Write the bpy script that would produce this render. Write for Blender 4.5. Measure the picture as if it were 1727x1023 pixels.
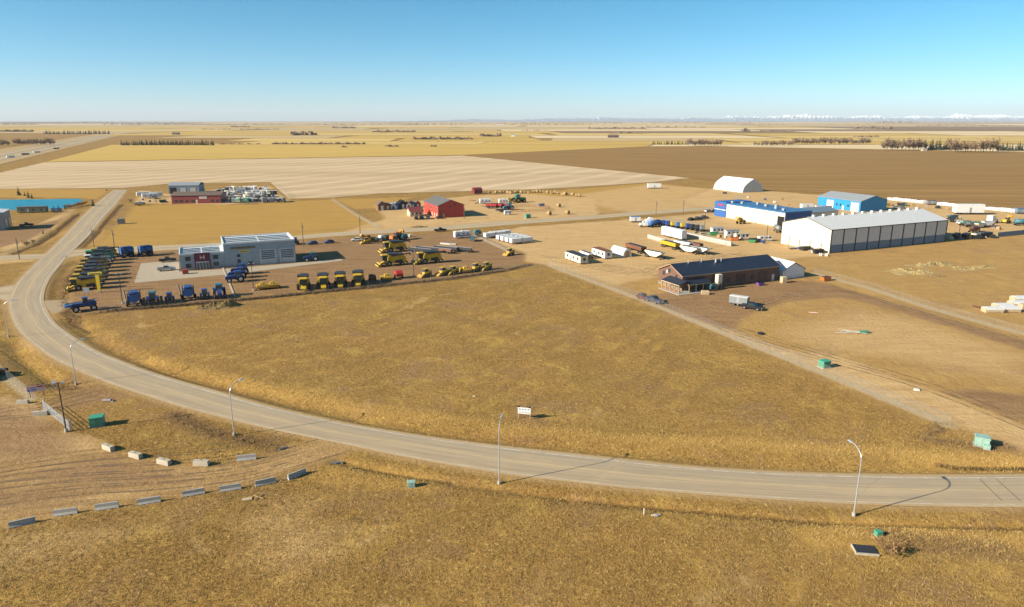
import bpy, math, random
import numpy as np
from mathutils import Vector, Matrix

for o in list(bpy.data.objects):
    bpy.data.objects.remove(o, do_unlink=True)
scene = bpy.context.scene
COL = scene.collection
R = math.radians
rng = random.Random(7)
nrng = np.random.default_rng(11)

# ------------------------------------------------------------------ camera
CAM_H, FPX, PW, PH, EYE = 50.0, 1188.0, 1727.0, 1023.0, 202.0
PITCH = math.atan((PH / 2 - EYE) / FPX)
cp, sp = math.cos(PITCH), math.sin(PITCH)
cd = bpy.data.cameras.new('camera')
cd.sensor_width = 36.0
cd.lens = 36.0 * FPX / PW
cd.clip_start = 0.5
cd.clip_end = 120000
cam = bpy.data.objects.new('camera', cd)
COL.objects.link(cam)
cam.location = (0, 0, CAM_H)
cam.rotation_euler = (math.pi / 2 - PITCH, 0, 0)
scene.camera = cam

# ------------------------------------------------------------------ light
SUN_EL, SUN_AZ = R(25.5), R(202.0)          # azimuth of the sun measured from +X, anticlockwise
sdir = Vector((math.cos(SUN_AZ) * math.cos(SUN_EL), math.sin(SUN_AZ) * math.cos(SUN_EL), math.sin(SUN_EL)))
world = bpy.data.worlds.new('World')
scene.world = world
world.use_nodes = True
wn = world.node_tree
bg = wn.nodes['Background']
sky = wn.nodes.new('ShaderNodeTexSky')
sky.sky_type = 'NISHITA'
sky.sun_disc = False
sky.sun_elevation = SUN_EL
sky.sun_rotation = math.atan2(sdir.x, sdir.y)
sky.altitude = 900
sky.air_density = 0.6
sky.dust_density = 1.0
sky.ozone_density = 2.0
hs = wn.nodes.new('ShaderNodeHueSaturation')
hs.inputs['Hue'].default_value = 0.475
hs.inputs['Saturation'].default_value = 1.3
wn.links.new(sky.outputs[0], hs.inputs['Color'])
wn.links.new(hs.outputs[0], bg.inputs[0])
bg.inputs[1].default_value = 0.076
ld = bpy.data.lights.new('sun', 'SUN')
ld.energy = 4.6
ld.angle = R(0.53)
ld.color = (1.0, 0.91, 0.76)
sun = bpy.data.objects.new('sun', ld)
COL.objects.link(sun)
sun.rotation_euler = sdir.to_track_quat('Z', 'Y').to_euler()
sun.location = (-200, -80, 150)
vs = scene.view_settings
vs.view_transform = 'Standard'
vs.look = 'None'
vs.exposure = 1.06
vs.gamma = 1.0
vs.use_curve_mapping = False
scene.cycles.use_denoising = True
scene.cycles.max_bounces = 5
scene.cycles.volume_bounces = 0
scene.cycles.transparent_max_bounces = 12

# ------------------------------------------------------------------ surveying
def G(px, py, z=0.0):
    """point of the photograph -> place on the ground of the site (metres)"""
    u, v = px - PW / 2, py - PH / 2
    t = (z - CAM_H) / -(FPX * sp + v * cp)
    return (u * t, (FPX * cp - v * sp) * t)
GRID = R(24.2)                               # the whole business park is laid out on this bearing
EX = (math.cos(GRID), math.sin(GRID))
def A(deg):
    return GRID + R(deg)

def dense(poly, n=8):
    """Catmull-Rom through a polyline"""
    P = [poly[0]] + list(poly) + [poly[-1]]
    out = []
    for i in range(1, len(P) - 2):
        p0, p1, p2, p3 = [np.array(q, float) for q in P[i - 1:i + 3]]
        for k in range(n):
            t = k / n
            out.append(tuple(0.5 * ((2 * p1) + (-p0 + p2) * t + (2 * p0 - 5 * p1 + 4 * p2 - p3) * t * t + (-p0 + 3 * p1 - 3 * p2 + p3) * t ** 3)))
    out.append(tuple(poly[-1]))
    return out

def resample(pts, n):
    p = np.array(pts, float)
    s = np.concatenate([[0], np.cumsum(np.hypot(*np.diff(p, axis=0).T))])
    t = np.linspace(0, s[-1], n)
    return np.stack([np.interp(t, s, p[:, 0]), np.interp(t, s, p[:, 1])], 1)

def seg_dist(X, Y, pts):
    d = np.full(X.shape, 1e9)
    for (ax, ay), (bx, by) in zip(pts[:-1], pts[1:]):
        vx, vy = bx - ax, by - ay
        L = vx * vx + vy * vy + 1e-9
        t = np.clip(((X - ax) * vx + (Y - ay) * vy) / L, 0, 1)
        d = np.minimum(d, (X - ax - t * vx) ** 2 + (Y - ay - t * vy) ** 2)
    return np.sqrt(d)

def poly_sd(X, Y, pts):
    """signed distance, positive inside"""
    pts = list(pts)
    d = seg_dist(X, Y, pts + [pts[0]])
    ins = np.zeros(X.shape, bool)
    for (ax, ay), (bx, by) in zip(pts, pts[1:] + [pts[0]]):
        c = ((ay > Y) != (by > Y)) & (X < (bx - ax) * (Y - ay) / (by - ay + 1e-12) + ax)
        ins ^= c
    return np.where(ins, d, -d)

def W(pxs):
    return [G(*p) for p in pxs]

# road edges (outer edge, inner edge)
ROAD_OUT = W([(1990, 850), (1860, 854), (1727, 856), (1600, 855), (1446, 851), (1369, 847), (1214, 837), (1060, 824), (960, 813), (842, 799), (682, 771), (567, 747), (445, 722), (376, 705), (300, 685), (215, 658), (172, 643), (129, 625), (90, 606), (56, 583), (34, 563), (19, 538), (13, 512), (20, 490), (33, 470), (52, 451), (74, 430), (92, 413), (110, 395), (140, 363), (165, 341), (192, 319.5)])
ROAD_IN = W([(1990, 795), (1860, 798), (1727, 800), (1600, 801), (1485, 800), (1330, 796), (1176, 787), (1060, 775), (960, 764), (911, 759), (797, 746), (682, 730), (567, 710), (453, 684), (376, 662), (300, 641), (240, 622), (215, 612), (172, 595), (140, 577), (114, 560), (95, 545), (82, 526), (74, 505), (78, 484), (86, 468), (99, 451), (115, 432), (131, 416), (153, 394), (178, 363), (195, 345), (214, 320)])
ro = resample(dense(ROAD_OUT, 6), 260)
ri = resample(dense(ROAD_IN, 6), 260)
ROADPOLY = [tuple(p) for p in ro[::2]] + [tuple(p) for p in ri[::-2]]
gr_top = W([(106, 424), (148, 419.5), (260, 414), (364, 409), (482, 398.5), (565, 391.5), (650, 387), (738, 382), (815, 375), (900, 370), (1000, 363), (1060, 358), (1166, 351), (1215, 348)])
gr_bot = W([(108, 436), (150, 429), (260, 423), (364, 417), (486, 404.5), (590, 396.5), (699, 390.5), (772, 386), (866, 378.5), (920, 374.5), (1000, 369), (1060, 364), (1166, 356), (1215, 353)])
GRAVELPOLY = gr_top + gr_bot[::-1]
stub_t = W([(-120, 433), (0, 431), (50, 429), (84, 427)])
stub_b = W([(-120, 440), (0, 438), (50, 437), (78, 436)])
left_t = W([(-60, 486), (0, 484), (26, 479)])
left_b = W([(-60, 504), (0, 505), (20, 510)])
DRIVEPOLY = W([(70, 507), (116, 505), (124, 515), (92, 529), (78, 520)])

TRENCH = W([(960, 838), (1060, 849), (1214, 862), (1369, 876), (1446, 879.5), (1600, 884), (1727, 887), (1900, 889)])
TRENCH_B = W([(572, 776), (640, 792), (720, 806), (800, 818), (880, 828), (960, 838)])
DITCH_IN = W([(118, 540), (150, 562), (185, 585), (235, 607), (310, 634), (400, 654), (500, 679), (620, 706), (760, 729), (900, 746), (1060, 760), (1250, 776), (1420, 784), (1600, 786), (1800, 785)])
DITCH_L = W([(20, 575), (48, 612), (90, 640), (118, 650)])
DITCH_UP = W([(118, 470), (135, 440), (118, 447), (105, 470), (98, 490), (96, 505)])
DITCH_NW = W([(10, 425), (60, 412), (90, 395), (120, 370), (135, 358)])
DITCH_NE = W([(140, 416), (165, 392), (185, 367), (202, 346)])

UND_A = W([(140, 545), (400, 512), (925, 462), (1000, 492), (1170, 548), (1390, 636), (1590, 725), (1700, 790), (1000, 770), (500, 690), (200, 600)])
UND_B = W([(560, 790), (1000, 830), (1990, 880), (3500, 1300), (863, 1500), (-1500, 1300), (-200, 930), (200, 860)])
def H(X, Y):
    """ground height"""
    X, Y = np.asarray(X, float), np.asarray(Y, float)
    sh = X.shape
    X, Y = X.ravel(), Y.ravel()
    z = np.zeros(X.shape)
    near = (Y < 330) & (np.abs(X) < 330)
    x, y = X[near], Y[near]
    if len(x):
        zz = np.zeros(x.shape)
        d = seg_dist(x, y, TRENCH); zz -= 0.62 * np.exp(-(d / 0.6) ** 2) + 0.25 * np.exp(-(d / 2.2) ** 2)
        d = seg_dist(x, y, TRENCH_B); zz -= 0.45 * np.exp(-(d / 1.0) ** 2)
        d = seg_dist(x, y, DITCH_IN); zz -= 0.75 * np.exp(-(d / 2.4) ** 2)
        for q in (DITCH_L, DITCH_UP, DITCH_NW, DITCH_NE):
            d = seg_dist(x, y, q); zz -= 0.8 * np.exp(-(d / 2.0) ** 2)
        z[near] = zz
        rd = poly_sd(x, y, ROADPOLY)
        und = 0.10 * np.sin(x * 0.071 + 1.3 + 0.8 * np.sin(y * .05)) * np.cos(y * 0.083 + x * 0.03) + 0.05 * np.sin(x * 0.23 + y * 0.17 + 1.5 * np.sin(y * .11 - x * .04)) + 0.04 * np.sin(x * 0.9 - y * 0.7 + 2 * np.sin(x * .21))
        k = np.clip((-rd - 5) / 14, 0, 1) * np.clip(np.maximum(poly_sd(x, y, UND_A), poly_sd(x, y, UND_B)) / 10, 0, 1)
        z[near] += und * k
        z[near] *= np.clip((-rd - 0.3) / 1.4, 0, 1)
    return z.reshape(sh)
def h1(x, y):
    return float(H(np.array([x]), np.array([y]))[0])

# ------------------------------------------------------------------ node helpers
class NT:
    def __init__(s, name):
        s.m = bpy.data.materials.new(name)
        s.m.use_nodes = True
        s.t = s.m.node_tree
        s.b = s.t.nodes['Principled BSDF']
        s.out = s.t.nodes['Material Output']
    def n(s, typ, **kw):
        nd = s.t.nodes.new(typ)
        for k, v in kw.items():
            setattr(nd, k, v)
        return nd
    def put(s, sock, v):
        if isinstance(v, bpy.types.NodeSocket):
            s.t.links.new(v, sock)
        else:
            if sock.type == 'RGBA' and len(v) == 3:
                v = (*v, 1)
            sock.default_value = v
    def pos(s):
        return s.n('ShaderNodeNewGeometry').outputs['Position']
    def objco(s):
        return s.n('ShaderNodeTexCoord').outputs['Object']
    def mapv(s, vec, rot=0.0, scale=(1, 1, 1), loc=(0, 0, 0)):
        m = s.n('ShaderNodeMapping')
        s.put(m.inputs['Vector'], vec)
        m.inputs['Rotation'].default_value = (0, 0, rot)
        m.inputs['Scale'].default_value = scale
        m.inputs['Location'].default_value = loc
        return m.outputs[0]
    def noise(s, vec, scale, detail=3, rough=0.55, dist=0.0):
        t = s.n('ShaderNodeTexNoise')
        s.put(t.inputs['Vector'], vec)
        t.inputs['Scale'].default_value = scale
        t.inputs['Detail'].default_value = detail
        t.inputs['Roughness'].default_value = rough
        t.inputs['Distortion'].default_value = dist
        return t.outputs[0]
    def math(s, op, a, b=0.0, clamp=False):
        m = s.n('ShaderNodeMath', operation=op, use_clamp=clamp)
        s.put(m.inputs[0], a); s.put(m.inputs[1], b)
        return m.outputs[0]
    def rng(s, v, a, b, c=0.0, d=1.0):
        m = s.n('ShaderNodeMapRange')
        s.put(m.inputs[0], v)
        for i, q in enumerate((a, b, c, d)):
            m.inputs[i + 1].default_value = q
        return m.outputs[0]
    def mix(s, f, a, b, mode='MIX'):
        m = s.n('ShaderNodeMix', data_type='RGBA', blend_type=mode)
        s.put(m.inputs['Factor'], f); s.put(m.inputs['A'], a); s.put(m.inputs['B'], b)
        return m.outputs['Result']
    def attr(s, name):
        return s.n('ShaderNodeAttribute', attribute_name=name).outputs['Fac']
    def bump(s, hgt, strength=0.5, dist=0.1):
        b = s.n('ShaderNodeBump')
        b.inputs['Strength'].default_value = strength
        b.inputs['Distance'].default_value = dist
        s.put(b.inputs['Height'], hgt)
        s.t.links.new(b.outputs[0], s.b.inputs['Normal'])
    def done(s, col, rough=0.9, spec=0.2):
        s.put(s.b.inputs['Base Color'], col)
        s.put(s.b.inputs['Roughness'], rough)
        s.b.inputs['Specular IOR Level'].default_value = spec
        return s.m

MC = {}
def paint(name, col, rough=0.45, metal=0.0, var=0.22, scale=0.9, ribs=0.0, dirt=True):
    """painted / moulded surface with uneven wear"""
    if name in MC:
        return MC[name]
    t = NT(name)
    v = t.objco()
    a = t.noise(v, scale, 5, 0.65)
    c = t.mix(t.rng(a, 0.35, 0.75), col, tuple(x * (1 - var) for x in col))
    if dirt:
        z = t.n('ShaderNodeSeparateXYZ'); t.put(z.inputs[0], v)
        d = t.math('MULTIPLY', t.noise(v, scale * 3.1, 4, 0.7), t.rng(z.outputs[2], 0.0, 1.6, 0.55, 0.12))
        c = t.mix(d, c, (0.20, 0.15, 0.10))
    stv = t.noise(t.mapv(v, 0.0, (1.3, 1.3, 0.12)), 1.0, 4, 0.65)
    c = t.mix(t.rng(stv, 0.48, 0.8, 0, 0.45), c, tuple(x * 0.62 for x in col))
    if ribs > 0:
        x = t.n('ShaderNodeSeparateXYZ'); t.put(x.inputs[0], v)
        s_ = t.math('SINE', t.math('MULTIPLY', t.math('ADD', x.outputs[0], x.outputs[1]), 2 * math.pi / ribs))
        t.bump(s_, 0.5, 0.05)
    t.b.inputs['Metallic'].default_value = metal
    MC[name] = t.done(c, t.rng(a, 0.2, 0.8, rough * 0.8, min(1, rough * 1.25)), 0.4)
    return MC[name]

def glassy(name, col=(0.02, 0.03, 0.035)):
    if name in MC:
        return MC[name]
    t = NT(name)
    v = t.objco()
    MC[name] = t.done(t.mix(t.noise(v, 1.7, 2), col, tuple(min(1, c * 2) for c in col)), 0.08, 0.6)
    return MC[name]

M_YEL = paint('yellow_paint', (0.62, 0.39, 0.02), 0.45, var=0.35, scale=1.3)
M_YEL2 = paint('weathered_yellow_paint', (0.52, 0.30, 0.035), 0.55, var=0.4, scale=1.3)
M_BLUE = paint('blue_paint', (0.018, 0.065, 0.24), 0.38)
M_BLUE2 = paint('light_blue_paint', (0.04, 0.15, 0.40), 0.4)
M_BLACK = paint('black_paint', (0.009, 0.009, 0.011), 0.5, dirt=False)
M_TYRE = paint('tyre_rubber', (0.014, 0.013, 0.012), 0.9, dirt=False)
M_GREY = paint('grey_steel', (0.28, 0.28, 0.28), 0.45, 0.4)
M_DGREY = paint('dark_steel', (0.04, 0.04, 0.043), 0.5, 0.2, dirt=False)
M_GALV = paint('galvanised_steel', (0.52, 0.54, 0.55), 0.4, 0.5, dirt=False)
M_WHITE = paint('white_paint', (0.78, 0.77, 0.74), 0.42)
M_CREAM = paint('cream_metal', (0.72, 0.66, 0.50), 0.45)
M_SILVER = paint('silver_paint', (0.5, 0.52, 0.54), 0.3, 0.5)
M_RED = paint('red_paint', (0.45, 0.04, 0.03), 0.42)
M_ORANGE = paint('orange_paint', (0.62, 0.17, 0.03), 0.45)
M_GREEN = paint('green_paint', (0.03, 0.26, 0.09), 0.42)
M_TEAL = paint('teal_paint', (0.045, 0.16, 0.20), 0.42)
M_TGREEN = paint('transformer_green', (0.05, 0.30, 0.19), 0.45)
M_PGREEN = paint('pale_green_paint', (0.28, 0.46, 0.38), 0.5)
M_WOOD = paint('raw_timber', (0.46, 0.31, 0.16), 0.75, var=0.4, scale=2)
M_PALEWOOD = paint('pale_timber', (0.62, 0.47, 0.28), 0.75, var=0.35, scale=2)
M_POLE = paint('weathered_pole_wood', (0.16, 0.11, 0.07), 0.85, var=0.4)
M_CONC = paint('concrete', (0.44, 0.42, 0.38), 0.85, var=0.28, scale=1.4)
M_BROWNW = paint('brown_siding', (0.165, 0.085, 0.062), 0.55, ribs=0.3)
M_TAN = paint('tan_vinyl', (0.50, 0.42, 0.30), 0.6)
M_GLASS = glassy('dark_glass')
M_GLASSB = glassy('blue_glass', (0.03, 0.06, 0.08))
M_PURPLE = paint('purple_plastic', (0.20, 0.07, 0.36), 0.4)
M_RUST = paint('rusty_steel', (0.20, 0.075, 0.035), 0.75, var=0.4)

# ------------------------------------------------------------------ mesh builder
class MB:
    def __init__(s):
        s.v, s.f, s.mi, s.mats = [], [], [], []
    def add(s, vs_, fs, mat):
        if mat not in s.mats:
            s.mats.append(mat)
        k, b = s.mats.index(mat), len(s.v)
        s.v += [tuple(q) for q in vs_]
        s.f += [tuple(b + i for i in q) for q in fs]
        s.mi += [k] * len(fs)
        return s
    def box(s, x0, x1, y0, y1, z0, z1, mat, tx0=0, tx1=0, ty=0):
        """tx0/tx1/ty pull the top face in"""
        v = [(x0, y0, z0), (x1, y0, z0), (x1, y1, z0), (x0, y1, z0), (x0 + tx0, y0 + ty, z1), (x1 - tx1, y0 + ty, z1), (x1 - tx1, y1 - ty, z1), (x0 + tx0, y1 - ty, z1)]
        return s.add(v, [(3, 2, 1, 0), (4, 5, 6, 7), (0, 1, 5, 4), (1, 2, 6, 5), (2, 3, 7, 6), (3, 0, 4, 7)], mat)
    def prism_y(s, prof, y0, y1, mat):
        """profile in x,z pushed along y"""
        n = len(prof)
        v = [(x, y0, z) for x, z in prof] + [(x, y1, z) for x, z in prof]
        f = [tuple(range(n)), tuple(range(2 * n - 1, n - 1, -1))]
        f += [(i, i + n, (i + 1) % n + n, (i + 1) % n) for i in range(n)]
        return s.add(v, f, mat)
    def prism_x(s, prof, x0, x1, mat):
        n = len(prof)
        v = [(x0, y, z) for y, z in prof] + [(x1, y, z) for y, z in prof]
        f = [tuple(range(n - 1, -1, -1)), tuple(range(n, 2 * n))]
        f += [(i, (i + 1) % n, (i + 1) % n + n, i + n) for i in range(n)]
        return s.add(v, f, mat)
    def cyl(s, p0, p1, r0, r1, mat, n=10, caps=True):
        p0, p1 = Vector(p0), Vector(p1)
        d = (p1 - p0).normalized()
        a = d.orthogonal().normalized()
        b = d.cross(a)
        v = []
        for p, r in ((p0, r0), (p1, r1)):
            for i in range(n):
                t = 2 * math.pi * i / n
                v.append(p + (a * math.cos(t) + b * math.sin(t)) * r)
        f = [(i, (i + 1) % n, (i + 1) % n + n, i + n) for i in range(n)]
        if caps:
            f += [tuple(range(n - 1, -1, -1)), tuple(range(n, 2 * n))]
        return s.add(v, f, mat)
    def tube(s, pts, r, mat, n=6):
        for a, b in zip(pts[:-1], pts[1:]):
            s.cyl(a, b, r, r, mat, n)
        return s
    def quad(s, a, b, c, d, mat):
        return s.add([a, b, c, d], [(0, 1, 2, 3)], mat)
    def build(s, name, parent=None, smooth=False):
        me = bpy.data.meshes.new(name)
        me.from_pydata(s.v, [], s.f)
        for m in s.mats:
            me.materials.append(m)
        me.polygons.foreach_set('material_index', s.mi)
        if smooth:
            me.polygons.foreach_set('use_smooth', [True] * len(s.f))
        me.update()
        o = bpy.data.objects.new(name, me)
        COL.objects.link(o)
        if parent:
            o.parent = parent
        return o

def tag(o, label=None, cat=None, group=None, kind=None):
    for k, v in (('label', label), ('category', cat), ('group', group), ('kind', kind)):
        if v:
            o[k] = v
    return o
def empty(name, loc=(0, 0, 0), rz=0.0):
    o = bpy.data.objects.new(name, None)
    COL.objects.link(o)
    o.location = loc
    o.rotation_euler = (0, 0, rz)
    o.empty_display_size = 0.3
    return o
KIDS = {}
def copy_tree(o, parent=None):
    c = o.copy()
    COL.objects.link(c)
    c.parent = parent
    for k in o.children:
        copy_tree(k, c)
    return c
PROTO = {}
def put(key, make, px, py, rz, label, cat, group=None, z=None, s=1.0):
    """first call builds the thing, later calls copy it with its parts"""
    x, y = G(px, py)
    return put_xy(key, make, x, y, rz, label, cat, group, z, s)
def put_xy(key, make, x, y, rz, label, cat, group=None, z=None, s=1.0):
    if key in PROTO:
        o = copy_tree(PROTO[key])
    else:
        o = PROTO[key] = make()
    o.location = (x, y, h1(x, y) if z is None else z)
    o.rotation_euler = (0, 0, rz)
    o.scale = (s, s, s)
    for k in ('label', 'category', 'group'):
        if k in o:
            del o[k]
    return tag(o, label, cat, group)

def sheet(name, pts, z, mat, kind='structure', uvs=None):
    me = bpy.data.meshes.new(name)
    me.from_pydata([(x, y, z) for x, y in pts], [], [tuple(range(len(pts)))])
    me.materials.append(mat)
    o = bpy.data.objects.new(name, me)
    COL.objects.link(o)
    import bmesh
    bm = bmesh.new(); bm.from_mesh(me)
    bmesh.ops.triangulate(bm, faces=bm.faces[:])
    for f in bm.faces:
        if f.normal.z < 0:
            f.normal_flip()
    bm.to_mesh(me); bm.free()
    if kind:
        o['kind'] = kind
    return o

def ribbon(name, L, Rr, z, mat, n=None, across=8, kind='structure', parent=None):
    """strip between two edges, uv: x across, y along in metres"""
    n = n or max(len(L), 2)
    a = resample(L, n) if len(L) != n else np.array(L)
    b = resample(Rr, n) if len(Rr) != n else np.array(Rr)
    mid = (a + b) / 2
    s = np.concatenate([[0], np.cumsum(np.hypot(*np.diff(mid, axis=0).T))])
    v, uv, f = [], [], []
    for i in range(n):
        for k in range(across + 1):
            t = k / across
            q = a[i] * (1 - t) + b[i] * t
            crown = 0.0
            v.append((q[0], q[1], z + crown)); uv.append((t, s[i]))
    w = across + 1
    for i in range(n - 1):
        for k in range(across):
            f.append((i * w + k, i * w + k + 1, (i + 1) * w + k + 1, (i + 1) * w + k))
    me = bpy.data.meshes.new(name)
    me.from_pydata(v, [], f)
    me.materials.append(mat)
    ul = me.uv_layers.new(name='UVMap')
    li = np.zeros(len(me.loops), np.int32)
    me.loops.foreach_get('vertex_index', li)
    ul.data.foreach_set('uv', np.array(uv, np.float32)[li].ravel())
    me.update()
    if len(me.polygons) and me.polygons[0].normal.z < 0:
        me.flip_normals()
    o = bpy.data.objects.new(name, me)
    COL.objects.link(o)
    if parent:
        o.parent = parent
    elif kind:
        o['kind'] = kind
    return o

# ------------------------------------------------------------------ ground
DIRT = [W(q) for q in (
    [(122, 512), (118, 500), (126, 478), (141, 450), (156, 431), (200, 428), (300, 422), (480, 407), (600, 401), (770, 392), (815, 398), (885, 430), (882, 442), (850, 453), (760, 466), (620, 481), (500, 491), (400, 501), (350, 507), (200, 522), (125, 530)],
    [(1105, 496), (1060, 503), (1150, 530), (1215, 552), (1238, 556), (1250, 540), (1262, 530), (1330, 508), (1420, 501), (1470, 512), (1600, 550), (1740, 594), (1740, 577), (1620, 543), (1480, 503), (1400, 478), (1320, 470), (1150, 489)],
    [(1602, 660), (1650, 655), (1760, 672), (1760, 722), (1660, 687)],
    [(-60, 392), (30, 386), (100, 370), (118, 352), (100, 376), (80, 388), (40, 408), (-60, 428)],
)]
DIRT_SOFT = [W(q) for q in (
    [(-70, 700), (30, 684), (90, 706), (125, 735), (110, 762), (40, 775), (-70, 782)], [(60, 795), (170, 778), (330, 800), (300, 812), (160, 815), (70, 815)], [(-70, 820), (60, 828), (170, 826), (60, 850), (-70, 862)],
    [(0, 676), (50, 690), (105, 735), (60, 762), (0, 775), (-60, 770), (-60, 690)],
    [(100, 668), (160, 648), (220, 668), (180, 676), (130, 690), (90, 694)],
)]
TANP = [W(q) for q in (
    [(632, 345), (690, 340), (790, 330), (880, 326), (1000, 335), (1010, 362), (880, 376), (700, 386), (600, 393), (570, 394), (650, 368)],
    [(800, 402), (880, 382), (1060, 370), (1215, 357), (1330, 385), (1320, 412), (1400, 430), (1310, 438), (1250, 435), (1130, 452), (1106, 466), (1040, 480), (935, 450), (885, 440), (880, 425)],
    [(1150, 340), (1200, 318), (1300, 322), (1400, 330), (1500, 337), (1740, 362), (1740, 392), (1600, 403), (1500, 378), (1340, 383), (1215, 353)],
    [(1180, 541), (1240, 562), (1320, 588), (1420, 600), (1520, 640), (1740, 722), (1760, 770), (1600, 712), (1480, 665), (1390, 626), (1270, 585)],
    [(560, 744), (600, 754), (565, 776), (515, 792), (465, 806), (400, 820), (270, 842), (130, 864), (60, 877), (-70, 905), (-70, 760), (60, 735), (112, 730), (150, 736), (190, 757), (240, 772), (290, 782), (355, 786), (420, 776), (470, 762), (490, 750)],
    [(-70, 690), (0, 668), (50, 680), (95, 700), (60, 720), (-70, 735)],
    [(230, 342), (235, 320), (285, 327), (372, 318), (455, 313), (487, 339), (372, 345)],
    [(135, 345), (60, 380), (0, 420), (0, 432), (50, 412), (90, 385), (122, 356)],
    [(-20, 432), (60, 428), (60, 440), (-20, 446)],
)]
TAN_SOFT = [W(q) for q in (
    [(960, 330), (1100, 310), (1200, 318), (1215, 352), (1060, 358), (1000, 345)],
    [(430, 868), (500, 855), (560, 905), (545, 940), (480, 945), (455, 910)], 
    [(0, 905), (120, 880), (260, 870), (150, 920), (0, 950)],
    [(1320, 560), (1450, 520), (1560, 545), (1727, 600), (1727, 640), (1500, 600), (1400, 590)],
)]
GOLDP = [W(q) for q in (
    [(150, 424), (205, 372), (230, 344), (372, 346), (485, 340), (560, 336), (640, 384), (560, 392), (360, 408), (260, 414)],
    [(-60, 318), (188, 319), (160, 336), (140, 333), (-60, 332)],
    [(560, 336), (700, 332), (630, 350), (600, 352)],
    [(820, 332), (1098, 308), (1190, 318), (1120, 340), (900, 350)],
)]
DRYP = [W(q) for q in ([(935, 452), (1000, 480), (1160, 543), (1330, 612), (1463, 668), (1602, 726), (1800, 800), (1900, 700), (1900, 385), (1727, 385), (1590, 408), (1400, 428), (1320, 440), (1110, 462)], [(640, 384), (1060, 357), (1215, 350), (1160, 335), (1000, 335), (700, 345)], [(130, 432), (95, 470), (110, 500), (150, 432)])]
STRAW = [(W(q), w) for q, w in (
    ([(255, 605), (330, 622), (420, 645), (499, 661), (600, 682), (682, 694), (760, 706), (835, 719), (960, 729), (1099, 740), (1253, 748), (1408, 757), (1540, 762)], 1.5),
    ([(560, 800), (640, 806), (720, 815)], 2.5), ([(1380, 905), (1480, 892), (1600, 905), (1727, 915)], 2.5),
    ([(1560, 770), (1640, 772), (1740, 778)], 2.0), ([(30, 590), (60, 620), (110, 648)], 1.2),
    ([(330, 772), (400, 765), (450, 755)], 1.8), ([(1480, 395), (1600, 405), (1720, 392)], 2.0),
)]
WEED = [(W(q), w) for q, w in (
    ([(150, 530), (200, 524), (300, 516), (400, 506), (500, 496), (620, 486), (760, 471), (850, 457), (895, 446)], 0.9),
    ([(130, 545), (105, 505), (112, 470), (140, 440), (158, 428)], 1.6),
    ([(290, 700), (360, 730), (440, 748), (470, 758)], 2.2), ([(1590, 715), (1560, 740), (1640, 752), (1740, 750)], 1.4),
    ([(150, 402), (180, 372), (205, 345)], 1.5), ([(60, 650), (110, 640), (125, 655)], 1.8), ([(20, 430), (60, 412), (95, 390), (130, 362)], 1.5),
    ([(1500, 905), (1560, 915), (1680, 925)], 2.5),
)]
FENCE_A = [(925, 447), (1000, 475), (1076, 503), (1160, 537), (1253, 575), (1330, 606), (1390, 630), (1463, 660), (1602, 718)]
FENCE_B = [(1372, 461), (1470, 487), (1570, 520), (1650, 542), (1727, 563), (1800, 585)]
FENCE_C = [(800, 397), (830, 410), (868, 428)]
FENCE_D = [(560, 336), (600, 362), (640, 384)]
FENCE_L = [(-40, 590), (0, 628), (30, 652), (55, 672)]
ROCK = [(W(q), w) for q, w in ((FENCE_A, 1.25), (FENCE_B, 1.4), (FENCE_C, 1.2), (FENCE_D, 1.0), (FENCE_L, 1.0))]

def axis(parts):
    out = []
    for a, b, st in parts:
        out += list(np.arange(a, b, st))
    return np.array(out)
def geo(a, b, r, s0):
    out, x, s = [], a, s0
    while x < b:
        out.append(x); s *= r; x += s
    out.append(b)
    return np.array(out)
ys = np.concatenate([np.arange(-400, 30, 30), np.arange(30, 112, 0.42), geo(112, 620, 1.0075, 0.42), geo(640, 26000, 1.12, 20)])
xin = np.arange(-80, 80, 0.62)
xmid = np.arange(80, 330, 1.5)
xout = geo(332, 26000, 1.14, 4)
xs = np.concatenate([-xout[::-1], -xmid[::-1], xin, xmid, xout])
XX, YY = np.meshgrid(xs, ys)
ZZ = H(XX, YY)
act = (YY < 640) & (YY > 30) & (np.abs(XX) < 400)
def field(fn_list, default=-20.0):
    d = np.full(XX.shape, default)
    x, y = XX[act], YY[act]
    acc = np.full(x.shape, default)
    for fn in fn_list:
        acc = np.maximum(acc, fn(x, y))
    d[act] = acc
    return np.clip(d, -20, 20)
pf = lambda P, off=0.0: (lambda x, y: poly_sd(x, y, P) + off)
lf = lambda P, w: (lambda x, y: w - seg_dist(x, y, P))
ATT = {
    'd_dirt': field([pf(P) for P in DIRT]),
    'd_dirt_soft': field([pf(P) for P in DIRT_SOFT]),
    'd_tan': field([pf(P) for P in TANP]),
    'd_shoulder': field([pf(ROADPOLY, 0.9), pf(GRAVELPOLY, 0.6), pf(DRIVEPOLY, 0.5)]),
    'd_tan_soft': field([pf(P) for P in TAN_SOFT]),
    'd_gold': field([pf(P) for P in GOLDP]),
    'd_dry': field([pf(P) for P in DRYP]),
    'd_straw': field([lf(P, w) for P, w in STRAW]),
    'd_weed': field([lf(P, w) for P, w in WEED]),
    'd_rock': field([lf(P, w) for P, w in ROCK]),
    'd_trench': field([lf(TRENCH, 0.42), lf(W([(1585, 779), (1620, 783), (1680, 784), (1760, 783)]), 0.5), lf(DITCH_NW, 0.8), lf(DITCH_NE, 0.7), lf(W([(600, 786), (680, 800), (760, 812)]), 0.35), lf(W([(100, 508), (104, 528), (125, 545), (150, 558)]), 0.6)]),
}
GUIDE = dense(W([(-160, 850), (-60, 845), (0, 832), (130, 815), (270, 806), (400, 793), (480, 774), (560, 752)]), 6)
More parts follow.
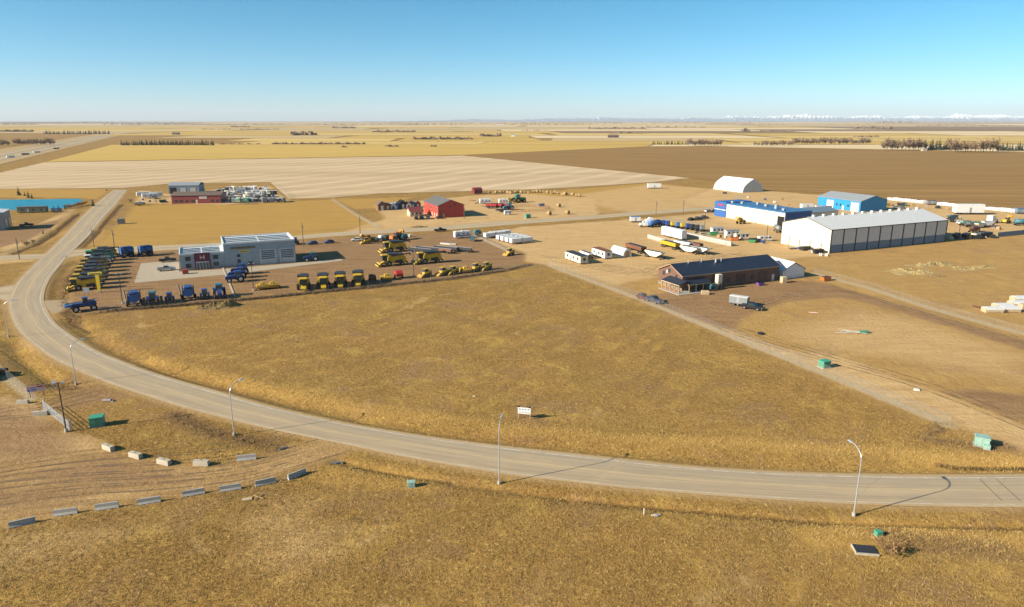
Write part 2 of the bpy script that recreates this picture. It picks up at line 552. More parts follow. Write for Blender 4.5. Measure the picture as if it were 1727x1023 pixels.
def guide(x, y):
    best = np.full(x.shape, 1e9); across = np.zeros(x.shape); along_ = np.zeros(x.shape); s0 = 0.0
    for (ax, ay), (bx, by) in zip(GUIDE[:-1], GUIDE[1:]):
        vx, vy = bx - ax, by - ay; L = math.hypot(vx, vy)
        t = np.clip(((x - ax) * vx + (y - ay) * vy) / (L * L), 0, 1)
        d = np.hypot(x - ax - t * vx, y - ay - t * vy)
        k = d < best
        sg = np.sign(vx * (y - ay) - vy * (x - ax))
        best = np.where(k, d, best); across = np.where(k, d * sg, across); along_ = np.where(k, s0 + t * L, along_); s0 += L
    return across, along_, np.clip((16 - best) / 6, 0, 1)
gA, gS, gN = np.zeros(XX.shape), np.zeros(XX.shape), np.zeros(XX.shape)
gA[act], gS[act], gN[act] = guide(XX[act], YY[act])
ATT.update({'g_across': gA, 'g_along': gS, 'g_near': gN})

def ground_material():
    t = NT('dry_prairie')
    p = t.pos()
    nL = t.noise(p, 0.018, 3, 0.5)
    nM = t.noise(p, 0.10, 5, 0.6)
    nS = t.noise(p, 0.9, 5, 0.7)
    nF = t.noise(p, 4.5, 4, 0.7)
    nG = t.noise(t.mapv(p, -GRID, (0.35, 2.2, 1)), 0.16, 4, 0.6)
    c = t.mix(t.rng(nM, 0.32, 0.68), (0.235, 0.150, 0.052), (0.335, 0.225, 0.078))
    c = t.mix(t.rng(nL, 0.42, 0.62), c, t.mix(nG, (0.255, 0.155, 0.060), (0.300, 0.192, 0.062)))
    c = t.mix(t.rng(nS, 0.52, 0.75, 0, 0.75), c, (0.155, 0.094, 0.036))
    c = t.mix(t.rng(nS, 0.46, 0.28, 0, 0.6), c, (0.40, 0.285, 0.105))
    c = t.mix(t.rng(nF, 0.5, 0.8, 0, 0.7), c, (0.12, 0.075, 0.030))
    c = t.mix(t.rng(nF, 0.45, 0.25, 0, 0.5), c, (0.43, 0.31, 0.125))
    nP = t.noise(p, 0.33, 4, 0.65, 0.4)
    c = t.mix(t.rng(nP, 0.5, 0.72, 0, 0.42), c, (0.19, 0.118, 0.046))
    c = t.mix(t.rng(nP, 0.44, 0.26, 0, 0.40), c, (0.42, 0.30, 0.10))
    nH = t.noise(p, 0.07, 5, 0.7, 0.8)
    nH2 = t.noise(t.mapv(p, 0.4, (1, 1, 1), (37, 11, 0)), 0.13, 5, 0.7, 0.8)
    c = t.mix(t.rng(nH, 0.52, 0.64, 0, 0.75), c, (0.245, 0.162, 0.096))
    c = t.mix(t.rng(nH2, 0.53, 0.66, 0, 0.7), c, (0.42, 0.30, 0.095))
    c = t.mix(t.rng(t.noise(t.mapv(p, 1.1, (1, 1, 1), (5, 71, 0)), 0.045, 5, 0.7, 1.0), 0.54, 0.66, 0, 0.55), c, (0.20, 0.145, 0.052))
    c = t.mix(t.rng(t.noise(p, 2.2, 3, 0.6), 0.57, 0.65, 0, 0.8), c, (0.115, 0.074, 0.032))
    c = t.mix(t.rng(t.noise(t.mapv(p, 0.0, (1, 1, 1), (13, 3, 0)), 1.6, 3, 0.6), 0.59, 0.67, 0, 0.7), c, (0.50, 0.37, 0.16))
    pale = t.math('MULTIPLY', t.rng(t.noise(p, 0.05, 4, 0.65, 1.0), 0.63, 0.72), t.rng(nS, 0.3, 0.6))
    c = t.mix(t.math('MULTIPLY', pale, 0.7), c, (0.50, 0.385, 0.22))
    edge = t.math('ADD', t.math('MULTIPLY', t.math('SUBTRACT', nM, 0.5), 6.0), t.math('MULTIPLY', t.math('SUBTRACT', nS, 0.5), 3.0))
    fine = t.math('SUBTRACT', nS, 0.5)
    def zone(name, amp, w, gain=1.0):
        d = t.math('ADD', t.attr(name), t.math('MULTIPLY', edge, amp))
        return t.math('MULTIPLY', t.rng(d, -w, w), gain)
    gold = t.mix(t.rng(nG, 0.3, 0.7), (0.44, 0.295, 0.085), (0.36, 0.235, 0.072))
    strk = t.noise(t.mapv(p, -GRID, (0.05, 0.9, 1)), 0.35, 5, 0.7, 0.3)
    gold = t.mix(t.rng(strk, 0.5, 0.68, 0, 0.55), gold, (0.30, 0.19, 0.075))
    gold = t.mix(t.rng(nH, 0.52, 0.68, 0, 0.5), gold, (0.345, 0.225, 0.11))
    gold = t.mix(t.rng(nS, 0.5, 0.75, 0, 0.45), gold, (0.24, 0.15, 0.05))
    c = t.mix(zone('d_gold', 0.8, 2.0, 0.9), c, gold)
    dry = t.mix(t.rng(nG, 0.3, 0.7), (0.43, 0.295, 0.125), (0.355, 0.235, 0.098))
    dry = t.mix(t.rng(nS, 0.5, 0.75, 0, 0.5), dry, (0.27, 0.175, 0.08))
    dry = t.mix(t.rng(nP, 0.5, 0.7, 0, 0.5), dry, (0.30, 0.20, 0.105))
    dry = t.mix(t.rng(nH, 0.52, 0.66, 0, 0.6), dry, (0.29, 0.195, 0.115))
    dry = t.mix(t.rng(nH2, 0.52, 0.68, 0, 0.5), dry, (0.46, 0.335, 0.15))
    dry = t.mix(t.rng(t.noise(t.mapv(p, -GRID, (1.1, 0.06, 1)), 0.4, 5, 0.7, 0.4), 0.52, 0.68, 0, 0.45), dry, (0.25, 0.165, 0.085))
    c = t.mix(zone('d_dry', 0.8, 2.5, 0.85), c, dry)
    straw = t.mix(nF, (0.50, 0.35, 0.13), (0.38, 0.24, 0.075))
    c = t.mix(zone('d_straw', 0.5, 1.2, 0.75), c, straw)
    weed = t.mix(nF, (0.13, 0.085, 0.055), (0.23, 0.15, 0.085))
    c = t.mix(zone('d_weed', 0.6, 1.0, 0.7), c, weed)
    tr = t.noise(t.mapv(p, -GRID, (0.25, 1.6, 1)), 0.35, 4, 0.65, 0.6)
    tan = t.mix(t.rng(tr, 0.35, 0.7), (0.56, 0.42, 0.245), (0.445, 0.315, 0.175))
    tan = t.mix(t.rng(nM, 0.5, 0.75, 0, 0.55), tan, (0.43, 0.30, 0.145))
    gco = t.n('ShaderNodeCombineXYZ'); t.put(gco.inputs[0], t.math('MULTIPLY', t.attr('g_across'), 0.75)); t.put(gco.inputs[1], t.math('MULTIPLY', t.attr('g_along'), 0.03))
    trk = t.noise(gco.outputs[0], 1.0, 6, 0.72, 1.2)
    tan = t.mix(t.math('MULTIPLY', t.attr('g_near'), t.rng(trk, 0.46, 0.60, 0, 0.92)), tan, (0.17, 0.11, 0.06))
    tan = t.mix(t.math('MULTIPLY', t.attr('g_near'), t.rng(nM, 0.35, 0.6, 0.25, 0.8)), tan, (0.31, 0.205, 0.095))
    tan = t.mix(t.rng(t.noise(t.mapv(p, 0.5 - GRID, (0.06, 1.1, 1)), 0.5, 5, 0.7, 0.8), 0.53, 0.68, 0, 0.5), tan, (0.31, 0.215, 0.12))
    tan = t.mix(t.rng(nH, 0.55, 0.7, 0, 0.45), tan, (0.33, 0.225, 0.125))
    tan = t.mix(t.rng(nF, 0.5, 0.8, 0, 0.3), tan, (0.22, 0.15, 0.08))
    c = t.mix(zone('d_tan_soft', 2.0, 5.0, 0.7), c, tan)
    c = t.mix(zone('d_tan', 0.8, 1.6, 0.92), c, tan)
    dirt = t.mix(t.rng(tr, 0.35, 0.65), (0.285, 0.19, 0.115), (0.205, 0.133, 0.08))
    dirt = t.mix(t.rng(nM, 0.45, 0.75, 0, 0.5), dirt, (0.32, 0.215, 0.13))
    c = t.mix(zone('d_dirt_soft', 1.2, 3.0, 0.85), c, dirt)
    c = t.mix(zone('d_dirt', 0.55, 1.2, 0.95), c, dirt)
    sh = t.mix(nS, (0.40, 0.29, 0.165), (0.33, 0.235, 0.12))
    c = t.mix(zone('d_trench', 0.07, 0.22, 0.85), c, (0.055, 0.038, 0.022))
    c = t.mix(zone('d_shoulder', 0.12, 0.7, 0.85), c, sh)
    rock = t.mix(nF, (0.46, 0.40, 0.31), (0.36, 0.30, 0.22))
    c = t.mix(zone('d_rock', 0.10, 0.45, 0.8), c, rock)
    c = t.mix(1.0, c, (1.07, 0.948, 0.75), 'MULTIPLY')
    t.bump(t.math('ADD', t.math('MULTIPLY', nS, 1.0), t.math('MULTIPLY', nF, 0.35)), 0.7, 0.4)
    return t.done(c, 0.95, 0.1)

def grid_object(name, XX, YY, ZZ, mat, atts=None):
    ny, nx = XX.shape
    v = np.stack([XX, YY, ZZ], -1).reshape(-1, 3).astype(np.float32)
    i = np.arange(ny * nx).reshape(ny, nx)
    f = np.stack([i[:-1, :-1], i[:-1, 1:], i[1:, 1:], i[1:, :-1]], -1).reshape(-1, 4).astype(np.int32)
    me = bpy.data.meshes.new(name)
    me.vertices.add(len(v)); me.vertices.foreach_set('co', v.ravel())
    me.loops.add(f.size); me.loops.foreach_set('vertex_index', f.ravel())
    me.polygons.add(len(f)); me.polygons.foreach_set('loop_start', np.arange(0, f.size, 4, dtype=np.int32))
    me.update(calc_edges=True)
    me.polygons.foreach_set('use_smooth', np.ones(len(f), bool))
    for k, a in (atts or {}).items():
        at = me.attributes.new(k, 'FLOAT', 'POINT')
        at.data.foreach_set('value', a.astype(np.float32).ravel())
    me.materials.append(mat)
    o = bpy.data.objects.new(name, me)
    COL.objects.link(o)
    return o
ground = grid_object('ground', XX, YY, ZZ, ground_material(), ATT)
ground['kind'] = 'structure'

# ------------------------------------------------------------------ roads
def asphalt():
    t = NT('sun_bleached_asphalt')
    uv = t.n('ShaderNodeUVMap').outputs[0]
    s = t.n('ShaderNodeSeparateXYZ'); t.put(s.inputs[0], uv)
    p = t.pos()
    wob = t.math('MULTIPLY', t.math('SUBTRACT', t.noise(p, 0.12, 3), 0.5), 0.06)
    u = t.math('ADD', s.outputs[0], wob)
    r = t.n('ShaderNodeValToRGB')
    t.put(r.inputs[0], u)
    e = r.color_ramp.elements
    stops = [(0.0, (0.36, 0.28, 0.18)), (0.07, (0.33, 0.27, 0.19)), (0.14, (0.285, 0.24, 0.185)), (0.25, (0.265, 0.225, 0.178)), (0.36, (0.30, 0.255, 0.20)), (0.46, (0.315, 0.262, 0.195)), (0.50, (0.355, 0.295, 0.205)), (0.54, (0.31, 0.26, 0.198)), (0.63, (0.262, 0.228, 0.185)), (0.74, (0.282, 0.245, 0.198)), (0.84, (0.250, 0.222, 0.185)), (0.90, (0.285, 0.245, 0.195)), (0.96, (0.30, 0.25, 0.18)), (1.0, (0.33, 0.26, 0.165))]
    e[0].position, e[0].color = stops[0][0], (*stops[0][1], 1)
    e[1].position, e[1].color = stops[-1][0], (*stops[-1][1], 1)
    for q, c in stops[1:-1]:
        k = e.new(q); k.color = (*c, 1)
    c = r.outputs[0]
    along = t.n('ShaderNodeCombineXYZ')
    t.put(along.inputs[0], t.math('MULTIPLY', s.outputs[0], 26.0)); t.put(along.inputs[1], t.math('MULTIPLY', s.outputs[1], 0.06))
    st = t.noise(along.outputs[0], 1.0, 4, 0.6)
    c = t.mix(t.rng(st, 0.42, 0.66, 0, 0.6), c, (0.20, 0.175, 0.145))
    c = t.mix(t.rng(st, 0.46, 0.30, 0, 0.45), c, (0.37, 0.305, 0.22))
    c = t.mix(t.rng(t.noise(p, 0.22, 4, 0.6), 0.5, 0.75, 0, 0.4), c, (0.34, 0.275, 0.19))
    c = t.mix(t.rng(t.noise(p, 3.5, 4, 0.7), 0.5, 0.8, 0, 0.3), c, (0.20, 0.17, 0.13))
    # tar-sealed transverse cracks
    v = t.math('ADD', t.math('MULTIPLY', s.outputs[1], 0.055), t.math('MULTIPLY', t.noise(p, 0.25, 3, 0.7), 0.12))
    fr = t.math('FRACT', v)
    cr = t.math('MULTIPLY', t.rng(t.math('ABSOLUTE', t.math('SUBTRACT', fr, 0.5)), 0.004, 0.0015), t.rng(t.noise(p, 0.09, 2), 0.40, 0.5))
    c = t.mix(t.math('MULTIPLY', cr, 0.4), c, (0.10, 0.085, 0.07))
    eo = t.math('ABSOLUTE', t.math('SUBTRACT', s.outputs[0], 0.5))
    en_ = t.math('ADD', eo, t.math('MULTIPLY', t.math('SUBTRACT', t.noise(p, 0.7, 5, 0.7), 0.5), 0.16))
    c = t.mix(t.rng(en_, 0.455, 0.50), c, (0.29, 0.215, 0.125))
    c = t.mix(1.0, c, (1.36, 1.22, 0.98), 'MULTIPLY')
    t.bump(t.noise(p, 9, 4, 0.7), 0.25, 0.03)
    return t.done(c, 0.85, 0.3)
M_ASPH = asphalt()
def gravel(name, a, b):
    t = NT(name)
    p = t.pos()
    uv = t.n('ShaderNodeUVMap').outputs[0]
    s = t.n('ShaderNodeSeparateXYZ'); t.put(s.inputs[0], uv)
    track = t.math('ABSOLUTE', t.math('SINE', t.math('MULTIPLY', s.outputs[0], 2 * math.pi)))
    c = t.mix(t.rng(t.math('ADD', track, t.noise(p, 0.12, 4)), 0.6, 1.4), a, b)
    c = t.mix(t.rng(t.noise(p, 0.8, 4, 0.7), 0.5, 0.8, 0, 0.45), c, tuple(x * 0.7 for x in a))
    t.bump(t.noise(p, 5, 4, 0.7), 0.4, 0.06)
    return t.done(c, 0.95, 0.1)
M_GRAV = gravel('pale_road_gravel', (0.36, 0.27, 0.165), (0.44, 0.345, 0.22))
M_CONCP = gravel('yard_concrete', (0.40, 0.33, 0.24), (0.45, 0.38, 0.28))
road = ribbon('road', ro, ri, 0.05, M_ASPH, n=260, across=10)
def line_mat(name, col, keep):
    t = NT(name)
    p = t.pos()
    w = t.rng(t.noise(p, 0.5, 4, 0.7), 0.4, 0.6)
    return t.done(t.mix(t.math('MULTIPLY', w, keep), col, (0.30, 0.25, 0.19)), 0.7, 0.3)
M_WLINE = line_mat('worn_white_line', (0.62, 0.58, 0.50), 0.75)
M_YLINE = line_mat('worn_yellow_line', (0.50, 0.40, 0.20), 0.75)
def lat(t):
    return ro * (1 - t) + ri * t
edge = ribbon('edge_line', lat(0.885), lat(0.905), 0.056, M_WLINE, n=260, across=1, parent=road)
edge2 = ribbon('centre_line', lat(0.495), lat(0.508), 0.056, M_YLINE, n=260, across=1, parent=road)
edge3 = ribbon('edge_line', lat(0.075), lat(0.085), 0.056, M_WLINE, n=260, across=1, parent=road)
M_PATCH = paint('crack_sealant', (0.16, 0.13, 0.10), 0.8, dirt=False)
for (a, b) in (((1652, 808), (1690, 845)), ((1680, 808), (1722, 846))):
    pa, pb = Vector(G(*a)), Vector(G(*b)); d = (pb - pa).normalized(); nn = Vector((-d.y, d.x)) * 0.07
    m = MB(); m.quad((*(pa - nn), 0.06), (*(pb - nn), 0.06), (*(pb + nn), 0.06), (*(pa + nn), 0.06), M_PATCH); m.build('crack_seal', road)
ribbon('gravel_road', dense(gr_top, 4), dense(gr_bot, 4), 0.035, M_GRAV, n=90, across=4)
ribbon('side_road', stub_t, stub_b, 0.03, M_GRAV, n=20, across=4)
ribbon('access_road', left_t, left_b, 0.032, M_GRAV, n=12, across=4)
sheet('driveway', DRIVEPOLY, 0.028, M_GRAV)
pad = W([(226, 477), (238, 444), (302, 438), (302, 458), (372, 454), (487, 444.5), (575, 436), (578, 439), (490, 450), (392, 462), (300, 470)])
sheet('concrete_apron', pad, 0.03, M_CONCP)
kerb = W([(378, 456), (396, 500)])

# ------------------------------------------------------------------ far fields, highway, pond, mountains
def field_mat(name, a, b, rot=GRID, sc=(0.05, 1.0, 1), freq=0.05, row=0.0, rowk=0.5):
    t = NT(name)
    p = t.pos()
    n1 = t.noise(t.mapv(p, -rot, sc), freq, 5, 0.62)
    n2 = t.noise(p, freq * 0.12, 3, 0.5)
    c = t.mix(t.rng(n1, 0.33, 0.67), a, b)
    c = t.mix(t.rng(n2, 0.4, 0.7, 0, 0.55), c, tuple(0.5 * (x + y) * 0.86 for x, y in zip(a, b)))
    if row:
        s = t.n('ShaderNodeSeparateXYZ'); t.put(s.inputs[0], t.mapv(p, -rot))
        w = t.math('SINE', t.math('ADD', t.math('MULTIPLY', s.outputs[1], 2 * math.pi / row), t.math('MULTIPLY', t.noise(p, 0.01, 2), 3.0)))
        c = t.mix(t.math('MULTIPLY', t.rng(w, 0.2, 1.0), t.math('MULTIPLY', t.rng(n2, 0.3, 0.6), rowk)), c, tuple(min(1, x * 1.25) for x in a))
    t.bump(t.noise(p, 0.8, 4, 0.7), 0.35, 0.25)
    return t.done(c, 0.95, 0.1)
F_STUB = field_mat('combed_stubble', (0.60, 0.45, 0.275), (0.40, 0.28, 0.155), R(62), (0.035, 1, 1), 0.055, 34.0, 0.5)
F_GOLD = field_mat('golden_stubble', (0.55, 0.37, 0.10), (0.48, 0.31, 0.08), R(5), (0.1, 1, 1), 0.03)
F_PLOW = field_mat('ploughed_soil', (0.335, 0.195, 0.064), (0.195, 0.109, 0.032), R(-14), (0.04, 1, 1), 0.11, 22.0, 0.3)
F_PALE = field_mat('pale_stubble', (0.70, 0.54, 0.32), (0.60, 0.45, 0.25), R(0), (0.1, 1, 1), 0.02)
F_TAN = field_mat('tan_pasture', (0.54, 0.385, 0.185), (0.45, 0.31, 0.14), R(0), (0.15, 1, 1), 0.02)
F_BROWN = field_mat('fallow_soil', (0.27, 0.175, 0.09), (0.21, 0.13, 0.065), R(0), (0.15, 1, 1), 0.02)
F_YEL = field_mat('bright_straw', (0.62, 0.44, 0.15), (0.53, 0.36, 0.115), R(0), (0.1, 1, 1), 0.02)
sheet('stubble_field', W([(-330, 312), (0, 291), (75, 273.5), (780, 262), (1164, 300), (1098, 307), (990, 314), (900, 319), (640, 326), (560, 333), (487, 335), (456, 307), (285, 309.5), (206, 317), (-330, 320)]), 0.10, F_STUB)
sheet('golden_field', W([(78, 272.5), (188, 244), (640, 239), (860, 236), (1110, 240), (1090, 246.5), (780, 261)]), 0.14, F_GOLD)
sheet('ploughed_field', W([(784, 261.5), (1090, 247.5), (1200, 247.5), (1500, 253), (2050, 263), (2050, 395), (1727, 356), (1500, 331), (1284, 320), (1166, 299.5)]), 0.17, F_PLOW)
sheet('pale_field', W([(1095, 246.5), (1114, 240.5), (1470, 240.5), (2050, 246), (2050, 261.5), (1500, 251.8), (1200, 246.3)]), 0.2, F_PALE)
frng = random.Random(5)
edges_y = [244, 238, 233, 228.5, 224.5, 221, 218, 215.5, 213.3, 211.4, 209.8, 208.4, 207.2, 206.2]
FM = [F_GOLD, F_PALE, F_TAN, F_YEL, F_GOLD, F_PALE, F_BROWN, F_YEL]
k = 0
for ya, yb in zip(edges_y[:-1], edges_y[1:]):
    y0, y1 = G(863, ya)[1], G(863, yb)[1]
    half = y1 * 0.95
    x = -half
    while x < half:
        w = (y1 - y0) * frng.uniform(0.5, 1.6) + half * 0.12
        x1 = min(x + w, half)
        xc = (x + x1) / 2 / ((y0 + y1) / 2)
        m = frng.choice(FM)
        if ya == 244 and xc > 0.1:
            m = F_GOLD
        if ya in (221, 218, 215.5) and xc > 0.45:
            m = F_BROWN
        g = (y1 - y0) * 0.03
        if not (ya > 226 and xc < -0.52):
            sk = frng.uniform(-0.1, 0.1) * (y1 - y0)
            sheet('farm_field', [(x + g, y0 + g), (x1 - g, y0 + g), (x1 - g + sk, y1 - g), (x + g + sk, y1 - g)], 0.25 + y0 * 0.00012 + (k % 3) * 0.03, m)
        k += 1
        x = x1
F_HWY = paint('highway_asphalt', (0.42, 0.34, 0.24), 0.9, dirt=False)
F_VERGE = field_mat('highway_verge', (0.44, 0.315, 0.16), (0.37, 0.255, 0.12), R(60), (0.1, 1, 1), 0.03)
def straight(name, a0, a1, b0, b1, z, mat):
    return ribbon(name, W([a0, a1]), W([b0, b1]), z, mat, n=12, across=2)
straight('highway_verge', (-160, 277), (246, 212), (-160, 316), (268, 212), 0.24, F_VERGE)
straight('highway', (-160, 291), (249, 212.5), (-160, 295), (252, 212.5), 0.45, F_HWY)
straight('highway', (-160, 301), (257, 212.5), (-160, 306), (260, 212.5), 0.45, F_HWY)
def water():
    t = NT('pond_water')
    p = t.pos()
    c = t.mix(t.noise(p, 0.05, 3), (0.008, 0.19, 0.29), (0.02, 0.27, 0.36))
    t.bump(t.noise(t.mapv(p, 0.3, (1, 2.5, 1)), 0.8, 4, 0.6), 0.6, 0.25)
    return t.done(c, 0.35, 0.25)
sheet('pond', dense(W([(-120, 339), (0, 336.5), (60, 336), (120, 335), (139, 336.5), (132, 342), (118, 349.5), (70, 352.5), (0, 354), (-120, 357)]), 5), 0.03, water())

def mountains():
    t = NT('snowy_range')
    p = t.pos()
    z = t.n('ShaderNodeSeparateXYZ'); t.put(z.inputs[0], p)
    n = t.noise(p, 0.003, 5, 0.65)
    k = t.rng(t.math('ADD', z.outputs[2], t.math('MULTIPLY', t.math('SUBTRACT', n, 0.5), 260)), 90, 170)
    m = t.done(t.mix(k, (0.16, 0.21, 0.27), (0.62, 0.66, 0.70)), 0.9, 0.1)
    nx, ny = 700, 8
    fr = np.random.default_rng(3)
    X = np.linspace(-5000, 30000, nx)
    prof = np.zeros(nx)
    for fq, am in ((0.0006, 60), (0.0017, 55), (0.0043, 40), (0.011, 26), (0.027, 15)):
        ph = fr.uniform(0, 6.28)
        s = np.abs(np.sin(X * fq + ph + 0.9 * np.sin(X * fq * 0.37 + ph * 2)))
        prof += am * (1 - s)
    env = np.clip((X + 2500) / 14000, 0, 1) ** 0.7
    prof = 0.85 * (95 + prof) * (0.25 + 1.0 * env) * np.clip((X + 5000) / 2500, 0, 1)
    V, F = [], []
    for j in range(ny):
        s = j / (ny - 1)
        for i in range(nx):
            V.append((X[i], 24500 + s * 1200, prof[i] * math.sin(s * math.pi * 0.5) ** 0.9 * (1 + 0.12 * math.sin(i * 2.1 + j * 3) * (s < 0.95)) - 3))
    for j in range(ny - 1):
        for i in range(nx - 1):
            a = j * nx + i
            F.append((a, a + 1, a + nx + 1, a + nx))
    me = bpy.data.meshes.new('mountains')
    me.from_pydata(V, [], F)
    me.materials.append(m)
    o = bpy.data.objects.new('mountains', me)
    COL.objects.link(o)
    o['kind'] = 'structure'
mountains()

# ------------------------------------------------------------------ vegetation
def leafm(name, a, b):
    t = NT(name)
    v = t.objco()
    return t.done(t.mix(t.rng(t.noise(v, 1.1, 3), 0.35, 0.65), a, b), 0.9, 0.1)
M_BARK = paint('bark', (0.10, 0.075, 0.055), 0.9, dirt=False)
M_NEEDLE = leafm('spruce_needles', (0.030, 0.045, 0.020), (0.060, 0.075, 0.030))
M_TWIG = leafm('bare_twigs', (0.27, 0.185, 0.12), (0.17, 0.118, 0.078))
M_TWIGY = leafm('willow_twigs', (0.34, 0.235, 0.135), (0.23, 0.155, 0.085))
M_SHRUB = leafm('russet_shrub', (0.33, 0.20, 0.085), (0.20, 0.12, 0.06))

def spruce_mesh(rg, h=1.0):
    tr, cr = MB(), MB()
    tr.cyl((0, 0, 0), (0, 0, h * 0.95), 0.022 * h, 0.004 * h, M_BARK, 5)
    n = 13
    for i in range(n):
        t = i / (n - 1)
        z = h * (0.07 + 0.88 * t)
        r = h * 0.26 * (1 - t) ** 0.8 + 0.012 * h
        for j in range(8):
            a = rg.uniform(0, 6.28)
            rr = r * rg.uniform(0.6, 1.15)
            w = rr * 0.42
            d = Vector((math.cos(a), math.sin(a), 0)); s = Vector((-d.y, d.x, 0))
            o = Vector((0, 0, z + rg.uniform(-0.02, 0.02) * h))
            tip = o + d * rr - Vector((0, 0, rr * rg.uniform(0.25, 0.6)))
            mid = o + d * rr * 0.55 - Vector((0, 0, rr * 0.12))
            cr.add([o, mid + s * w, tip, mid - s * w], [(0, 1, 2), (0, 2, 3)], M_NEEDLE)
    return tr, cr
def bare_mesh(rg, mat, h=1.0, spread=0.38):
    tr, cr = MB(), MB()
    def limb(m, a, b, r0, r1):
        m.cyl(a, b, r0, r1, M_BARK, 4, False)
    top = Vector((rg.uniform(-.03, .03), rg.uniform(-.03, .03), 0.42)) * h
    limb(tr, Vector((0, 0, 0)), top, 0.022 * h, 0.012 * h)
    for i in range(9):
        a = 6.28 * i / 9 + rg.uniform(-0.4, 0.4)
        z0 = h * rg.uniform(0.14, 0.42)
        b = Vector((math.cos(a), math.sin(a), 0)) * h * spread * rg.uniform(0.45, 1.0) + Vector((0, 0, h * rg.uniform(0.5, 0.97)))
        o = top * (z0 / (h * 0.42))
        limb(tr, o, o.lerp(b, 0.7), 0.010 * h, 0.004 * h)
        for k in range(44):
            q = o.lerp(b, rg.uniform(0.2, 1.0)) + Vector((rg.gauss(0, .05), rg.gauss(0, .05), rg.gauss(0, .05))) * h
            d = Vector((rg.gauss(0, 1), rg.gauss(0, 1), rg.gauss(0.7, 0.8))).normalized() * h * rg.uniform(0.08, 0.19)
            s = Vector((rg.gauss(0, 1), rg.gauss(0, 1), rg.gauss(0, 1))).normalized() * h * rg.uniform(0.016, 0.042)
            cr.add([q - s, q + s, q + d], [(0, 1, 2)], mat)
    return tr, cr
TREES = {}
def tree_proto(kind):
    if kind not in TREES:
        L = []
        for i in range(3):
            rg = random.Random(hash(kind) % 1000 + i * 17 if False else {'spruce': 11, 'bare': 29, 'willow': 53, 'shrub': 71}[kind] + i)
            if kind == 'spruce':
                L.append(spruce_mesh(rg))
            elif kind == 'bare':
                L.append(bare_mesh(rg, M_TWIG, 1.0, 0.48))
            elif kind == 'willow':
                L.append(bare_mesh(rg, M_TWIGY, 1.0, 0.5))
            else:
                L.append(bare_mesh(rg, M_SHRUB, 1.0, 0.75))
        TREES[kind] = L
    return TREES[kind]
TDATA = {}
def tree(kind, name, x, y, h, label, group, rg):
    L = tree_proto(kind)
    i = rg.randrange(len(L))
    if (kind, i) not in TDATA:
        a = L[i][0].build('trunk'); b = L[i][1].build('crown')
        TDATA[kind, i] = (a.data, b.data)
        bpy.data.objects.remove(a); bpy.data.objects.remove(b)
    o = empty(name, (x, y, h1(x, y) - 0.05), rg.uniform(0, 6.28))
    wv = rg.uniform(0.85, 1.2)
    o.scale = (h * wv, h * wv, h)
    for nm, me in zip(('trunk', 'crown'), TDATA[kind, i]):
        c = bpy.data.objects.new(nm, me)
        COL.objects.link(c); c.parent = o
    return tag(o, label, 'shrub' if kind == 'shrub' else 'tree', group)
trg = random.Random(21)
def row_trees(kind, name, x0, x1, yb, hpx, step, label, group, rows=1, jit=0.8, ext=0):
    px = x0
    while px < x1:
        for r in range(rows):
            q = px + trg.uniform(-jit, jit) * step * 0.5
            yy = yb - r * 0.9 + trg.uniform(-0.3, 0.3)
            x, y = G(q, yy)
            tree(kind, name, x, y, hpx * y / FPX * trg.uniform(0.65, 1.1), label, group, trg)
        px += step
row_trees('spruce', 'spruce_tree', 206, 360, 244.5, 10.5, 2.7, 'dark spruce in the long shelterbelt beyond the golden field', 'spruce shelterbelt beyond the golden field')
row_trees('spruce', 'spruce_tree', 1102, 1160, 243.5, 8.5, 3.6, 'dark spruce in the short belt behind the ploughed field, left of bare trees', 'short spruce belt behind the ploughed field')
row_trees('bare', 'bare_tree', 1160, 1216, 246, 11, 3.6, 'bare leafless tree at the right end of the short spruce belt', 'bare trees beside the short spruce belt')
row_trees('bare', 'bare_tree', 1274, 1336, 246, 9, 3.6, 'low bare tree in the thin left part of the middle grove', 'thin grove of bare trees')
row_trees('bare', 'bare_tree', 1338, 1466, 243.5, 11, 3.4, 'bare tree in the long dense grove behind the ploughed field', 'long grove of bare trees', 1)
row_trees('bare', 'bare_tree', 1492, 1560, 253, 18, 4.4, 'grey bare tree at the left of the big right-hand grove', 'bare trees of the right-hand grove')
row_trees('spruce', 'spruce_tree', 1562, 1608, 252.5, 19, 4, 'tall dark spruce in the middle of the right-hand grove', 'spruces of the right-hand grove')
row_trees('willow', 'willow_tree', 1604, 1684, 256.5, 23, 5.5, 'broad bare willow at the front of the right-hand grove', 'willows of the right-hand grove')
row_trees('spruce', 'spruce_tree', 1684, 1790, 254, 15.5, 4.5, 'dark spruce at the far right end of the right-hand grove', 'spruces at the right end of the grove')
row_trees('bare', 'bare_tree', 26, 92, 244.5, 11, 3.4, 'brown bare tree in the grove left of the highway', 'grove left of the highway')
row_trees('bare', 'bare_tree', -20, 16, 245.5, 10.5, 3.4, 'brown bare tree at the left edge beyond the highway', 'bare trees at the left edge')
row_trees('spruce', 'spruce_tree', 74, 186, 225.5, 7, 3.0, 'small dark spruce in the far row across the highway', 'far spruce row across the highway')
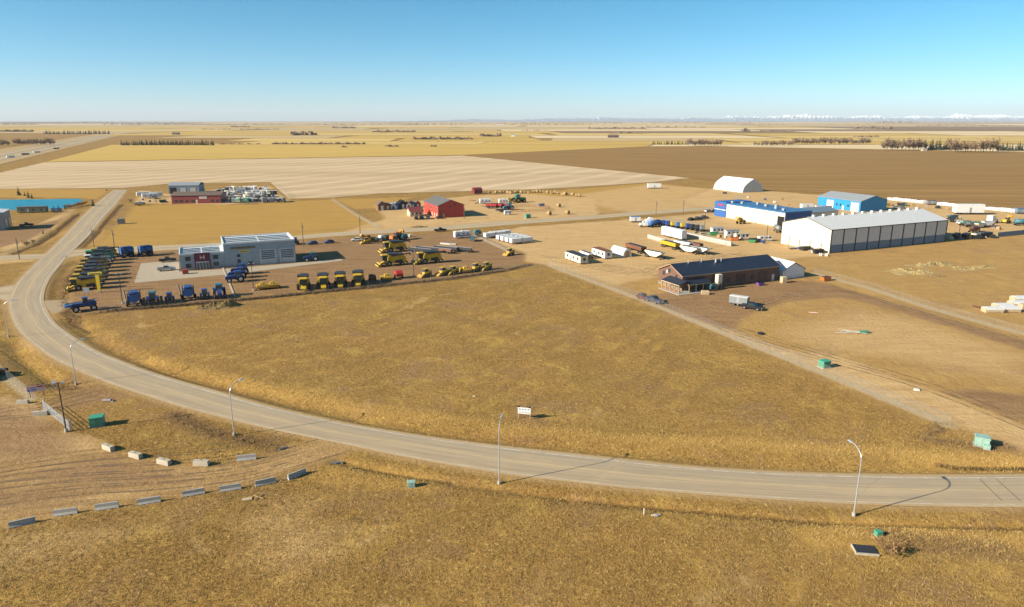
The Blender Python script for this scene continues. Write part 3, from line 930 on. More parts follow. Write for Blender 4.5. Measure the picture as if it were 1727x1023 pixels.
# pond-side trees
for px, py, hp, kd, lb in ((32, 329, 16, 'spruce', 'tall dark spruce on the far bank of the blue pond, leftmost'), (42, 330, 8, 'spruce', 'short spruce next to the tall one on the far pond bank'),
                          (48, 333, 13, 'spruce', 'middle-sized spruce on the far pond bank'), (54, 334, 9, 'spruce', 'rightmost small spruce on the far pond bank'),
                          (91, 353, 8, 'spruce', 'small spruce on the near pond bank, left one of three'), (99, 352.5, 9, 'spruce', 'small spruce on the near pond bank, middle of three'),
                          (110, 352, 9, 'spruce', 'small spruce on the near pond bank, right one of three'), (157, 347, 14, 'spruce', 'dark spruce close to the left side of the far road'),
                          (73, 394, 9, 'spruce', 'lone dark spruce between the dirt yard and the road'), (45, 414, 12, 'willow', 'yellowish bush by the dirt yard, left of the pair'),
                          (56, 410, 9, 'willow', 'yellowish bush by the dirt yard, right of the pair'), (221, 343, 9, 'willow', 'bushy tree at the left end of the trailer dealer yard'),
                          (1320, 337, 5, 'spruce', 'small dark tree standing behind the blue roofed workshop'), (180, 323, 4, 'bare', 'low dark bush at the far end of the paved road'),
                          (229, 347, 6, 'willow', 'small bush beside the parked silver van'), (243, 347, 6, 'bare', 'small dark bush just right of the parked silver van')):
    x, y = G(px, py)
    tree(kd, {'spruce': 'spruce_tree', 'willow': 'willow_bush', 'bare': 'bare_bush'}[kd], x, y, hp * math.hypot(y, 45) / FPX, lb, None, trg)
for i in range(16):
    px = 112 + i * 2.2 + trg.uniform(-1, 1)
    x, y = G(px, 352 - (px - 112) * 0.22 + trg.uniform(-1, 1.5))
    tree('shrub', 'russet_shrub', x, y, trg.uniform(1.6, 3.0), 'low russet shrub in the thicket at the right end of the pond', 'russet thicket by the pond', trg)
x, y = G(1494, 934)
tree('shrub', 'russet_shrub', x, y, 2.1, 'reddish brown shrub beside the flat grey slab in the foreground', None, trg)['category'] = 'shrub'
x, y = G(1518, 932)
tree('shrub', 'russet_shrub', x, y, 1.5, 'smaller dark shrub right of the reddish one by the slab', None, trg)['category'] = 'shrub'

def woods(name, segs, kind_mat, label):
    """a far-off wood that reads as one mass: thousands of twig faces"""
    V, F = [], []
    rg = np.random.default_rng(len(name) * 7 + len(segs))
    for x0, x1, yb, hp, dens in segs:
        n = int((x1 - x0) * dens)
        for i in range(n):
            px = rg.uniform(x0, x1)
            x, y = G(px, yb + rg.uniform(-0.25, 0.25))
            hh = hp * y / FPX * rg.uniform(0.4, 1.05) * (0.6 + 0.4 * math.sin(px * 0.21 + yb) ** 2)
            w = hh * rg.uniform(0.3, 0.7)
            for q in range(5):
                a = rg.uniform(0, 6.28); dx, dy = math.cos(a) * w, math.sin(a) * w
                ox, oy, oz = rg.normal(0, w * 0.5), rg.normal(0, w * 0.5), hh * rg.uniform(0, 0.35)
                b = len(V)
                V.extend([(x + ox - dx * .6, y + oy - dy * .6, oz), (x + ox + dx * .6, y + oy + dy * .6, oz), (x + ox + dx * 0.35, y + oy + dy * .35, oz + hh * 0.65), (x + ox - dx * .3, y + oy - dy * .3, oz + hh * 0.6)])
                F.append((b, b + 1, b + 2, b + 3))
    me = bpy.data.meshes.new(name)
    me.from_pydata(V, [], F)
    me.materials.append(kind_mat)
    o = bpy.data.objects.new(name, me)
    COL.objects.link(o)
    return tag(o, label, 'wood', None, 'stuff')
woods('distant_shelterbelts', [(0, 57, 222, 4.5, 2), (370, 440, 243, 2.2, 1.6), (458, 615, 243, 4.0, 2.2), (494, 534, 227.5, 7, 3), (627, 700, 222.5, 4, 2.5), (697, 797, 235, 5.5, 1.8), (812, 843, 230, 5.5, 2), (1252, 1264, 221.5, 6, 2.5),
      (1282, 1342, 221.5, 2.2, 2), (993, 1090, 217, 3.5, 1.6), (1090, 1191, 214.5, 2.5, 1.6), (1030, 1090, 225, 3.5, 1.8), (1437, 1503, 217, 5.5, 2), (1480, 1548, 207.5, 4, 2), (340, 470, 218, 2, 1.4), (390, 420, 214, 3, 1.5), (560, 600, 216, 3.5, 1.5), (1440, 1480, 231, 4, 1.2),
      (560, 850, 239, 1.3, 0.35), (575, 585, 248, 3.5, 2), (650, 672, 247, 3.5, 1.2), (726, 736, 247, 3.5, 1.6), (760, 800, 222, 2, 1), (880, 930, 220, 2, 1), (1545, 1727, 212.5, 2.2, 1)], M_TWIG, 'brown leafless shelterbelts between the far fields')
hz = []
hr = random.Random(9)
for i in range(70):
    yb = hr.choice([209.8, 208.5, 207.3, 206.4, 205.6, 205.0])
    x0 = hr.uniform(-150, 1850)
    hz.append((x0, x0 + hr.uniform(50, 200), yb, hr.uniform(0.9, 2.0), 0.9))
woods('horizon_woods', hz, M_TWIG, 'bluish strips of wood along the horizon')

# ------------------------------------------------------------------ haze
def haze(density):
    m = MB()
    mt = bpy.data.materials.new('prairie_haze')
    mt.use_nodes = True
    nt = mt.node_tree
    nt.nodes.remove(nt.nodes['Principled BSDF'])
    v = nt.nodes.new('ShaderNodeVolumePrincipled')
    v.inputs['Color'].default_value = (0.86, 0.92, 1.0, 1)
    v.inputs['Density'].default_value = density
    v.inputs['Anisotropy'].default_value = 0.0
    nt.links.new(v.outputs[0], nt.nodes['Material Output'].inputs['Volume'])
    m.box(-34000, 34000, -3000, 27000, -6, 420, mt)
    o = m.build('haze')
    tag(o, 'thin pale air haze over the far prairie', 'haze', None, 'stuff')
haze(3.2e-5)

# ------------------------------------------------------------------ buildings
def root_at(name, a, ang, label, cat, z=None):
    x, y = G(*a)
    o = empty(name, (x, y, 0.0 if z is None else z), ang)
    return tag(o, label, cat)
def bx(name, parent, mat, *d, **kw):
    return MB().box(*d, mat, **kw).build(name, parent)
def gable_x(root, x0, x1, y0, y1, eave, ridge, wall, roof, over=0.4, th=0.16, trim=None):
    """gabled body with the ridge along x; returns the roof"""
    ym = (y0 + y1) / 2
    MB().prism_x([(y0, 0), (y1, 0), (y1, eave), (ym, ridge), (y0, eave)], x0, x1, wall).build('wall', root)
    k = (ridge - eave) / (ym - y0)
    m = MB()
    e = eave - over * k
    m.prism_x([(y0 - over, e + 0.02), (ym, ridge + 0.02), (ym, ridge + 0.02 + th), (y0 - over, e + 0.02 + th)], x0 - over, x1 + over, roof)
    m.prism_x([(ym, ridge + 0.02), (y1 + over, e + 0.02), (y1 + over, e + 0.02 + th), (ym, ridge + 0.02 + th)], x0 - over, x1 + over, roof)
    r = m.build('roof', root)
    if trim:
        t = MB()
        for yy in (y0 - over - 0.06, y1 + over):
            t.box(x0 - over, x1 + over, yy, yy + 0.06, e - 0.05, e + 0.24, trim)
        for xx in (x0 - over - 0.05, x1 + over):
            t.prism_x([(y0 - over, e - 0.03), (ym, ridge - 0.03), (ym, ridge + 0.21), (y0 - over, e + 0.21)], xx, xx + 0.05, trim)
            t.prism_x([(ym, ridge - 0.03), (y1 + over, e - 0.03), (y1 + over, e + 0.21), (ym, ridge + 0.21)], xx, xx + 0.05, trim)
        t.build('trim', r)
    return r
def window_y(root, x, z, w, h, y=-0.03, frame=None, glass=None):
    """window in a wall that faces -y"""
    f = MB(); fr = frame or M_DGREY
    for a in ((x - w / 2 - .08, x - w / 2, z - .08, z + h + .08), (x + w / 2, x + w / 2 + .08, z - .08, z + h + .08), (x - w / 2, x + w / 2, z + h, z + h + .08), (x - w / 2, x + w / 2, z - .08, z)):
        f.box(a[0], a[1], y - 0.05, y + 0.06, a[2], a[3], fr)
    o = f.build('window', root)
    bx('pane', o, glass or M_GLASS, x - w / 2, x + w / 2, y - 0.01, y + 0.05, z, z + h)
    return o
def door_y(root, x0, x1, h, mat, y=-0.03, rows=5, line=None, frame=None):
    """sectional overhead door in a wall that faces -y"""
    f = MB(); fr = frame or M_DGREY
    f.box(x0 - .15, x0, y - .06, y + .1, 0, h + .15, fr); f.box(x1, x1 + .15, y - .06, y + .1, 0, h + .15, fr); f.box(x0, x1, y - .06, y + .1, h, h + .15, fr)
    d = f.build('overhead_door', root)
    for i in range(rows):
        z0, z1 = h * i / rows + 0.02, h * (i + 1) / rows - 0.02
        MB().box(x0 + .01, x1 - .01, y - .02, y + .06, z0, z1, mat).build('panel', d)
    return d
def window_x(root, y, z, w, h, x=-0.03, frame=None, glass=None):
    """window in a wall that faces -x"""
    f = MB(); fr = frame or M_DGREY
    for a in ((y - w / 2 - .08, y - w / 2, z - .08, z + h + .08), (y + w / 2, y + w / 2 + .08, z - .08, z + h + .08), (y - w / 2, y + w / 2, z + h, z + h + .08), (y - w / 2, y + w / 2, z - .08, z)):
        f.box(x - 0.05, x + 0.06, a[0], a[1], a[2], a[3], fr)
    o = f.build('window', root)
    bx('pane', o, glass or M_GLASS, x - 0.01, x + 0.05, y - w / 2, y + w / 2, z, z + h)
    return o

# machinery dealership: low office block and tall workshop ------------------
M_GREYW = paint('grey_blue_cladding', (0.31, 0.38, 0.43), 0.5, ribs=0.35)
M_PARA = paint('parapet_flashing', (0.70, 0.70, 0.68), 0.4, dirt=False)
M_ROOFW = paint('pale_roof_membrane', (0.70, 0.70, 0.68), 0.7, dirt=False)
M_SOLAR = paint('solar_cell', (0.05, 0.07, 0.09), 0.25, dirt=False)
M_MAROON = paint('maroon_panel', (0.13, 0.02, 0.04), 0.4, dirt=False)
M_PINK = paint('pale_red_logo', (0.75, 0.42, 0.45), 0.4, dirt=False)
M_BLUEGREY = paint('blue_grey_door', (0.50, 0.54, 0.57), 0.4)
M_SIGNY = paint('sign_yellow', (0.80, 0.58, 0.04), 0.4, dirt=False)
dl = root_at('dealership_building', (305, 456.5), GRID, 'grey flat-roofed machinery dealership with maroon entrance and two overhead doors', 'building')
LW, TW, DP = 14.2, 24.0, 17.0
bx('office_block', dl, M_GREYW, 0, LW, 0, DP - 2, 0, 5.3)
bx('workshop_block', dl, M_GREYW, LW + 0.005, LW + TW, -0.25, DP, 0, 8.0)
def parapet(x0, x1, y0, y1, z):
    r = bx('roof', dl, M_ROOFW, x0 + .3, x1 - .3, y0 + .3, y1 - .3, z, z + 0.06)
    m = MB()
    m.box(x0 - .06, x1 + .06, y0 - .06, y0 + .3, z, z + .5, M_PARA); m.box(x0 - .06, x1 + .06, y1 - .3, y1 + .06, z, z + .5, M_PARA)
    m.box(x0 - .06, x0 + .3, y0 + .3, y1 - .3, z, z + .5, M_PARA); m.box(x1 - .3, x1 + .06, y0 + .3, y1 - .3, z, z + .5, M_PARA)
    m.build('parapet', r)
    n = 4
    for i in range(n):
        yy = y0 + 1.6 + i * (y1 - y0 - 2.6) / n
        for s_ in range(2):
            xa = x0 + 1 + s_ * (x1 - x0 - 1.6) / 2
            xb = xa + (x1 - x0 - 2.6) / 2
            MB().prism_x([(yy, z + .1), (yy + 1.5, z + .16), (yy + 1.5, z + .22), (yy, z + .16)], xa, xb, M_SOLAR).build('solar_panel', r)
parapet(0, LW, 0, DP - 2, 5.3)
parapet(LW + .01, LW + TW, -0.25, DP, 8.0)
bx('entrance_panel', dl, M_MAROON, 4.6, 9.6, -0.5, -0.02, 0, 5.75)
lg = MB()
for a in ((6.4, 6.75, 3.6, 4.9), (7.55, 7.9, 3.6, 4.9), (6.75, 7.55, 4.05, 4.4)):
    lg.box(a[0], a[1], -0.56, -0.5, a[2], a[3], M_PINK)
lg.build('logo', dl)
en = MB()
for i in range(5):
    en.box(5.1 + i * 0.98, 5.2 + i * 0.98, -0.62, -0.5, 0, 2.5, M_PARA)
en.box(5.0, 9.15, -0.64, -0.5, 2.5, 2.75, M_PARA)
ed = en.build('entrance_door', dl)
bx('pane', ed, M_GLASSB, 5.2, 9.05, -0.56, -0.505, 0.05, 2.5)
for x, z in ((2.6, 3.3), (2.6, 0.9), (11.4, 3.3), (11.4, 0.9)):
    window_y(dl, x, z, 1.5, 1.3)
window_y(dl, 0, 0, 0.01, 0.01) if False else None
for xa, xb in ((26.2, 31.2), (32.9, 37.7)):
    d = door_y(dl, xa, xb, 5.2, M_BLUEGREY, y=-0.28, rows=8, frame=M_PARA)
    for q in range(3, 8):
        bx('glazing', d, M_GLASSB, xa + .2, xb - .2, -.33, -.301, q * .65 + .14, q * .65 + .5)
window_y(dl, 18.9, 0.3, 0.9, 2.2, y=-0.28); window_y(dl, 18.9, 3.4, 0.8, 0.9, y=-0.28); window_y(dl, 22.6, 0.4, 1.6, 1.0, y=-0.28)
bx('dark_sign', dl, M_DGREY, 16.4, 24.6, -0.42, -0.26, 6.3, 6.9)
lt = MB()
for i in range(12):
    lt.box(16.6 + i * .66, 16.6 + i * .66 + 0.4, -0.45, -0.42, 6.42, 6.42 + (0.36 if i % 3 else 0.3), M_YEL2)
lt.build('sign_letters', dl)
bx('yellow_sign', dl, M_SIGNY, 19.3, 22.6, -0.42, -0.26, 4.9, 5.8)
lt = MB()
for i in range(6):
    lt.box(19.55 + i * .48, 19.55 + i * .48 + 0.3, -0.45, -0.42, 5.1, 5.5, M_BLUE)
lt.build('sign_letters', dl)

# brown workshop with porch ------------------------------------------------
M_ROOFB = paint('charcoal_blue_roof', (0.022, 0.03, 0.05), 0.45, var=0.3, ribs=0.0, dirt=False)
M_STONE = paint('porch_stone', (0.26, 0.20, 0.14), 0.85, var=0.45, scale=2.5)
M_TRIMB = paint('tan_trim', (0.42, 0.27, 0.16), 0.6, dirt=False)
M_BRDOOR = paint('dark_brown_door', (0.07, 0.045, 0.04), 0.5)
bw = root_at('brown_workshop', (1150, 491), GRID, 'long brown metal workshop with dark navy roof and timber porch', 'building')
BL, BD = 38.0, 12.0
rf = gable_x(bw, 0, BL, 0, BD, 4.7, 7.2, M_BROWNW, M_ROOFB, 0.5, 0.15, M_TRIMB)
for x, w, h in ((5.2, 3.6, 3.3), (13.4, 2.8, 3.0), (22.5, 3.4, 3.3), (31.5, 3.4, 3.3)):
    f = MB(); f.box(x - w / 2 - .12, x - w / 2, -.1, .05, 0, h + .12, M_BROWNW); f.box(x + w / 2, x + w / 2 + .12, -.1, .05, 0, h + .12, M_BROWNW); f.box(x - w / 2, x + w / 2, -.1, .05, h, h + .12, M_BROWNW)
    d = f.build('overhead_door', bw)
    for i in range(4):
        bx('panel', d, M_BRDOOR, x - w / 2 + .02, x + w / 2 - .02, -.05, .04, h * i / 4 + .02, h * (i + 1) / 4 - .02)
window_y(bw, 17.5, 1.3, 1.0, 1.2); window_y(bw, 27.2, 1.3, 1.0, 1.2)
bx('door', bw, M_WHITE, 35.2, 36.2, -.08, .02, 0, 2.1)
bx('stone_skirt', bw, M_STONE, -.12, -.01, 0, BD, 0, 1.0)
for y_, z_ in ((3.0, 3.4), (9.4, 3.4), (6.6, 4.6)):
    window_x(bw, y_, z_, 0.9, 1.0)
bx('gable_lamp', bw, M_WHITE, -.2, -.02, 7.3, 7.8, 4.2, 5.2)
for x, yy, r in ((6.0, 5.4, .12), (11, 5.4, .12), (16, 4.6, .28), (18.2, 4.7, .15)):
    zz = 4.7 + (7.2 - 4.7) * yy / 6 + .1
    MB().cyl((x, yy, zz), (x, yy, zz + 1.1), r, r, M_GALV, 8).cyl((x, yy, zz + 1.1), (x, yy, zz + 1.25), r * 1.5, r * .4, M_GALV, 8).build('roof_vent', rf)
pc = MB()
pc.prism_y([(-3.2, 2.6), (0.0, 3.55), (0.0, 3.7), (-3.2, 2.75)], -2.6, 6.2, M_ROOFB)
po = pc.build('porch_roof', bw)
MB().prism_x([(-3.0, 2.6), (-0.05, 3.5), (-0.05, 3.65), (-3.0, 2.75)], 0.02, 8.2, M_ROOFB).build('porch_roof', bw)
bx('porch_slab', bw, M_CONC, -4.2, 6.5, -4.0, 6.4, 0.02, 0.14)
for x, y in [(-3.0, -2.4), (-3.0, -.3), (-3.0, 1.8), (-3.0, 3.9), (-3.0, 6.0), (0.5, -2.8), (3.0, -2.8), (5.6, -2.8), (8.0, -2.8)]:
    MB().box(x - .12, x + .12, y - .12, y + .12, .14, 2.75, M_WOOD).build('porch_post', bw)
bx('porch_beam', bw, M_PALEWOOD, -3.15, -2.85, -2.6, 6.2, 2.38, 2.62)
bx('porch_beam', bw, M_PALEWOOD, .02, 8.2, -2.95, -2.65, 2.38, 2.62)
for y in (-1.35, .75, 2.85, 4.95):
    m = MB(); m.box(-3.05, -2.95, y - .9, y + .9, .9, 1.0, M_ORANGE); m.box(-3.05, -2.95, y - .9, y + .9, .3, .4, M_ORANGE)
    for q in range(5):
        m.box(-3.04, -2.96, y - .8 + q * .4 - .04, y - .8 + q * .4 + .04, .4, .9, M_WOOD)
    m.build('railing', bw)
m = MB(); m.box(8.4, 11.0, -3.0, -.2, 0.02, 1.9, M_STONE); m.build('storage_box', bw)

# white shed with arched cover next to the brown workshop
M_TARP = paint('white_fabric_cover', (0.80, 0.80, 0.80), 0.5, dirt=False)
sh = root_at('white_shed', (1319, 471), GRID, 'small white gabled shed against the right end of the brown workshop', 'shed')
MB().prism_y([(0, 0), (9.5, 0), (9.5, 2.9), (4.75, 5.2), (0, 2.9)], 0, 12.0, M_TARP).build('wall', sh)
r = MB().prism_y([(-.2, 2.83), (4.75, 5.25), (4.75, 5.38), (-.2, 2.96)], -.3, 12.3, M_TARP).prism_y([(4.75, 5.25), (9.7, 2.83), (9.7, 2.96), (4.75, 5.38)], -.3, 12.3, M_TARP).build('roof', sh)
m = MB(); m.prism_y([(-.2, 2.7), (4.75, 5.12), (4.75, 5.3), (-.2, 2.88)], -.36, -.3, M_DGREY).prism_y([(4.75, 5.12), (9.7, 2.7), (9.7, 2.88), (4.75, 5.3)], -.36, -.3, M_DGREY); m.build('trim', r)
for xx in (2.6, 7.0):
    bx('door', sh, M_WHITE, xx - 1.8, xx + 1.8, -.08, -.01, 0, 2.6)
m = MB(); m.box(-.04, 0.02, -.06, .02, 0, 2.85, M_DGREY); m.box(9.48, 9.54, -.06, .02, 0, 2.85, M_DGREY); m.build('corner_trim', sh)

# long white storage hall ---------------------------------------------------
M_HALLR = paint('white_hall_roof', (0.62, 0.61, 0.585), 0.5, var=0.08, ribs=1.0, dirt=False)
M_HALLP = paint('grey_hall_panel', (0.64, 0.615, 0.58), 0.55, var=0.1)
M_HALLB = paint('blue_grey_base', (0.15, 0.22, 0.29), 0.6)
hl = root_at('storage_hall', (1398, 427), GRID, 'very long white storage hall with ten grey wall bays and blue base', 'building')
HL, HD, HE, HR = 67.0, 25.0, 9.1, 12.4
gable_x(hl, 0, HL, 0, HD, HE, HR, M_CREAM, M_HALLR, 0.3, 0.2, M_DGREY)
nb = 10
for i in range(nb):
    x0, x1 = HL * i / nb + .2, HL * (i + 1) / nb - .2
    bx('wall_panel', hl, M_HALLP, x0, x1, -.12, -.01, 3.2, HE - .35)
    bx('base_panel', hl, M_HALLB, x0, x1, -.16, -.01, 0, 3.15)
for i in range(nb + 1):
    x = min(max(HL * i / nb, .2), HL - .2)
    bx('column', hl, M_DGREY, x - .17, x + .17, -.3, -.01, 0, HE - .2)
for y in (4, 9.5, 15, 20.5):
    bx('downpipe', hl, M_GREY, -.25, -.01, y - .12, y + .12, 0, 3.4)
for i in range(12):
    bx('roof_vent', hl, M_WHITE, 3 + i * 5.5, 3.9 + i * 5.5, HD / 2 - .5, HD / 2 + .5, HR + .15, HR + .85)

# blue barn -----------------------------------------------------------------
M_BARNB = paint('bright_blue_siding', (0.012, 0.25, 0.52), 0.45, ribs=0.3, dirt=False)
M_ROOFG = paint('grey_metal_roof', (0.36, 0.37, 0.37), 0.4, 0.2, var=0.1, dirt=False)
bb = root_at('blue_barn', (1450, 357.5), GRID, 'bright blue barn with grey metal roof and two white doors', 'barn')
MB().prism_y([(0, 0), (21, 0), (21, 6.0), (10.5, 8.6), (0, 6.0)], 0, 30, M_BARNB).build('wall', bb)
MB().prism_y([(-.4, 5.92), (10.5, 8.62), (10.5, 8.8), (-.4, 6.1)], -.4, 30.4, M_ROOFG).prism_y([(10.5, 8.62), (21.4, 5.92), (21.4, 6.1), (10.5, 8.8)], -.4, 30.4, M_ROOFG).build('roof', bb)
for y0, y1, h in ((1.0, 6.2, 4.6), (18.5, 23.2, 4.4)):
    d = bx('door', bb, M_WHITE, -.15, -.01, y0, y1, 0, h)
    bx('lintel', d, M_SILVER, -.22, -.01, y0 - .3, y1 + .3, h + .02, h + .6)
bx('door', bb, M_WHITE, -.12, -.01, 11.0, 12.2, 0, 2.4)
for y in (8.2, 13.5, 16.2):
    window_x(bb, y, 2.2, 1.0, 1.0)

# white and blue truck shop -------------------------------------------------
M_DBLUE = paint('deep_blue_cladding', (0.03, 0.12, 0.36), 0.45, ribs=0.3, dirt=False)
M_BROOF = paint('blue_metal_roof', (0.05, 0.16, 0.33), 0.4, var=0.3, dirt=False)
ts = root_at('truck_shop', (1322, 384), GRID, 'white truck repair shop with blue flat roof and blue office end', 'building')
TL = 41.0
bx('wall', ts, M_CREAM, 0, 17, 0, TL, 0, 7.0)
r = bx('roof', ts, M_BROOF, -.15, 17.15, -.15, TL + .15, 7.0, 7.5)
bx('office_block', ts, M_DBLUE, -.3, 17.2, TL + .16, TL + 9, 0, 7.9)
bx('white_band', ts, M_WHITE, -.34, 17.25, TL + .1, TL + 9.05, 3.6, 3.95)
bx('office_sign', ts, M_RED, -.42, -.31, TL + 2, TL + 6.4, 5.8, 6.6)
for i, y in enumerate((2.4, 10.5, 18.4, 26.3, 34.0)):
    if i == 0:
        d = bx('overhead_door', ts, M_BLACK, -.06, -.003, y - 2.2, y + 2.2, 0, 5.2)
    else:
        f = MB(); f.box(-.12, -.005, y - 2.75, y - 2.6, 0, 5.0, M_TAN); f.box(-.12, -.005, y + 2.6, y + 2.75, 0, 5.0, M_TAN); f.box(-.12, -.005, y - 2.75, y + 2.75, 5.0, 5.25, M_TAN)
        d = f.build('overhead_door', ts)
        for q in range(5):
            bx('panel', d, M_WHITE, -.08, -.005, y - 2.58, y + 2.58, q * 1.0 + .02, q * 1.0 + .98)
bx('blue_end', ts, M_DBLUE, .05, 16.9, -.12, -.01, 0, 6.9)
for x, y in ((3, 40), (6, 36), (9, 22), (12, 18), (6, 12), (11, 30), (4, 5)):
    bx('roof_unit', r, M_GALV, x, x + 1.6, y, y + 1.4, 7.52, 8.5)
ax = root_at('shop_annex', (1358, 376), GRID, 'low pale annex with grey-blue roof between truck shop and storage hall', 'building')
gable_x(ax, 0, 22, 0, 14, 5.0, 6.6, M_CREAM, M_HALLB, .3)

# fabric quonset ------------------------------------------------------------
qs = root_at('fabric_quonset', (1252, 324.5), GRID, 'white fabric arch shelter at the edge of the ploughed field', 'shelter')
prof = [(0, 0), (.35, 2.2), (1.5, 4.4), (3.6, 6.2), (6.4, 7.9), (9.4, 9.3), (12.4, 7.9), (15.2, 6.2), (17.3, 4.4), (18.45, 2.2), (18.8, 0)]
MB().prism_y(prof, 0, 31, M_TARP).build('cover', qs)
pin = [(9.4 + (x - 9.4) * .97, z * .985) for x, z in prof]
MB().prism_y(pin, -.12, -.01, paint('grey_end_wall', (0.50, 0.52, 0.54), 0.6, dirt=False)).build('end_wall', qs)
bx('door', qs, M_SILVER, 6.8, 12, -.25, -.13, 0, 4.6)
for i in range(1, 6):
    mm = MB()
    pr = [(9.4 + (x - 9.4) * 1.004, z * 1.006) for x, z in prof]
    for a_, b_ in zip(pr[:-1], pr[1:]):
        mm.quad((a_[0], i * 5.1, a_[1]), (b_[0], i * 5.1, b_[1]), (b_[0], i * 5.1 + .25, b_[1]), (a_[0], i * 5.1 + .25, a_[1]), M_WHITE)
    mm.build('rib', qs)

# red barn ------------------------------------------------------------------
M_BARNR = paint('red_siding', (0.44, 0.05, 0.035), 0.5, ribs=0.3, dirt=False)
rb = root_at('red_barn', (739, 367.5), GRID, 'large red barn with grey roof beside the gravel road', 'barn')
MB().prism_y([(0, 0), (14.5, 0), (14.5, 6.4), (7.25, 9.2), (0, 6.4)], 0, 24, M_BARNR).build('wall', rb)
MB().prism_y([(-.4, 6.3), (7.25, 9.22), (7.25, 9.4), (-.4, 6.48)], -.4, 24.4, paint('dark_grey_shingle', (0.13, 0.125, 0.12), 0.7, dirt=False)).prism_y([(7.25, 9.22), (14.9, 6.3), (14.9, 6.48), (7.25, 9.4)], -.4, 24.4, MC['dark_grey_shingle']).build('roof', rb)
for y in (3, 7, 11, 15, 19):
    window_x(rb, y, 3.8, 1.0, 1.4, frame=M_TAN)
for y in (1.2, 5, 9):
    bx('door', rb, M_TAN, -.12, -.01, y, y + 1.6, 0, 2.3)
bx('corner_trim', rb, M_TAN, -.1, .1, -.1, .1, 0, 6.3)
window_y(rb, 7.0, 5.6, .7, .8); window_y(rb, 9.2, 6.4, .7, .8)
bx('door', rb, M_TAN, 2.6, 3.6, -.1, -.01, 0, 2.2)
cb = root_at('farm_shop', (692, 365), GRID, 'small pale shop with a red roof beside the big red barn', 'building')
gable_x(cb, 0, 7.0, 0, 6.5, 2.9, 4.6, M_TAN, paint('dark_red_roof', (0.20, 0.05, 0.045), 0.6, dirt=False), .5)
for x in (1.4, 3.6, 5.4):
    window_y(cb, x, .9, .9, 1.1, frame=M_WHITE)
MB().prism_x([(-2.2, 2.3), (-.02, 2.8), (-.02, 2.9), (-2.2, 2.4)], 1.5, 7.0, MC['dark_red_roof']).build('porch_roof', cb)
for x in (1.6, 4.2, 6.9):
    bx('porch_post', cb, M_WHITE, x - .08, x + .08, -2.15, -2.0, 0, 2.35)

# row of garden sheds
def shed(wall, roof, w=3.2, d=4.0, h=2.3, rg_=3.6):
    def mk():
        o = empty('garden_shed')
        MB().prism_y([(0, 0), (w, 0), (w, h), (w / 2, rg_), (0, h)], 0, d, wall).build('wall', o)
        MB().prism_y([(-.25, h - .18), (w / 2, rg_ + .03), (w / 2, rg_ + .13), (-.25, h - .06)], -.3, d + .3, roof).prism_y([(w / 2, rg_ + .03), (w + .25, h - .18), (w + .25, h - .06), (w / 2, rg_ + .13)], -.3, d + .3, roof).build('roof', o)
        MB().box(w / 2 - .5, w / 2 + .5, -.06, -.01, 0, 1.9, M_WHITE if wall is not M_WHITE else M_DGREY).build('door', o)
        return o
    return mk
M_SHING = paint('brown_shingle', (0.14, 0.10, 0.075), 0.8, dirt=False)
M_LBROWN = paint('stained_cedar', (0.20, 0.10, 0.045), 0.7)
for i, (px, py, wl, rf_, s_, lb) in enumerate((
        (638, 355, M_LBROWN, M_SHING, 1.45, 'large brown cedar shed at the left end of the shed row'), (649, 354, M_LBROWN, M_SHING, 1.15, 'smaller brown cedar shed, second from left in the shed row'),
        (659, 353, M_WHITE, M_HALLB, 1.0, 'white shed with blue-grey roof, third in the shed row'), (664, 352.5, M_BLUE2, M_HALLB, 1.0, 'pale blue shed in the middle of the shed row'),
        (674, 352, M_DGREY, M_BLACK, 1.35, 'tall dark grey shed with white door in the shed row'), (685, 351.5, M_WHITE, M_BLACK, 1.0, 'small white shed with black roof in the shed row'),
        (692, 350.5, M_TEAL, M_BLACK, 1.05, 'dark teal shed near the right end of the shed row'), (700, 350, M_RED, M_SHING, 1.1, 'red shed at the right end of the shed row, next to the barn'))):
    put('shed%d' % i, shed(wl, rf_), px, py, GRID, lb, 'shed', 'garden sheds in a row', s=s_)

# trailer dealer at the far left
rv = root_at('trailer_dealership', (290, 343.5), R(7), 'long dark red dealership with brown roof at the trailer lot', 'building')
M_RVR = paint('dark_red_siding', (0.20, 0.03, 0.03), 0.5, ribs=.3, dirt=False)
gable_x(rv, 0, 29, 0, 14, 5.0, 6.6, M_RVR, M_SHING, .5)
bx('sign', rv, M_WHITE, 16.5, 21, -.15, -.01, 3.0, 4.2)
lt = MB()
for i in range(7):
    lt.box(16.8 + i * .6, 17.2 + i * .6, -.19, -.15, 3.4, 3.85, M_RVR)
lt.build('sign_letters', rv)
for x in (2.5, 5.5, 9, 12.5, 24, 27):
    window_y(rv, x, 1.0, 1.5, 1.3)
bx('door', rv, M_TAN, 14.2, 15.4, -.1, -.01, 0, 2.3)
rg2 = root_at('steel_shop', (285, 326.5), R(10), 'pale blue-grey steel shop behind the dark red dealership', 'building')
bx('wall', rg2, M_HALLB, 0, 20, 0, 16, 0, 5.6)
MB().prism_x([(-.3, 5.6), (8, 7.2), (8, 7.35), (-.3, 5.75)], -.3, 20.3, M_ROOFG).prism_x([(8, 7.2), (16.3, 5.6), (16.3, 5.75), (8, 7.35)], -.3, 20.3, M_ROOFG).build('roof', rg2)
for x in (3, 9.5, 16):
    door_y(rg2, x - 2, x + 2, 4.2, M_BLACK if x == 3 else M_SILVER, rows=4)
lb_ = root_at('metal_warehouse', (10, 388), A(90), 'grey metal warehouse cut off by the left edge of the picture', 'building')
bx('wall', lb_, paint('ribbed_grey_wall', (0.30, 0.31, 0.32), .5, ribs=.4), 0, 14, 0, 30, 0, 8.2)
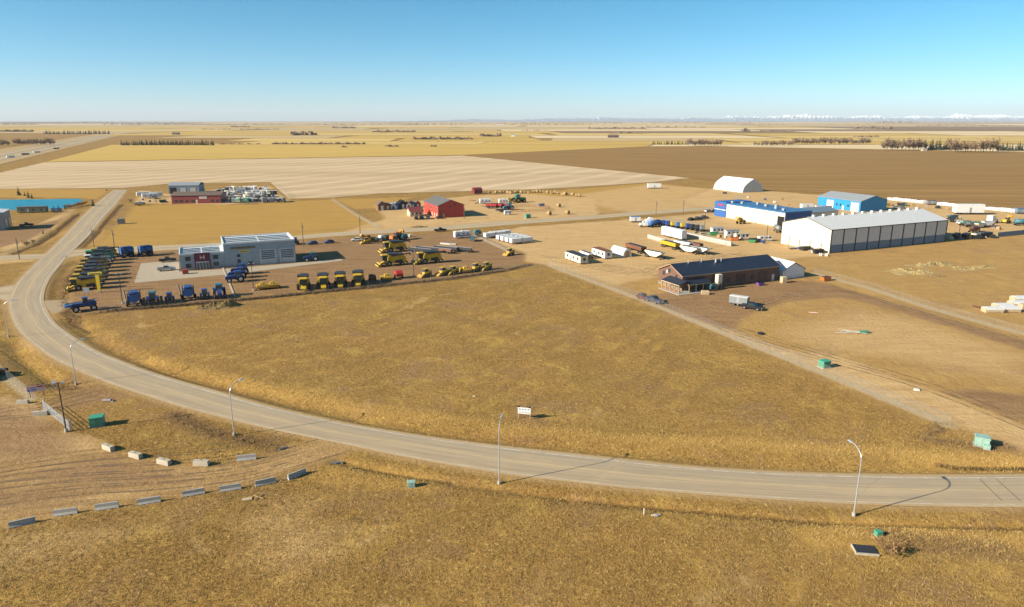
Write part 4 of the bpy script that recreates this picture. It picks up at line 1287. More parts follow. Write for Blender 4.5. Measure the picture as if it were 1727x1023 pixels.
MB().prism_x([(-.3, 8.2), (15, 9.6), (15, 9.8), (-.3, 8.4)], -.2, 14.2, M_HALLR).prism_x([(15, 9.6), (30.3, 8.2), (30.3, 8.4), (15, 9.8)], -.2, 14.2, M_HALLR).build('roof', lb_)
for x in (3.5, 10.5):
    door_y(lb_, x - 2.2, x + 2.2, 5.0, M_SILVER, rows=5)
fh = root_at('farmhouse', (1026, 232), R(0), 'tiny dark farmhouse alone among the far golden fields', 'house')
gable_x(fh, 0, 30, 0, 14, 5, 9, M_BRDOOR, M_SHING, .5)
fh = root_at('farmhouse', (290, 227), R(0), 'tiny dark barn alone in the far field right of the highway', 'house')
gable_x(fh, 0, 22, 0, 14, 5, 9, M_BRDOOR, M_SHING, .5)
for px, py, L_, m_, lb in ((836, 210.5, 90, M_WHITE, 'far white sheds under the horizon in the middle'), (862, 230, 12, M_WHITE, 'small far white farm shed left of the middle'), (1160, 243.5, 14, M_WHITE, 'white farmhouse beside the short spruce belt'), (1556, 254.5, 7, M_TAN, 'tiny pale farm shed in front of the right-hand grove')):
    fh = root_at('farmhouse', (px, py), 0, lb, 'house')
    gable_x(fh, 0, L_, 0, 12 if L_ > 8 else 6, 4.5 if L_ > 8 else 2.6, 7 if L_ > 8 else 4, m_, M_ROOFG, .5)

# ------------------------------------------------------------------ machines and vehicles (local +x is forward)
def wheel(root, x, y, r, w, rim=M_WHITE, name='wheel'):
    o = MB().cyl((x, y - w / 2, r), (x, y + w / 2, r), r, r, M_TYRE, 14).build(name, root)
    s = 1 if y > 0 else -1
    MB().cyl((x, y + s * w * .3, r), (x, y + s * (w / 2 + .03), r), r * .55, r * .5, rim, 10).build('rim', o)
    return o
def combine(body=M_YEL, dark=M_DGREY, auger=True, rim=M_GREY, head=True):
    def mk():
        o = empty('combine_harvester')
        MB().prism_y([(-4.6, 1.5), (-4.2, 3.0), (-3.2, 3.6), (1.5, 3.7), (1.9, 2.9), (1.9, 1.2), (-1.0, .9), (-3.6, .95)], -1.55, 1.55, body).build('body', o)
        MB().prism_y([(-3.4, 1.0), (-.6, .95), (-.6, 1.9), (-3.0, 2.2)], -1.62, 1.62, dark).build('side_panel', o)
        MB().box(-4.0, -1.9, -1.2, 1.2, 3.55, 3.95, dark, .2, .1, .15).build('engine_deck', o)
        MB().box(-1.7, 1.3, -1.5, 1.5, 3.71, 4.15, dark, -.25, -.25, -.25).build('grain_tank', o)
        c = MB().box(1.92, 3.4, -1.05, 1.05, 1.9, 3.7, M_GLASS, 0, -.25, .05).build('cab', o)
        MB().box(1.7, 3.85, -1.15, 1.15, 3.71, 3.95, body, .1, .2, .1).build('roof', c)
        MB().prism_y([(1.9, 1.3), (2.3, 1.9), (4.6, .9), (4.5, .35)], -.75, .75, body).build('feeder_house', o)
        if head:
            MB().prism_y([(4.4, .3), (4.5, 1.2), (4.9, 1.0), (5.6, .25)], -2.2, 2.2, body).cyl((5.2, -2.1, .75), (5.2, 2.1, .75), .22, .22, dark, 8).build('pickup_header', o)
        if auger:
            MB().cyl((.6, 1.7, 3.5), (-5.6, 1.9, 4.1), .2, .2, dark, 8).cyl((-5.5, 1.9, 4.1), (-5.9, 1.9, 3.5), .24, .2, M_BLACK, 8).build('unloading_auger', o)
        MB().prism_y([(-5.3, .8), (-4.5, 1.6), (-4.3, .9), (-5.0, .6)], -1.2, 1.2, dark).build('straw_hood', o)
        for s_ in (-1, 1):
            wheel(o, 1.6, s_ * 1.65, .98, .75, rim)
            wheel(o, -3.1, s_ * 1.5, .68, .5, rim)
        m = MB()
        for i in range(6):
            m.box(2.0 + i * .03, 2.3, 1.2, 1.65, .4 + i * .28, .46 + i * .28, dark)
        m.build('ladder', o)
        return o
    return mk
def tractor(body=M_BLUE, roof=M_BLUE, rim=M_WHITE, dual=False):
    def mk():
        o = empty('tractor')
        MB().prism_y([(.2, .9), (.2, 1.9), (2.4, 1.75), (2.75, 1.4), (2.7, .85)], -.45, .45, body).build('hood', o)
        MB().box(-1.4, .3, -.5, .5, .7, 1.3, M_DGREY).build('chassis', o)
        c = MB().box(-1.3, .25, -.75, .75, 1.5, 2.75, M_GLASSB, .1, .1, .1).build('cab', o)
        MB().box(-1.4, .4, -.85, .85, 2.76, 3.0, roof, .12, .12, .12).build('roof', c)
        MB().cyl((.9, .5, 1.8), (.9, .5, 2.9), .06, .06, M_BLACK, 6).build('exhaust', o)
        for s_ in (-1, 1):
            MB().prism_y([(-1.9, 1.2), (-1.6, 1.95), (-.5, 1.95), (-.2, 1.2)], s_ * .98 - .3, s_ * .98 + .3, body).build('fender', o)
            wheel(o, -1.05, s_ * 1.05, .95, .55, rim)
            if dual:
                wheel(o, -1.05, s_ * 1.75, .95, .5, rim)
            wheel(o, 1.75, s_ * .95, .68, .42, rim)
        return o
    return mk
def air_cart():
    o = empty('air_cart')
    m = MB()
    prof = [(1.5 * math.cos(2 * math.pi * i / 14), 2.5 + 1.35 * math.sin(2 * math.pi * i / 14)) for i in range(14)]
    m.prism_x(prof, -2.2, 2.0, M_BLUE2); m.build('tank', o)
    MB().box(-1.8, 1.6, -.9, .9, 3.75, 4.0, M_BLUE).build('lid', o)
    f = MB()
    for s_ in (-1, 1):
        f.box(-2.6, 2.6, s_ * 1.3 - .12, s_ * 1.3 + .12, .75, 1.0, M_BLACK); f.box(-2.3, -2.1, s_ * 1.45 - .1, s_ * 1.45 + .1, 1.0, 3.7, M_BLACK); f.box(1.9, 2.1, s_ * 1.45 - .1, s_ * 1.45 + .1, 1.0, 3.7, M_BLACK)
    f.box(-2.6, -2.4, -1.4, 1.4, .75, 1.0, M_BLACK); f.box(2.4, 2.6, -1.4, 1.4, .75, 1.0, M_BLACK); f.box(-2.3, -2.1, -1.5, 1.5, 3.5, 3.75, M_BLACK)
    f.build('frame', o)
    MB().cyl((-1.6, 1.9, .8), (1.4, 2.5, 4.2), .2, .2, M_BLACK, 8).build('auger', o)
    MB().tube([(2.5, 0, .9), (4.6, 0, .6)], .1, M_BLACK).build('drawbar', o)
    for s_ in (-1, 1):
        wheel(o, -1.2, s_ * 1.75, .85, .55, M_BLUE2); wheel(o, 1.8, s_ * 1.5, .6, .4, M_BLUE2)
    return o
def sprayer():
    o = empty('field_sprayer')
    MB().prism_y([(-3.6, 1.7), (-3.4, 2.5), (.2, 2.6), (.3, 1.6)], -.8, .8, M_BLUE).build('tank', o)
    MB().prism_y([(.3, 1.6), (.3, 3.0), (2.6, 2.9), (3.0, 2.2), (2.9, 1.5)], -.95, .95, M_BLUE).build('hood', o)
    c = MB().box(-.6, .9, -.8, .8, 2.61, 3.9, M_GLASS, .1, .15, .1).build('cab', o)
    MB().box(-.7, 1.0, -.9, .9, 3.91, 4.05, M_BLUE).build('roof', c)
    MB().box(-3.2, 2.6, -.6, .6, 1.25, 1.6, M_BLACK).build('chassis', o)
    MB().box(-5.4, -3.7, -1.5, 1.5, 1.9, 2.25, M_BLUE2).box(-4.0, -3.4, -1.7, 1.7, 1.4, 2.0, M_BLUE).build('boom_rack', o)
    for s_ in (-1, 1):
        MB().cyl((-5.0, s_ * 1.4, 2.3), (3.8, s_ * 1.6, 3.0), .12, .07, M_DGREY, 6).build('boom', o)
        for x in (-2.6, 2.0):
            wheel(o, x, s_ * 1.7, .98, .5, M_GALV)
            MB().box(x - .12, x + .12, s_ * 1.35 - .1, s_ * 1.35 + .1, 1.0, 1.7, M_BLACK).build('axle_leg', o)
    return o
def loader():
    o = empty('skid_steer_loader')
    MB().prism_y([(-1.4, .45), (-1.4, 1.3), (-.6, 1.6), (.9, 1.3), (1.1, .4)], -.6, .6, M_YEL2).build('body', o)
    c = MB().box(-.5, .7, -.5, .5, 1.3, 2.1, M_GLASS, .1, .05, .05).build('cab', o)
    MB().box(-.6, .8, -.58, .58, 2.11, 2.2, M_YEL).build('roof', c)
    for s_ in (-1, 1):
        MB().prism_y([(-1.3, 1.5), (-1.2, 1.75), (1.5, .9), (1.7, .4), (1.45, .4)], s_ * .72 - .08, s_ * .72 + .08, M_YEL).build('lift_arm', o)
        for x in (-.75, .6):
            wheel(o, x, s_ * .78, .42, .32, M_YEL)
    MB().prism_y([(1.6, .1), (1.65, .8), (1.8, .8), (2.5, .12)], -.95, .95, M_YEL2).build('bucket', o)
    return o
def implement():
    o = empty('hay_implement')
    MB().box(-1.2, 1.2, -1.5, 1.5, .8, 1.0, M_YEL2).build('frame', o)
    for i in range(4):
        MB().cyl((-.9 + i * .6, -1.4, .75), (-.9 + i * .6, 1.4, .75), .5, .5, M_YEL if i % 2 else M_YEL2, 9).build('rotor', o)
    MB().tube([(-1, 0, 1), (-.6, 0, 2.0), (1.6, 0, .6)], .08, M_YEL2).build('drawbar', o)
    MB().box(-.5, .6, -.6, .6, 1.0, 1.7, M_YEL, .1, .1, .1).build('guard', o)
    for s_ in (-1, 1):
        wheel(o, -.9, s_ * 1.65, .4, .25, M_YEL)
    return o
def header(body=M_DGREY, L=11.0):
    def mk():
        o = empty('grain_header')
        MB().prism_x([(-.6, .9), (-.6, 1.9), (-.3, 1.95), (.3, 1.0), (.9, .7)], -L / 2, L / 2, body).build('table', o)
        for s_ in (-1, 1):
            MB().prism_x([(-.7, .6), (-.5, 2.0), (1.0, .8), (1.3, .5)], s_ * L / 2 - .06, s_ * L / 2 + .06, M_RUST).build('end_shield', o)
        MB().cyl((-L / 2 + .2, .55, 1.6), (L / 2 - .2, .55, 1.6), .42, .42, M_GREY, 6).build('reel', o)
        MB().box(-L / 2 - 1.5, L / 2 + .5, -.2, 0, .45, .6, M_BLACK).build('trailer_beam', o)
        for x in (-L / 2 + .8, L / 2 - 1.4):
            for s_ in (-1, 1):
                wheel(o, x, s_ * .8, .38, .22, M_GREY)
        return o
    return mk
def pickup(col, glass=M_GLASS):
    def mk():
        o = empty('pickup_truck')
        MB().prism_y([(-2.85, .5), (-2.85, 1.15), (-.9, 1.15), (1.2, 1.18), (2.7, 1.05), (2.85, .8), (2.8, .45)], -.98, .98, col).build('body', o)
        c = MB().prism_y([(-1.0, 1.16), (-.75, 1.8), (.35, 1.82), (1.15, 1.19)], -.88, .88, glass).build('cab', o)
        MB().box(-.8, .4, -.82, .82, 1.825, 1.88, col).build('roof', c)
        MB().box(-2.7, -1.05, -.8, .8, 1.151, 1.16, M_BLACK).build('bed', o)
        MB().box(2.82, 2.95, -.95, .95, .4, .62, M_SILVER).build('bumper', o)
        for s_ in (-1, 1):
            MB().box(2.72, 2.88, s_ * .75 - .16, s_ * .75 + .16, .78, .95, M_WHITE).build('headlight', o)
            wheel(o, 1.75, s_ * .88, .4, .26, M_SILVER); wheel(o, -1.8, s_ * .88, .4, .26, M_SILVER)
        return o
    return mk
def car(col):
    def mk():
        o = empty('car')
        MB().prism_y([(-2.2, .35), (-2.25, .85), (-1.7, .95), (1.0, .92), (2.1, .75), (2.2, .35)], -.9, .9, col).build('body', o)
        c = MB().prism_y([(-1.9, .94), (-1.4, 1.48), (.2, 1.5), (1.0, .93)], -.78, .78, M_GLASS).build('cabin', o)
        MB().box(-1.4, .25, -.74, .74, 1.505, 1.55, col).build('roof', c)
        for s_ in (-1, 1):
            wheel(o, 1.35, s_ * .82, .33, .22, M_SILVER); wheel(o, -1.35, s_ * .82, .33, .22, M_SILVER)
        return o
    return mk
def box_trailer(col, roof, L=9.0, w=2.5, h=2.9, dark=True, name='cargo_trailer'):
    def mk():
        o = empty(name)
        MB().box(-L / 2, L / 2, -w / 2, w / 2, .7, h, col).build('body', o)
        MB().prism_x([(-w / 2 - .03, h + .001), (w / 2 + .03, h + .001), (w / 2 - .3, h + .14), (-w / 2 + .3, h + .14)], -L / 2 - .03, L / 2 + .03, roof).build('roof', o)
        MB().box(-L / 2, L / 2, -w / 2 + .3, w / 2 - .3, .45, .699, M_BLACK).build('chassis', o)
        for x in (-.6, .6):
            for s_ in (-1, 1):
                wheel(o, -L * .12 + x, s_ * (w / 2 - .2), .38, .24, M_GREY)
        MB().tube([(L / 2, 0, .5), (L / 2 + 1.3, 0, .45)], .08, M_BLACK).build('hitch', o)
        MB().box(-.4, .4, -w / 2 - .04, -w / 2 - .001, .8, 2.6, M_SILVER).build('door', o)
        return o
    return mk
def office(wall, roof, L=11.0, w=3.2, h=2.9):
    def mk():
        o = empty('site_office')
        MB().box(-L / 2, L / 2, -w / 2, w / 2, .35, h, wall).build('wall', o)
        MB().box(-L / 2 - .12, L / 2 + .12, -w / 2 - .12, w / 2 + .12, h + .001, h + .14, roof).build('roof', o)
        for x in (-L * .32, L * .05, L * .33):
            f = MB().box(x - .5, x + .5, -w / 2 - .05, -w / 2 - .001, 1.3, 2.2, M_DGREY).build('window', o)
        MB().box(-L * .16, -L * .16 + .9, -w / 2 - .06, -w / 2 - .001, .4, 2.4, M_SILVER).build('door', o)
        MB().box(L / 2 + .001, L / 2 + .05, -.5, .5, 1.3, 2.2, M_DGREY).build('window', o)
        m = MB()
        for x in (-L * .4, 0, L * .4):
            m.box(x - .2, x + .2, -w / 2 + .1, w / 2 - .1, 0, .34, M_BLACK)
        m.build('skid', o)
        return o
    return mk
def camper(col, accent, L=7.5, h=3.1):
    """travel trailer: rounded nose, stripe, windows"""
    def mk():
        o = empty('travel_trailer')
        MB().prism_y([(-L / 2, .6), (-L / 2, h - .2), (-L / 2 + .3, h), (L / 2 - .6, h), (L / 2, h * .62), (L / 2 - .15, .6)], -1.2, 1.2, col).build('body', o)
        MB().box(-L / 2 + .2, L / 2 - .3, -1.23, 1.23, 1.15, 1.5, accent).build('stripe', o)
        for x in (-L * .3, L * .02, L * .28):
            MB().box(x - .4, x + .4, -1.24, 1.24, 1.75, 2.3, M_GLASS).build('window', o)
        MB().box(-.5, .3, -.35, .35, h + .001, h + .3, M_WHITE).build('air_conditioner', o)
        for s_ in (-1, 1):
            wheel(o, -.3, s_ * 1.1, .36, .22, M_GREY)
        MB().tube([(L / 2 - .2, 0, .55), (L / 2 + 1.1, 0, .5)], .07, M_BLACK).build('hitch', o)
        return o
    return mk
def dump_trailer(col, L=11.0, tractor_=False):
    def mk():
        o = empty('gravel_trailer')
        MB().prism_y([(-L / 2, 1.3), (-L / 2, 2.7), (L / 2, 2.7), (L / 2, 1.3)], -1.25, 1.25, col).build('box', o)
        MB().box(-L / 2 + .2, L / 2 - .2, -1.05, 1.05, 2.65, 2.705, M_DGREY).build('load_bed', o)
        m = MB()
        for i in range(9):
            x = -L / 2 + .4 + i * (L - .8) / 8
            m.box(x - .05, x + .05, -1.33, 1.33, 1.3, 2.6, col)
        m.build('rib', o)
        MB().box(-L / 2, L / 2 + 1, -.5, .5, .85, 1.29, M_BLACK).build('chassis', o)
        for x in (-L * .42, -L * .3, L * .3, L * .42):
            for s_ in (-1, 1):
                wheel(o, x, s_ * 1.05, .5, .35, M_GREY)
        return o
    return mk
def belly_dump(col, L=9.0):
    def mk():
        o = empty('belly_dump_trailer')
        MB().prism_y([(-L / 2, 2.3), (-L * .18, .75), (L * .18, .75), (L / 2, 2.3), (L / 2 - .3, 2.75), (-L / 2 + .3, 2.75)], -1.2, 1.2, col).build('hopper', o)
        MB().box(-L / 2 + .5, L / 2 - .5, -.95, .95, 2.7, 2.755, M_DGREY).build('load_bed', o)
        MB().box(-L / 2 - .2, -L * .2, -.5, .5, .9, 1.2, M_BLACK).box(L * .2, L / 2 + .8, -.5, .5, .9, 1.2, M_BLACK).build('chassis', o)
        for x in (-L * .45, -L * .33, L * .42):
            for s_ in (-1, 1):
                wheel(o, x, s_ * 1.0, .48, .34, M_GREY)
        return o
    return mk
def tanker(col, L=9.5):
    def mk():
        o = empty('tank_trailer')
        MB().cyl((-L / 2, 0, 2.1), (L / 2, 0, 2.1), 1.15, 1.15, col, 14).build('tank', o, True)
        for x in (-L / 2, L / 2):
            MB().cyl((x, 0, 2.1), (x + (.35 if x > 0 else -.35), 0, 2.1), 1.15, .5, col, 14).build('tank_end', o)
        MB().box(-L / 2, L / 2, -.5, .5, .75, 1.1, M_BLACK).build('chassis', o)
        for x in (-L * .42, -L * .3, L * .36):
            for s_ in (-1, 1):
                wheel(o, x, s_ * .95, .48, .34, M_GREY)
        return o
    return mk
def semi(col):
    def mk():
        o = empty('truck_tractor')
        MB().box(-3.4, 2.4, -.5, .5, .75, 1.05, M_BLACK).build('chassis', o)
        MB().prism_y([(.9, .8), (.9, 1.9), (2.7, 1.7), (2.9, .8)], -.9, .9, col).build('hood', o)
        c = MB().prism_y([(-1.6, .9), (-1.6, 3.2), (-.2, 3.3), (.6, 2.7), (.9, 1.9), (.9, .9)], -1.2, 1.2, col).build('cab', o)
        MB().box(.55, .95, -1.0, 1.0, 1.95, 2.6, M_GLASS, 0, .25, .05).build('windscreen', c)
        for x, r in ((2.0, .5), (-2.0, .5), (-3.0, .5)):
            for s_ in (-1, 1):
                wheel(o, x, s_ * 1.0, r, .35, M_SILVER)
        return o
    return mk
def boat(col):
    def mk():
        o = empty('boat')
        MB().add([(-2.6, -1.0, 1.5), (1.2, -1.05, 1.55), (3.0, 0, 1.8), (1.2, 1.05, 1.55), (-2.6, 1.0, 1.5), (-2.5, -.5, .7), (1.4, -.3, .75), (2.4, 0, 1.1), (1.4, .3, .75), (-2.5, .5, .7)],
                 [(0, 1, 6, 5), (1, 2, 7, 6), (2, 3, 8, 7), (3, 4, 9, 8), (4, 0, 5, 9), (5, 6, 7, 8, 9), (4, 3, 2, 1, 0)], col).build('hull', o)
        MB().box(-.4, .9, -.6, .6, 1.55, 2.1, M_GLASSB, .1, .4, .1).build('windscreen', o)
        MB().box(-2.6, 2.8, -.3, .3, .4, .6, M_GREY).build('trailer_frame', o)
        for s_ in (-1, 1):
            wheel(o, -.6, s_ * .95, .32, .2, M_GREY)
        return o
    return mk
M_STRAWB = paint('bale_straw', (0.40, 0.275, 0.12), 0.9, var=.4, scale=2, dirt=False)
def bale():
    o = empty('hay_bale')
    MB().cyl((0, -.75, .85), (0, .75, .85), .88, .88, M_STRAWB, 14).build('straw_roll', o)
    MB().cyl((0, -.3, .85), (0, .3, .85), .9, .9, M_STRAWB, 14, False).build('wrap', o)
    return o

RY = GRID            # along the site grid
LEFT = A(180)
AWAY = A(90)
TOWARD = A(-90)
# long row of combines by the road
rowA = [(144, 487.5, M_YEL, 'yellow combine nearest the camera in the long roadside row'), (147, 480, M_YEL, 'yellow combine, second from the front of the roadside row'), (150, 473, M_YEL2, 'weathered yellow combine, third from the front of the roadside row'),
        (153.5, 466, M_YEL, 'yellow combine, fourth from the front of the roadside row, behind the pylon sign'), (157, 459, M_YEL2, 'weathered combine, fifth from the front of the roadside row'), (161, 452.5, M_YEL2, 'weathered combine, sixth from the front of the roadside row'),
        (165, 446, M_WHITE, 'pale grey combine near the back of the roadside row'), (169, 440, M_GREEN, 'green-sided combine second from the back of the roadside row'), (176, 434, M_YEL, 'bright yellow combine at the far end of the roadside row')]
rj = random.Random(8)
for px, py, m_, lb in rowA:
    put(('cmb', m_.name), combine(m_), px + rj.uniform(-1.5, 1.5), py, LEFT + R(rj.uniform(-5, 5)), lb, 'combine', 'combines parked along the road', s=rj.uniform(.92, 1.05))
rowj = random.Random(6)
for px, py, lb in ((513, 486, 'yellow combine facing the camera at the left end of the fence row'), (546, 484, 'yellow combine second from left in the fence row'), (575, 481.5, 'yellow combine third from left in the fence row'), (605, 479, 'yellow combine fourth and rightmost in the fence row')):
    put(('cmb2', 0), combine(M_YEL, auger=False, head=False), px, py, R(-78) + R(rowj.uniform(-4, 4)), lb, 'combine', 'combines lined up along the weedy fence')
for px, py, lb in ((664, 424, 'yellow combine with long auger at the top of the group of three'), (662, 447, 'yellow combine with green header behind it, lower left of the group of three'), (722, 443, 'yellow combine with white cab door, right of the group of three')):
    put(('cmb', M_YEL.name), combine(M_YEL), px, py, LEFT, lb, 'combine', 'combines in the middle of the dealer yard', s=1.05)
# blue machines
put('aircart', air_cart, 228, 514, AWAY, 'blue rounded air cart at the left end of the fence row', 'air cart', 'blue air carts')
put('aircart', air_cart, 319, 504, AWAY, 'blue rounded air cart in the middle of the blue row by the dirt heap', 'air cart', 'blue air carts')
put('aircart', air_cart, 214, 433, A(200), 'blue air cart with white front, left one behind the combine row', 'air cart', 'blue air carts')
put('aircart', air_cart, 246, 431, A(200), 'blue air cart, right one behind the combine row', 'air cart', 'blue air carts')
put('sprayer', sprayer, 145, 523, A(12), 'big blue four-wheeled sprayer at the yard entrance', 'sprayer', s=.9)
put('tractor_dual', tractor(M_BLUE, M_TEAL, dual=True), 259, 512, AWAY, 'large dark blue tractor with dual wheels and teal cab roof', 'tractor', 'blue tractors', s=1.25)
put('tractor', tractor(), 287, 508.5, AWAY, 'small blue tractor between the dual-wheeled tractor and an air cart', 'tractor', 'blue tractors', s=.95)
put('tractor', tractor(), 346, 503, AWAY, 'small blue tractor just right of the middle air cart', 'tractor', 'blue tractors', s=1.0)
put('tractor_teal', tractor(M_BLUE, M_TEAL), 371, 500.5, TOWARD, 'blue tractor with pale cab roof above the dirt heap', 'tractor', 'blue tractors', s=1.3)
for i, (px, py, lb) in enumerate(((399, 475, 'blue tractor nearest the camera in the cluster before the dealership'), (403, 468.5, 'blue tractor in the middle of the cluster before the dealership'), (407, 462, 'blue tractor at the back of the cluster before the dealership'))):
    put('tractor', tractor(), px, py, LEFT, lb, 'tractor', 'blue tractors', s=1.2)
put('tractor_teal', tractor(M_BLUE, M_TEAL), 526, 440, LEFT, 'teal-roofed tractor standing in the shadow of the workshop', 'tractor', 'blue tractors', s=1.1)
put('tractor', tractor(), 498, 412, AWAY, 'blue tractor behind the right end of the dealership', 'tractor', 'blue tractors')
# yellow implements along the fence
for i, (px, py, k_, lb) in enumerate(((443, 487, 'i', 'yellow hay rake left of the combines facing the camera'), (460, 485.5, 'i', 'yellow hay rake right of its twin by the light pole'), (652, 472, 'i', 'yellow implement between two red machines'),
        (719, 466, 'l', 'yellow skid-steer, first from left in the right fence row'), (748, 463.5, 'l', 'yellow skid-steer, second from left in the right fence row'), (765, 461.5, 'l', 'yellow skid-steer, third from left in the right fence row'),
        (785, 459, 'i', 'yellow implement in the right fence row'), (803, 456.5, 'l', 'yellow skid-steer, next to last in the right fence row'), (821, 454.5, 'l', 'yellow skid-steer at the right end of the fence row'), (860, 430, 'l', 'lone yellow loader at the right edge of the dealer yard'))):
    put('impl' if k_ == 'i' else 'loader', implement if k_ == 'i' else loader, px, py, A(200) if k_ == 'l' else AWAY, lb, 'implement' if k_ == 'i' else 'loader', 'yellow implements by the fence', s=1.25 if k_ == 'l' else 1.2)
def baler(col):
    def mk():
        o = empty('round_baler')
        MB().prism_y([(-1.7, .8), (-1.9, 1.8), (-1.2, 2.6), (.4, 2.7), (1.3, 1.9), (1.2, .6)], -1.1, 1.1, col).build('body', o)
        MB().box(-1.2, .6, -1.16, 1.16, .9, 1.5, M_BLACK).build('side_panel', o)
        MB().tube([(1.2, 0, .8), (3.0, 0, .6)], .1, M_BLACK).build('drawbar', o)
        for s_ in (-1, 1):
            wheel(o, -.3, s_ * 1.25, .6, .4, M_GREY)
        return o
    return mk
put('baler_red', baler(M_RED), 672, 468.5, AWAY, 'bright red baler beside the tall light pole', 'baler', 'balers')
put('baler_rust', baler(M_RUST), 628, 474, AWAY, 'dark red baler in shadow next to the rightmost fence-row combine', 'baler', 'balers', s=.85)
for i, (px, py, m_, lb) in enumerate(((708, 426, M_DGREY, 'dark grain header on wheels, leftmost of the header group'), (722, 424, M_DGREY, 'dark grain header, second of the header group'), (742, 426, M_RUST, 'reddish grain header in the middle of the header group'), (752, 423, M_DGREY, 'dark grain header right of the reddish one'), (776, 424, M_DGREY, 'short dark header with a yellow frame at the right of the group'))):
    put(('hdr', m_.name), header(m_), px, py, A(-52), lb, 'header', 'grain headers', s=.95)
for i in range(4):
    x, y = G(751 + i * 3.2, 412)
    o = MB().box(-2.6, 2.6, -.35, .35, 0, .35, M_PALEWOOD).box(-2.4, 2.4, -.3, .3, .351, .55, M_WHITE).build('wrapped_bundle')
    o.location = (x, y, 0); o.rotation_euler = (0, 0, A(-55))
    tag(o, 'pale narrow bundle lying behind the grain headers, one of four', 'bundle', 'pale bundles behind the headers')
# construction machines at the back
def telehandler(col):
    def mk():
        o = empty('wheel_loader')
        MB().prism_y([(-2.6, .8), (-2.6, 2.0), (-.6, 2.1), (-.4, .8)], -.9, .9, col).build('engine_cover', o)
        c = MB().box(-.5, .8, -.8, .8, 1.2, 3.0, M_GLASS, .05, .15, .08).build('cab', o)
        MB().box(-.6, .9, -.88, .88, 3.01, 3.15, col).build('roof', c)
        MB().prism_y([(.6, 1.2), (.8, 2.4), (2.6, 3.4), (2.9, 3.1), (1.4, 1.0)], -.5, .5, col).build('boom', o)
        MB().prism_y([(2.6, 2.7), (2.5, 3.7), (2.9, 3.8), (3.6, 2.8)], -1.2, 1.2, M_YEL2).build('bucket', o)
        for x in (-1.7, 1.3):
            for s_ in (-1, 1):
                wheel(o, x, s_ * 1.05, .75, .5, M_YEL)
        return o
    return mk
put('loader_o', telehandler(M_ORANGE), 622, 408, LEFT, 'orange wheel loader behind the dealer yard, left one', 'loader', 'orange wheel loaders')
put('loader_o', telehandler(M_ORANGE), 668, 405, A(30), 'orange wheel loader with white cab side, right one by the blue machine', 'loader', 'orange wheel loaders', s=1.15)
put('loader_y', loader, 619, 410.5, LEFT, 'small yellow loader in front of the left orange wheel loader', 'loader', None, s=1.2)
put('baler_blue', baler(M_TEAL), 682, 404, A(20), 'teal baler just right of the orange wheel loader', 'baler', 'balers')
put('baler_white', baler(M_WHITE), 645, 405.5, A(20), 'white baler between the two orange wheel loaders', 'baler', 'balers', s=.9)
put('baler_green', baler(M_PGREEN), 636, 407, A(20), 'pale green baler next to the white one', 'baler', 'balers', s=.7)
# cars and pickups
for key, mk, px, py, ang, lb, cat in (
        ('pk_black', pickup(M_BLACK), 283, 441, A(5), 'black pickup parked left of the dealership office', 'pickup'), ('pk_silver', pickup(M_SILVER), 281, 456, A(3), 'silver pickup on the concrete apron left of the office', 'pickup'),
        ('pk_black', None, 743, 390, A(-3), 'black pickup driving on the gravel road', 'pickup'), ('car_white', car(M_WHITE), 601, 406, A(170), 'white car parked behind the dealer yard', 'car'),
        ('car_dark', car(M_BLUE), 527, 412, A(185), 'dark car behind the dealership, left of two', 'car'), ('car_dark', None, 555, 410, A(185), 'dark car behind the dealership, right of two', 'car'),
        ('pk_navy', pickup(paint('navy_paint', (0.02, 0.035, 0.09), .3)), 1103, 509.5, A(-84), 'dark blue pickup parked along the chain-link fence', 'pickup'), ('car_wine', car(paint('wine_paint', (0.12, 0.015, 0.03), .3)), 1085, 504, A(-84), 'wine-red car parked behind the blue pickup at the fence', 'car'),
        ('pk_black', None, 1268, 521, A(-60), 'black pickup hitched to the grey cargo trailer', 'pickup'), ('van_silver', box_trailer(M_SILVER, M_WHITE, 5.2, 2.0, 2.2, name='delivery_van'), 237, 346, A(0), 'silver van at the left end of the trailer lot', 'van'),
        ('pk_silver', None, 260, 335, A(80), 'silver pickup in front of the white trailers', 'pickup'), ('car_black', car(M_BLACK), 277, 341.5, A(0), 'black car left of the dark red dealership', 'car'),
        ('car_black', None, 702, 369.5, A(80), 'black car in front of the farm shop', 'car'), ('pk_black', None, 711, 369, A(80), 'black pickup in front of the farm shop', 'pickup'), ('pk_teal', pickup(M_TEAL), 722, 368.5, A(75), 'teal pickup between the farm shop and the red barn', 'pickup'),
        ('car_wine', None, 742, 368.5, A(10), 'wine-red car at the corner of the red barn', 'car'), ('car_white', None, 1195, 357, A(0), 'white car beside the blue office end of the truck shop', 'car'), ('pk_navy', None, 1206, 357.5, A(0), 'dark pickup beside the blue office end of the truck shop', 'pickup'),
        ('car_black', None, 1166, 371.5, A(10), 'black car on the truck yard, left of the row', 'car'), ('pk_black', None, 1176, 371, A(10), 'black pickup on the truck yard, middle of the row', 'pickup'), ('pk_navy', None, 1187, 368.5, A(10), 'navy pickup on the truck yard, right of the row', 'pickup'),
        ('pk_white', pickup(M_WHITE), 1620, 377, A(10), 'white pickup right of the storage hall', 'pickup'), ('pk_black', None, -8, 636, A(70), 'black pickup cut by the left edge behind the fence', 'pickup')):
    put(key, mk, px, py, ang, lb, cat, 'parked cars and pickups')
put('cargo_grey', box_trailer(paint('grey_trailer_side', (0.22, 0.24, 0.25), .4), M_HALLP, 5.0, 2.2, 2.6), 1246, 514.5, A(-60), 'grey cargo trailer with pale roof hitched to the black pickup', 'trailer', None)
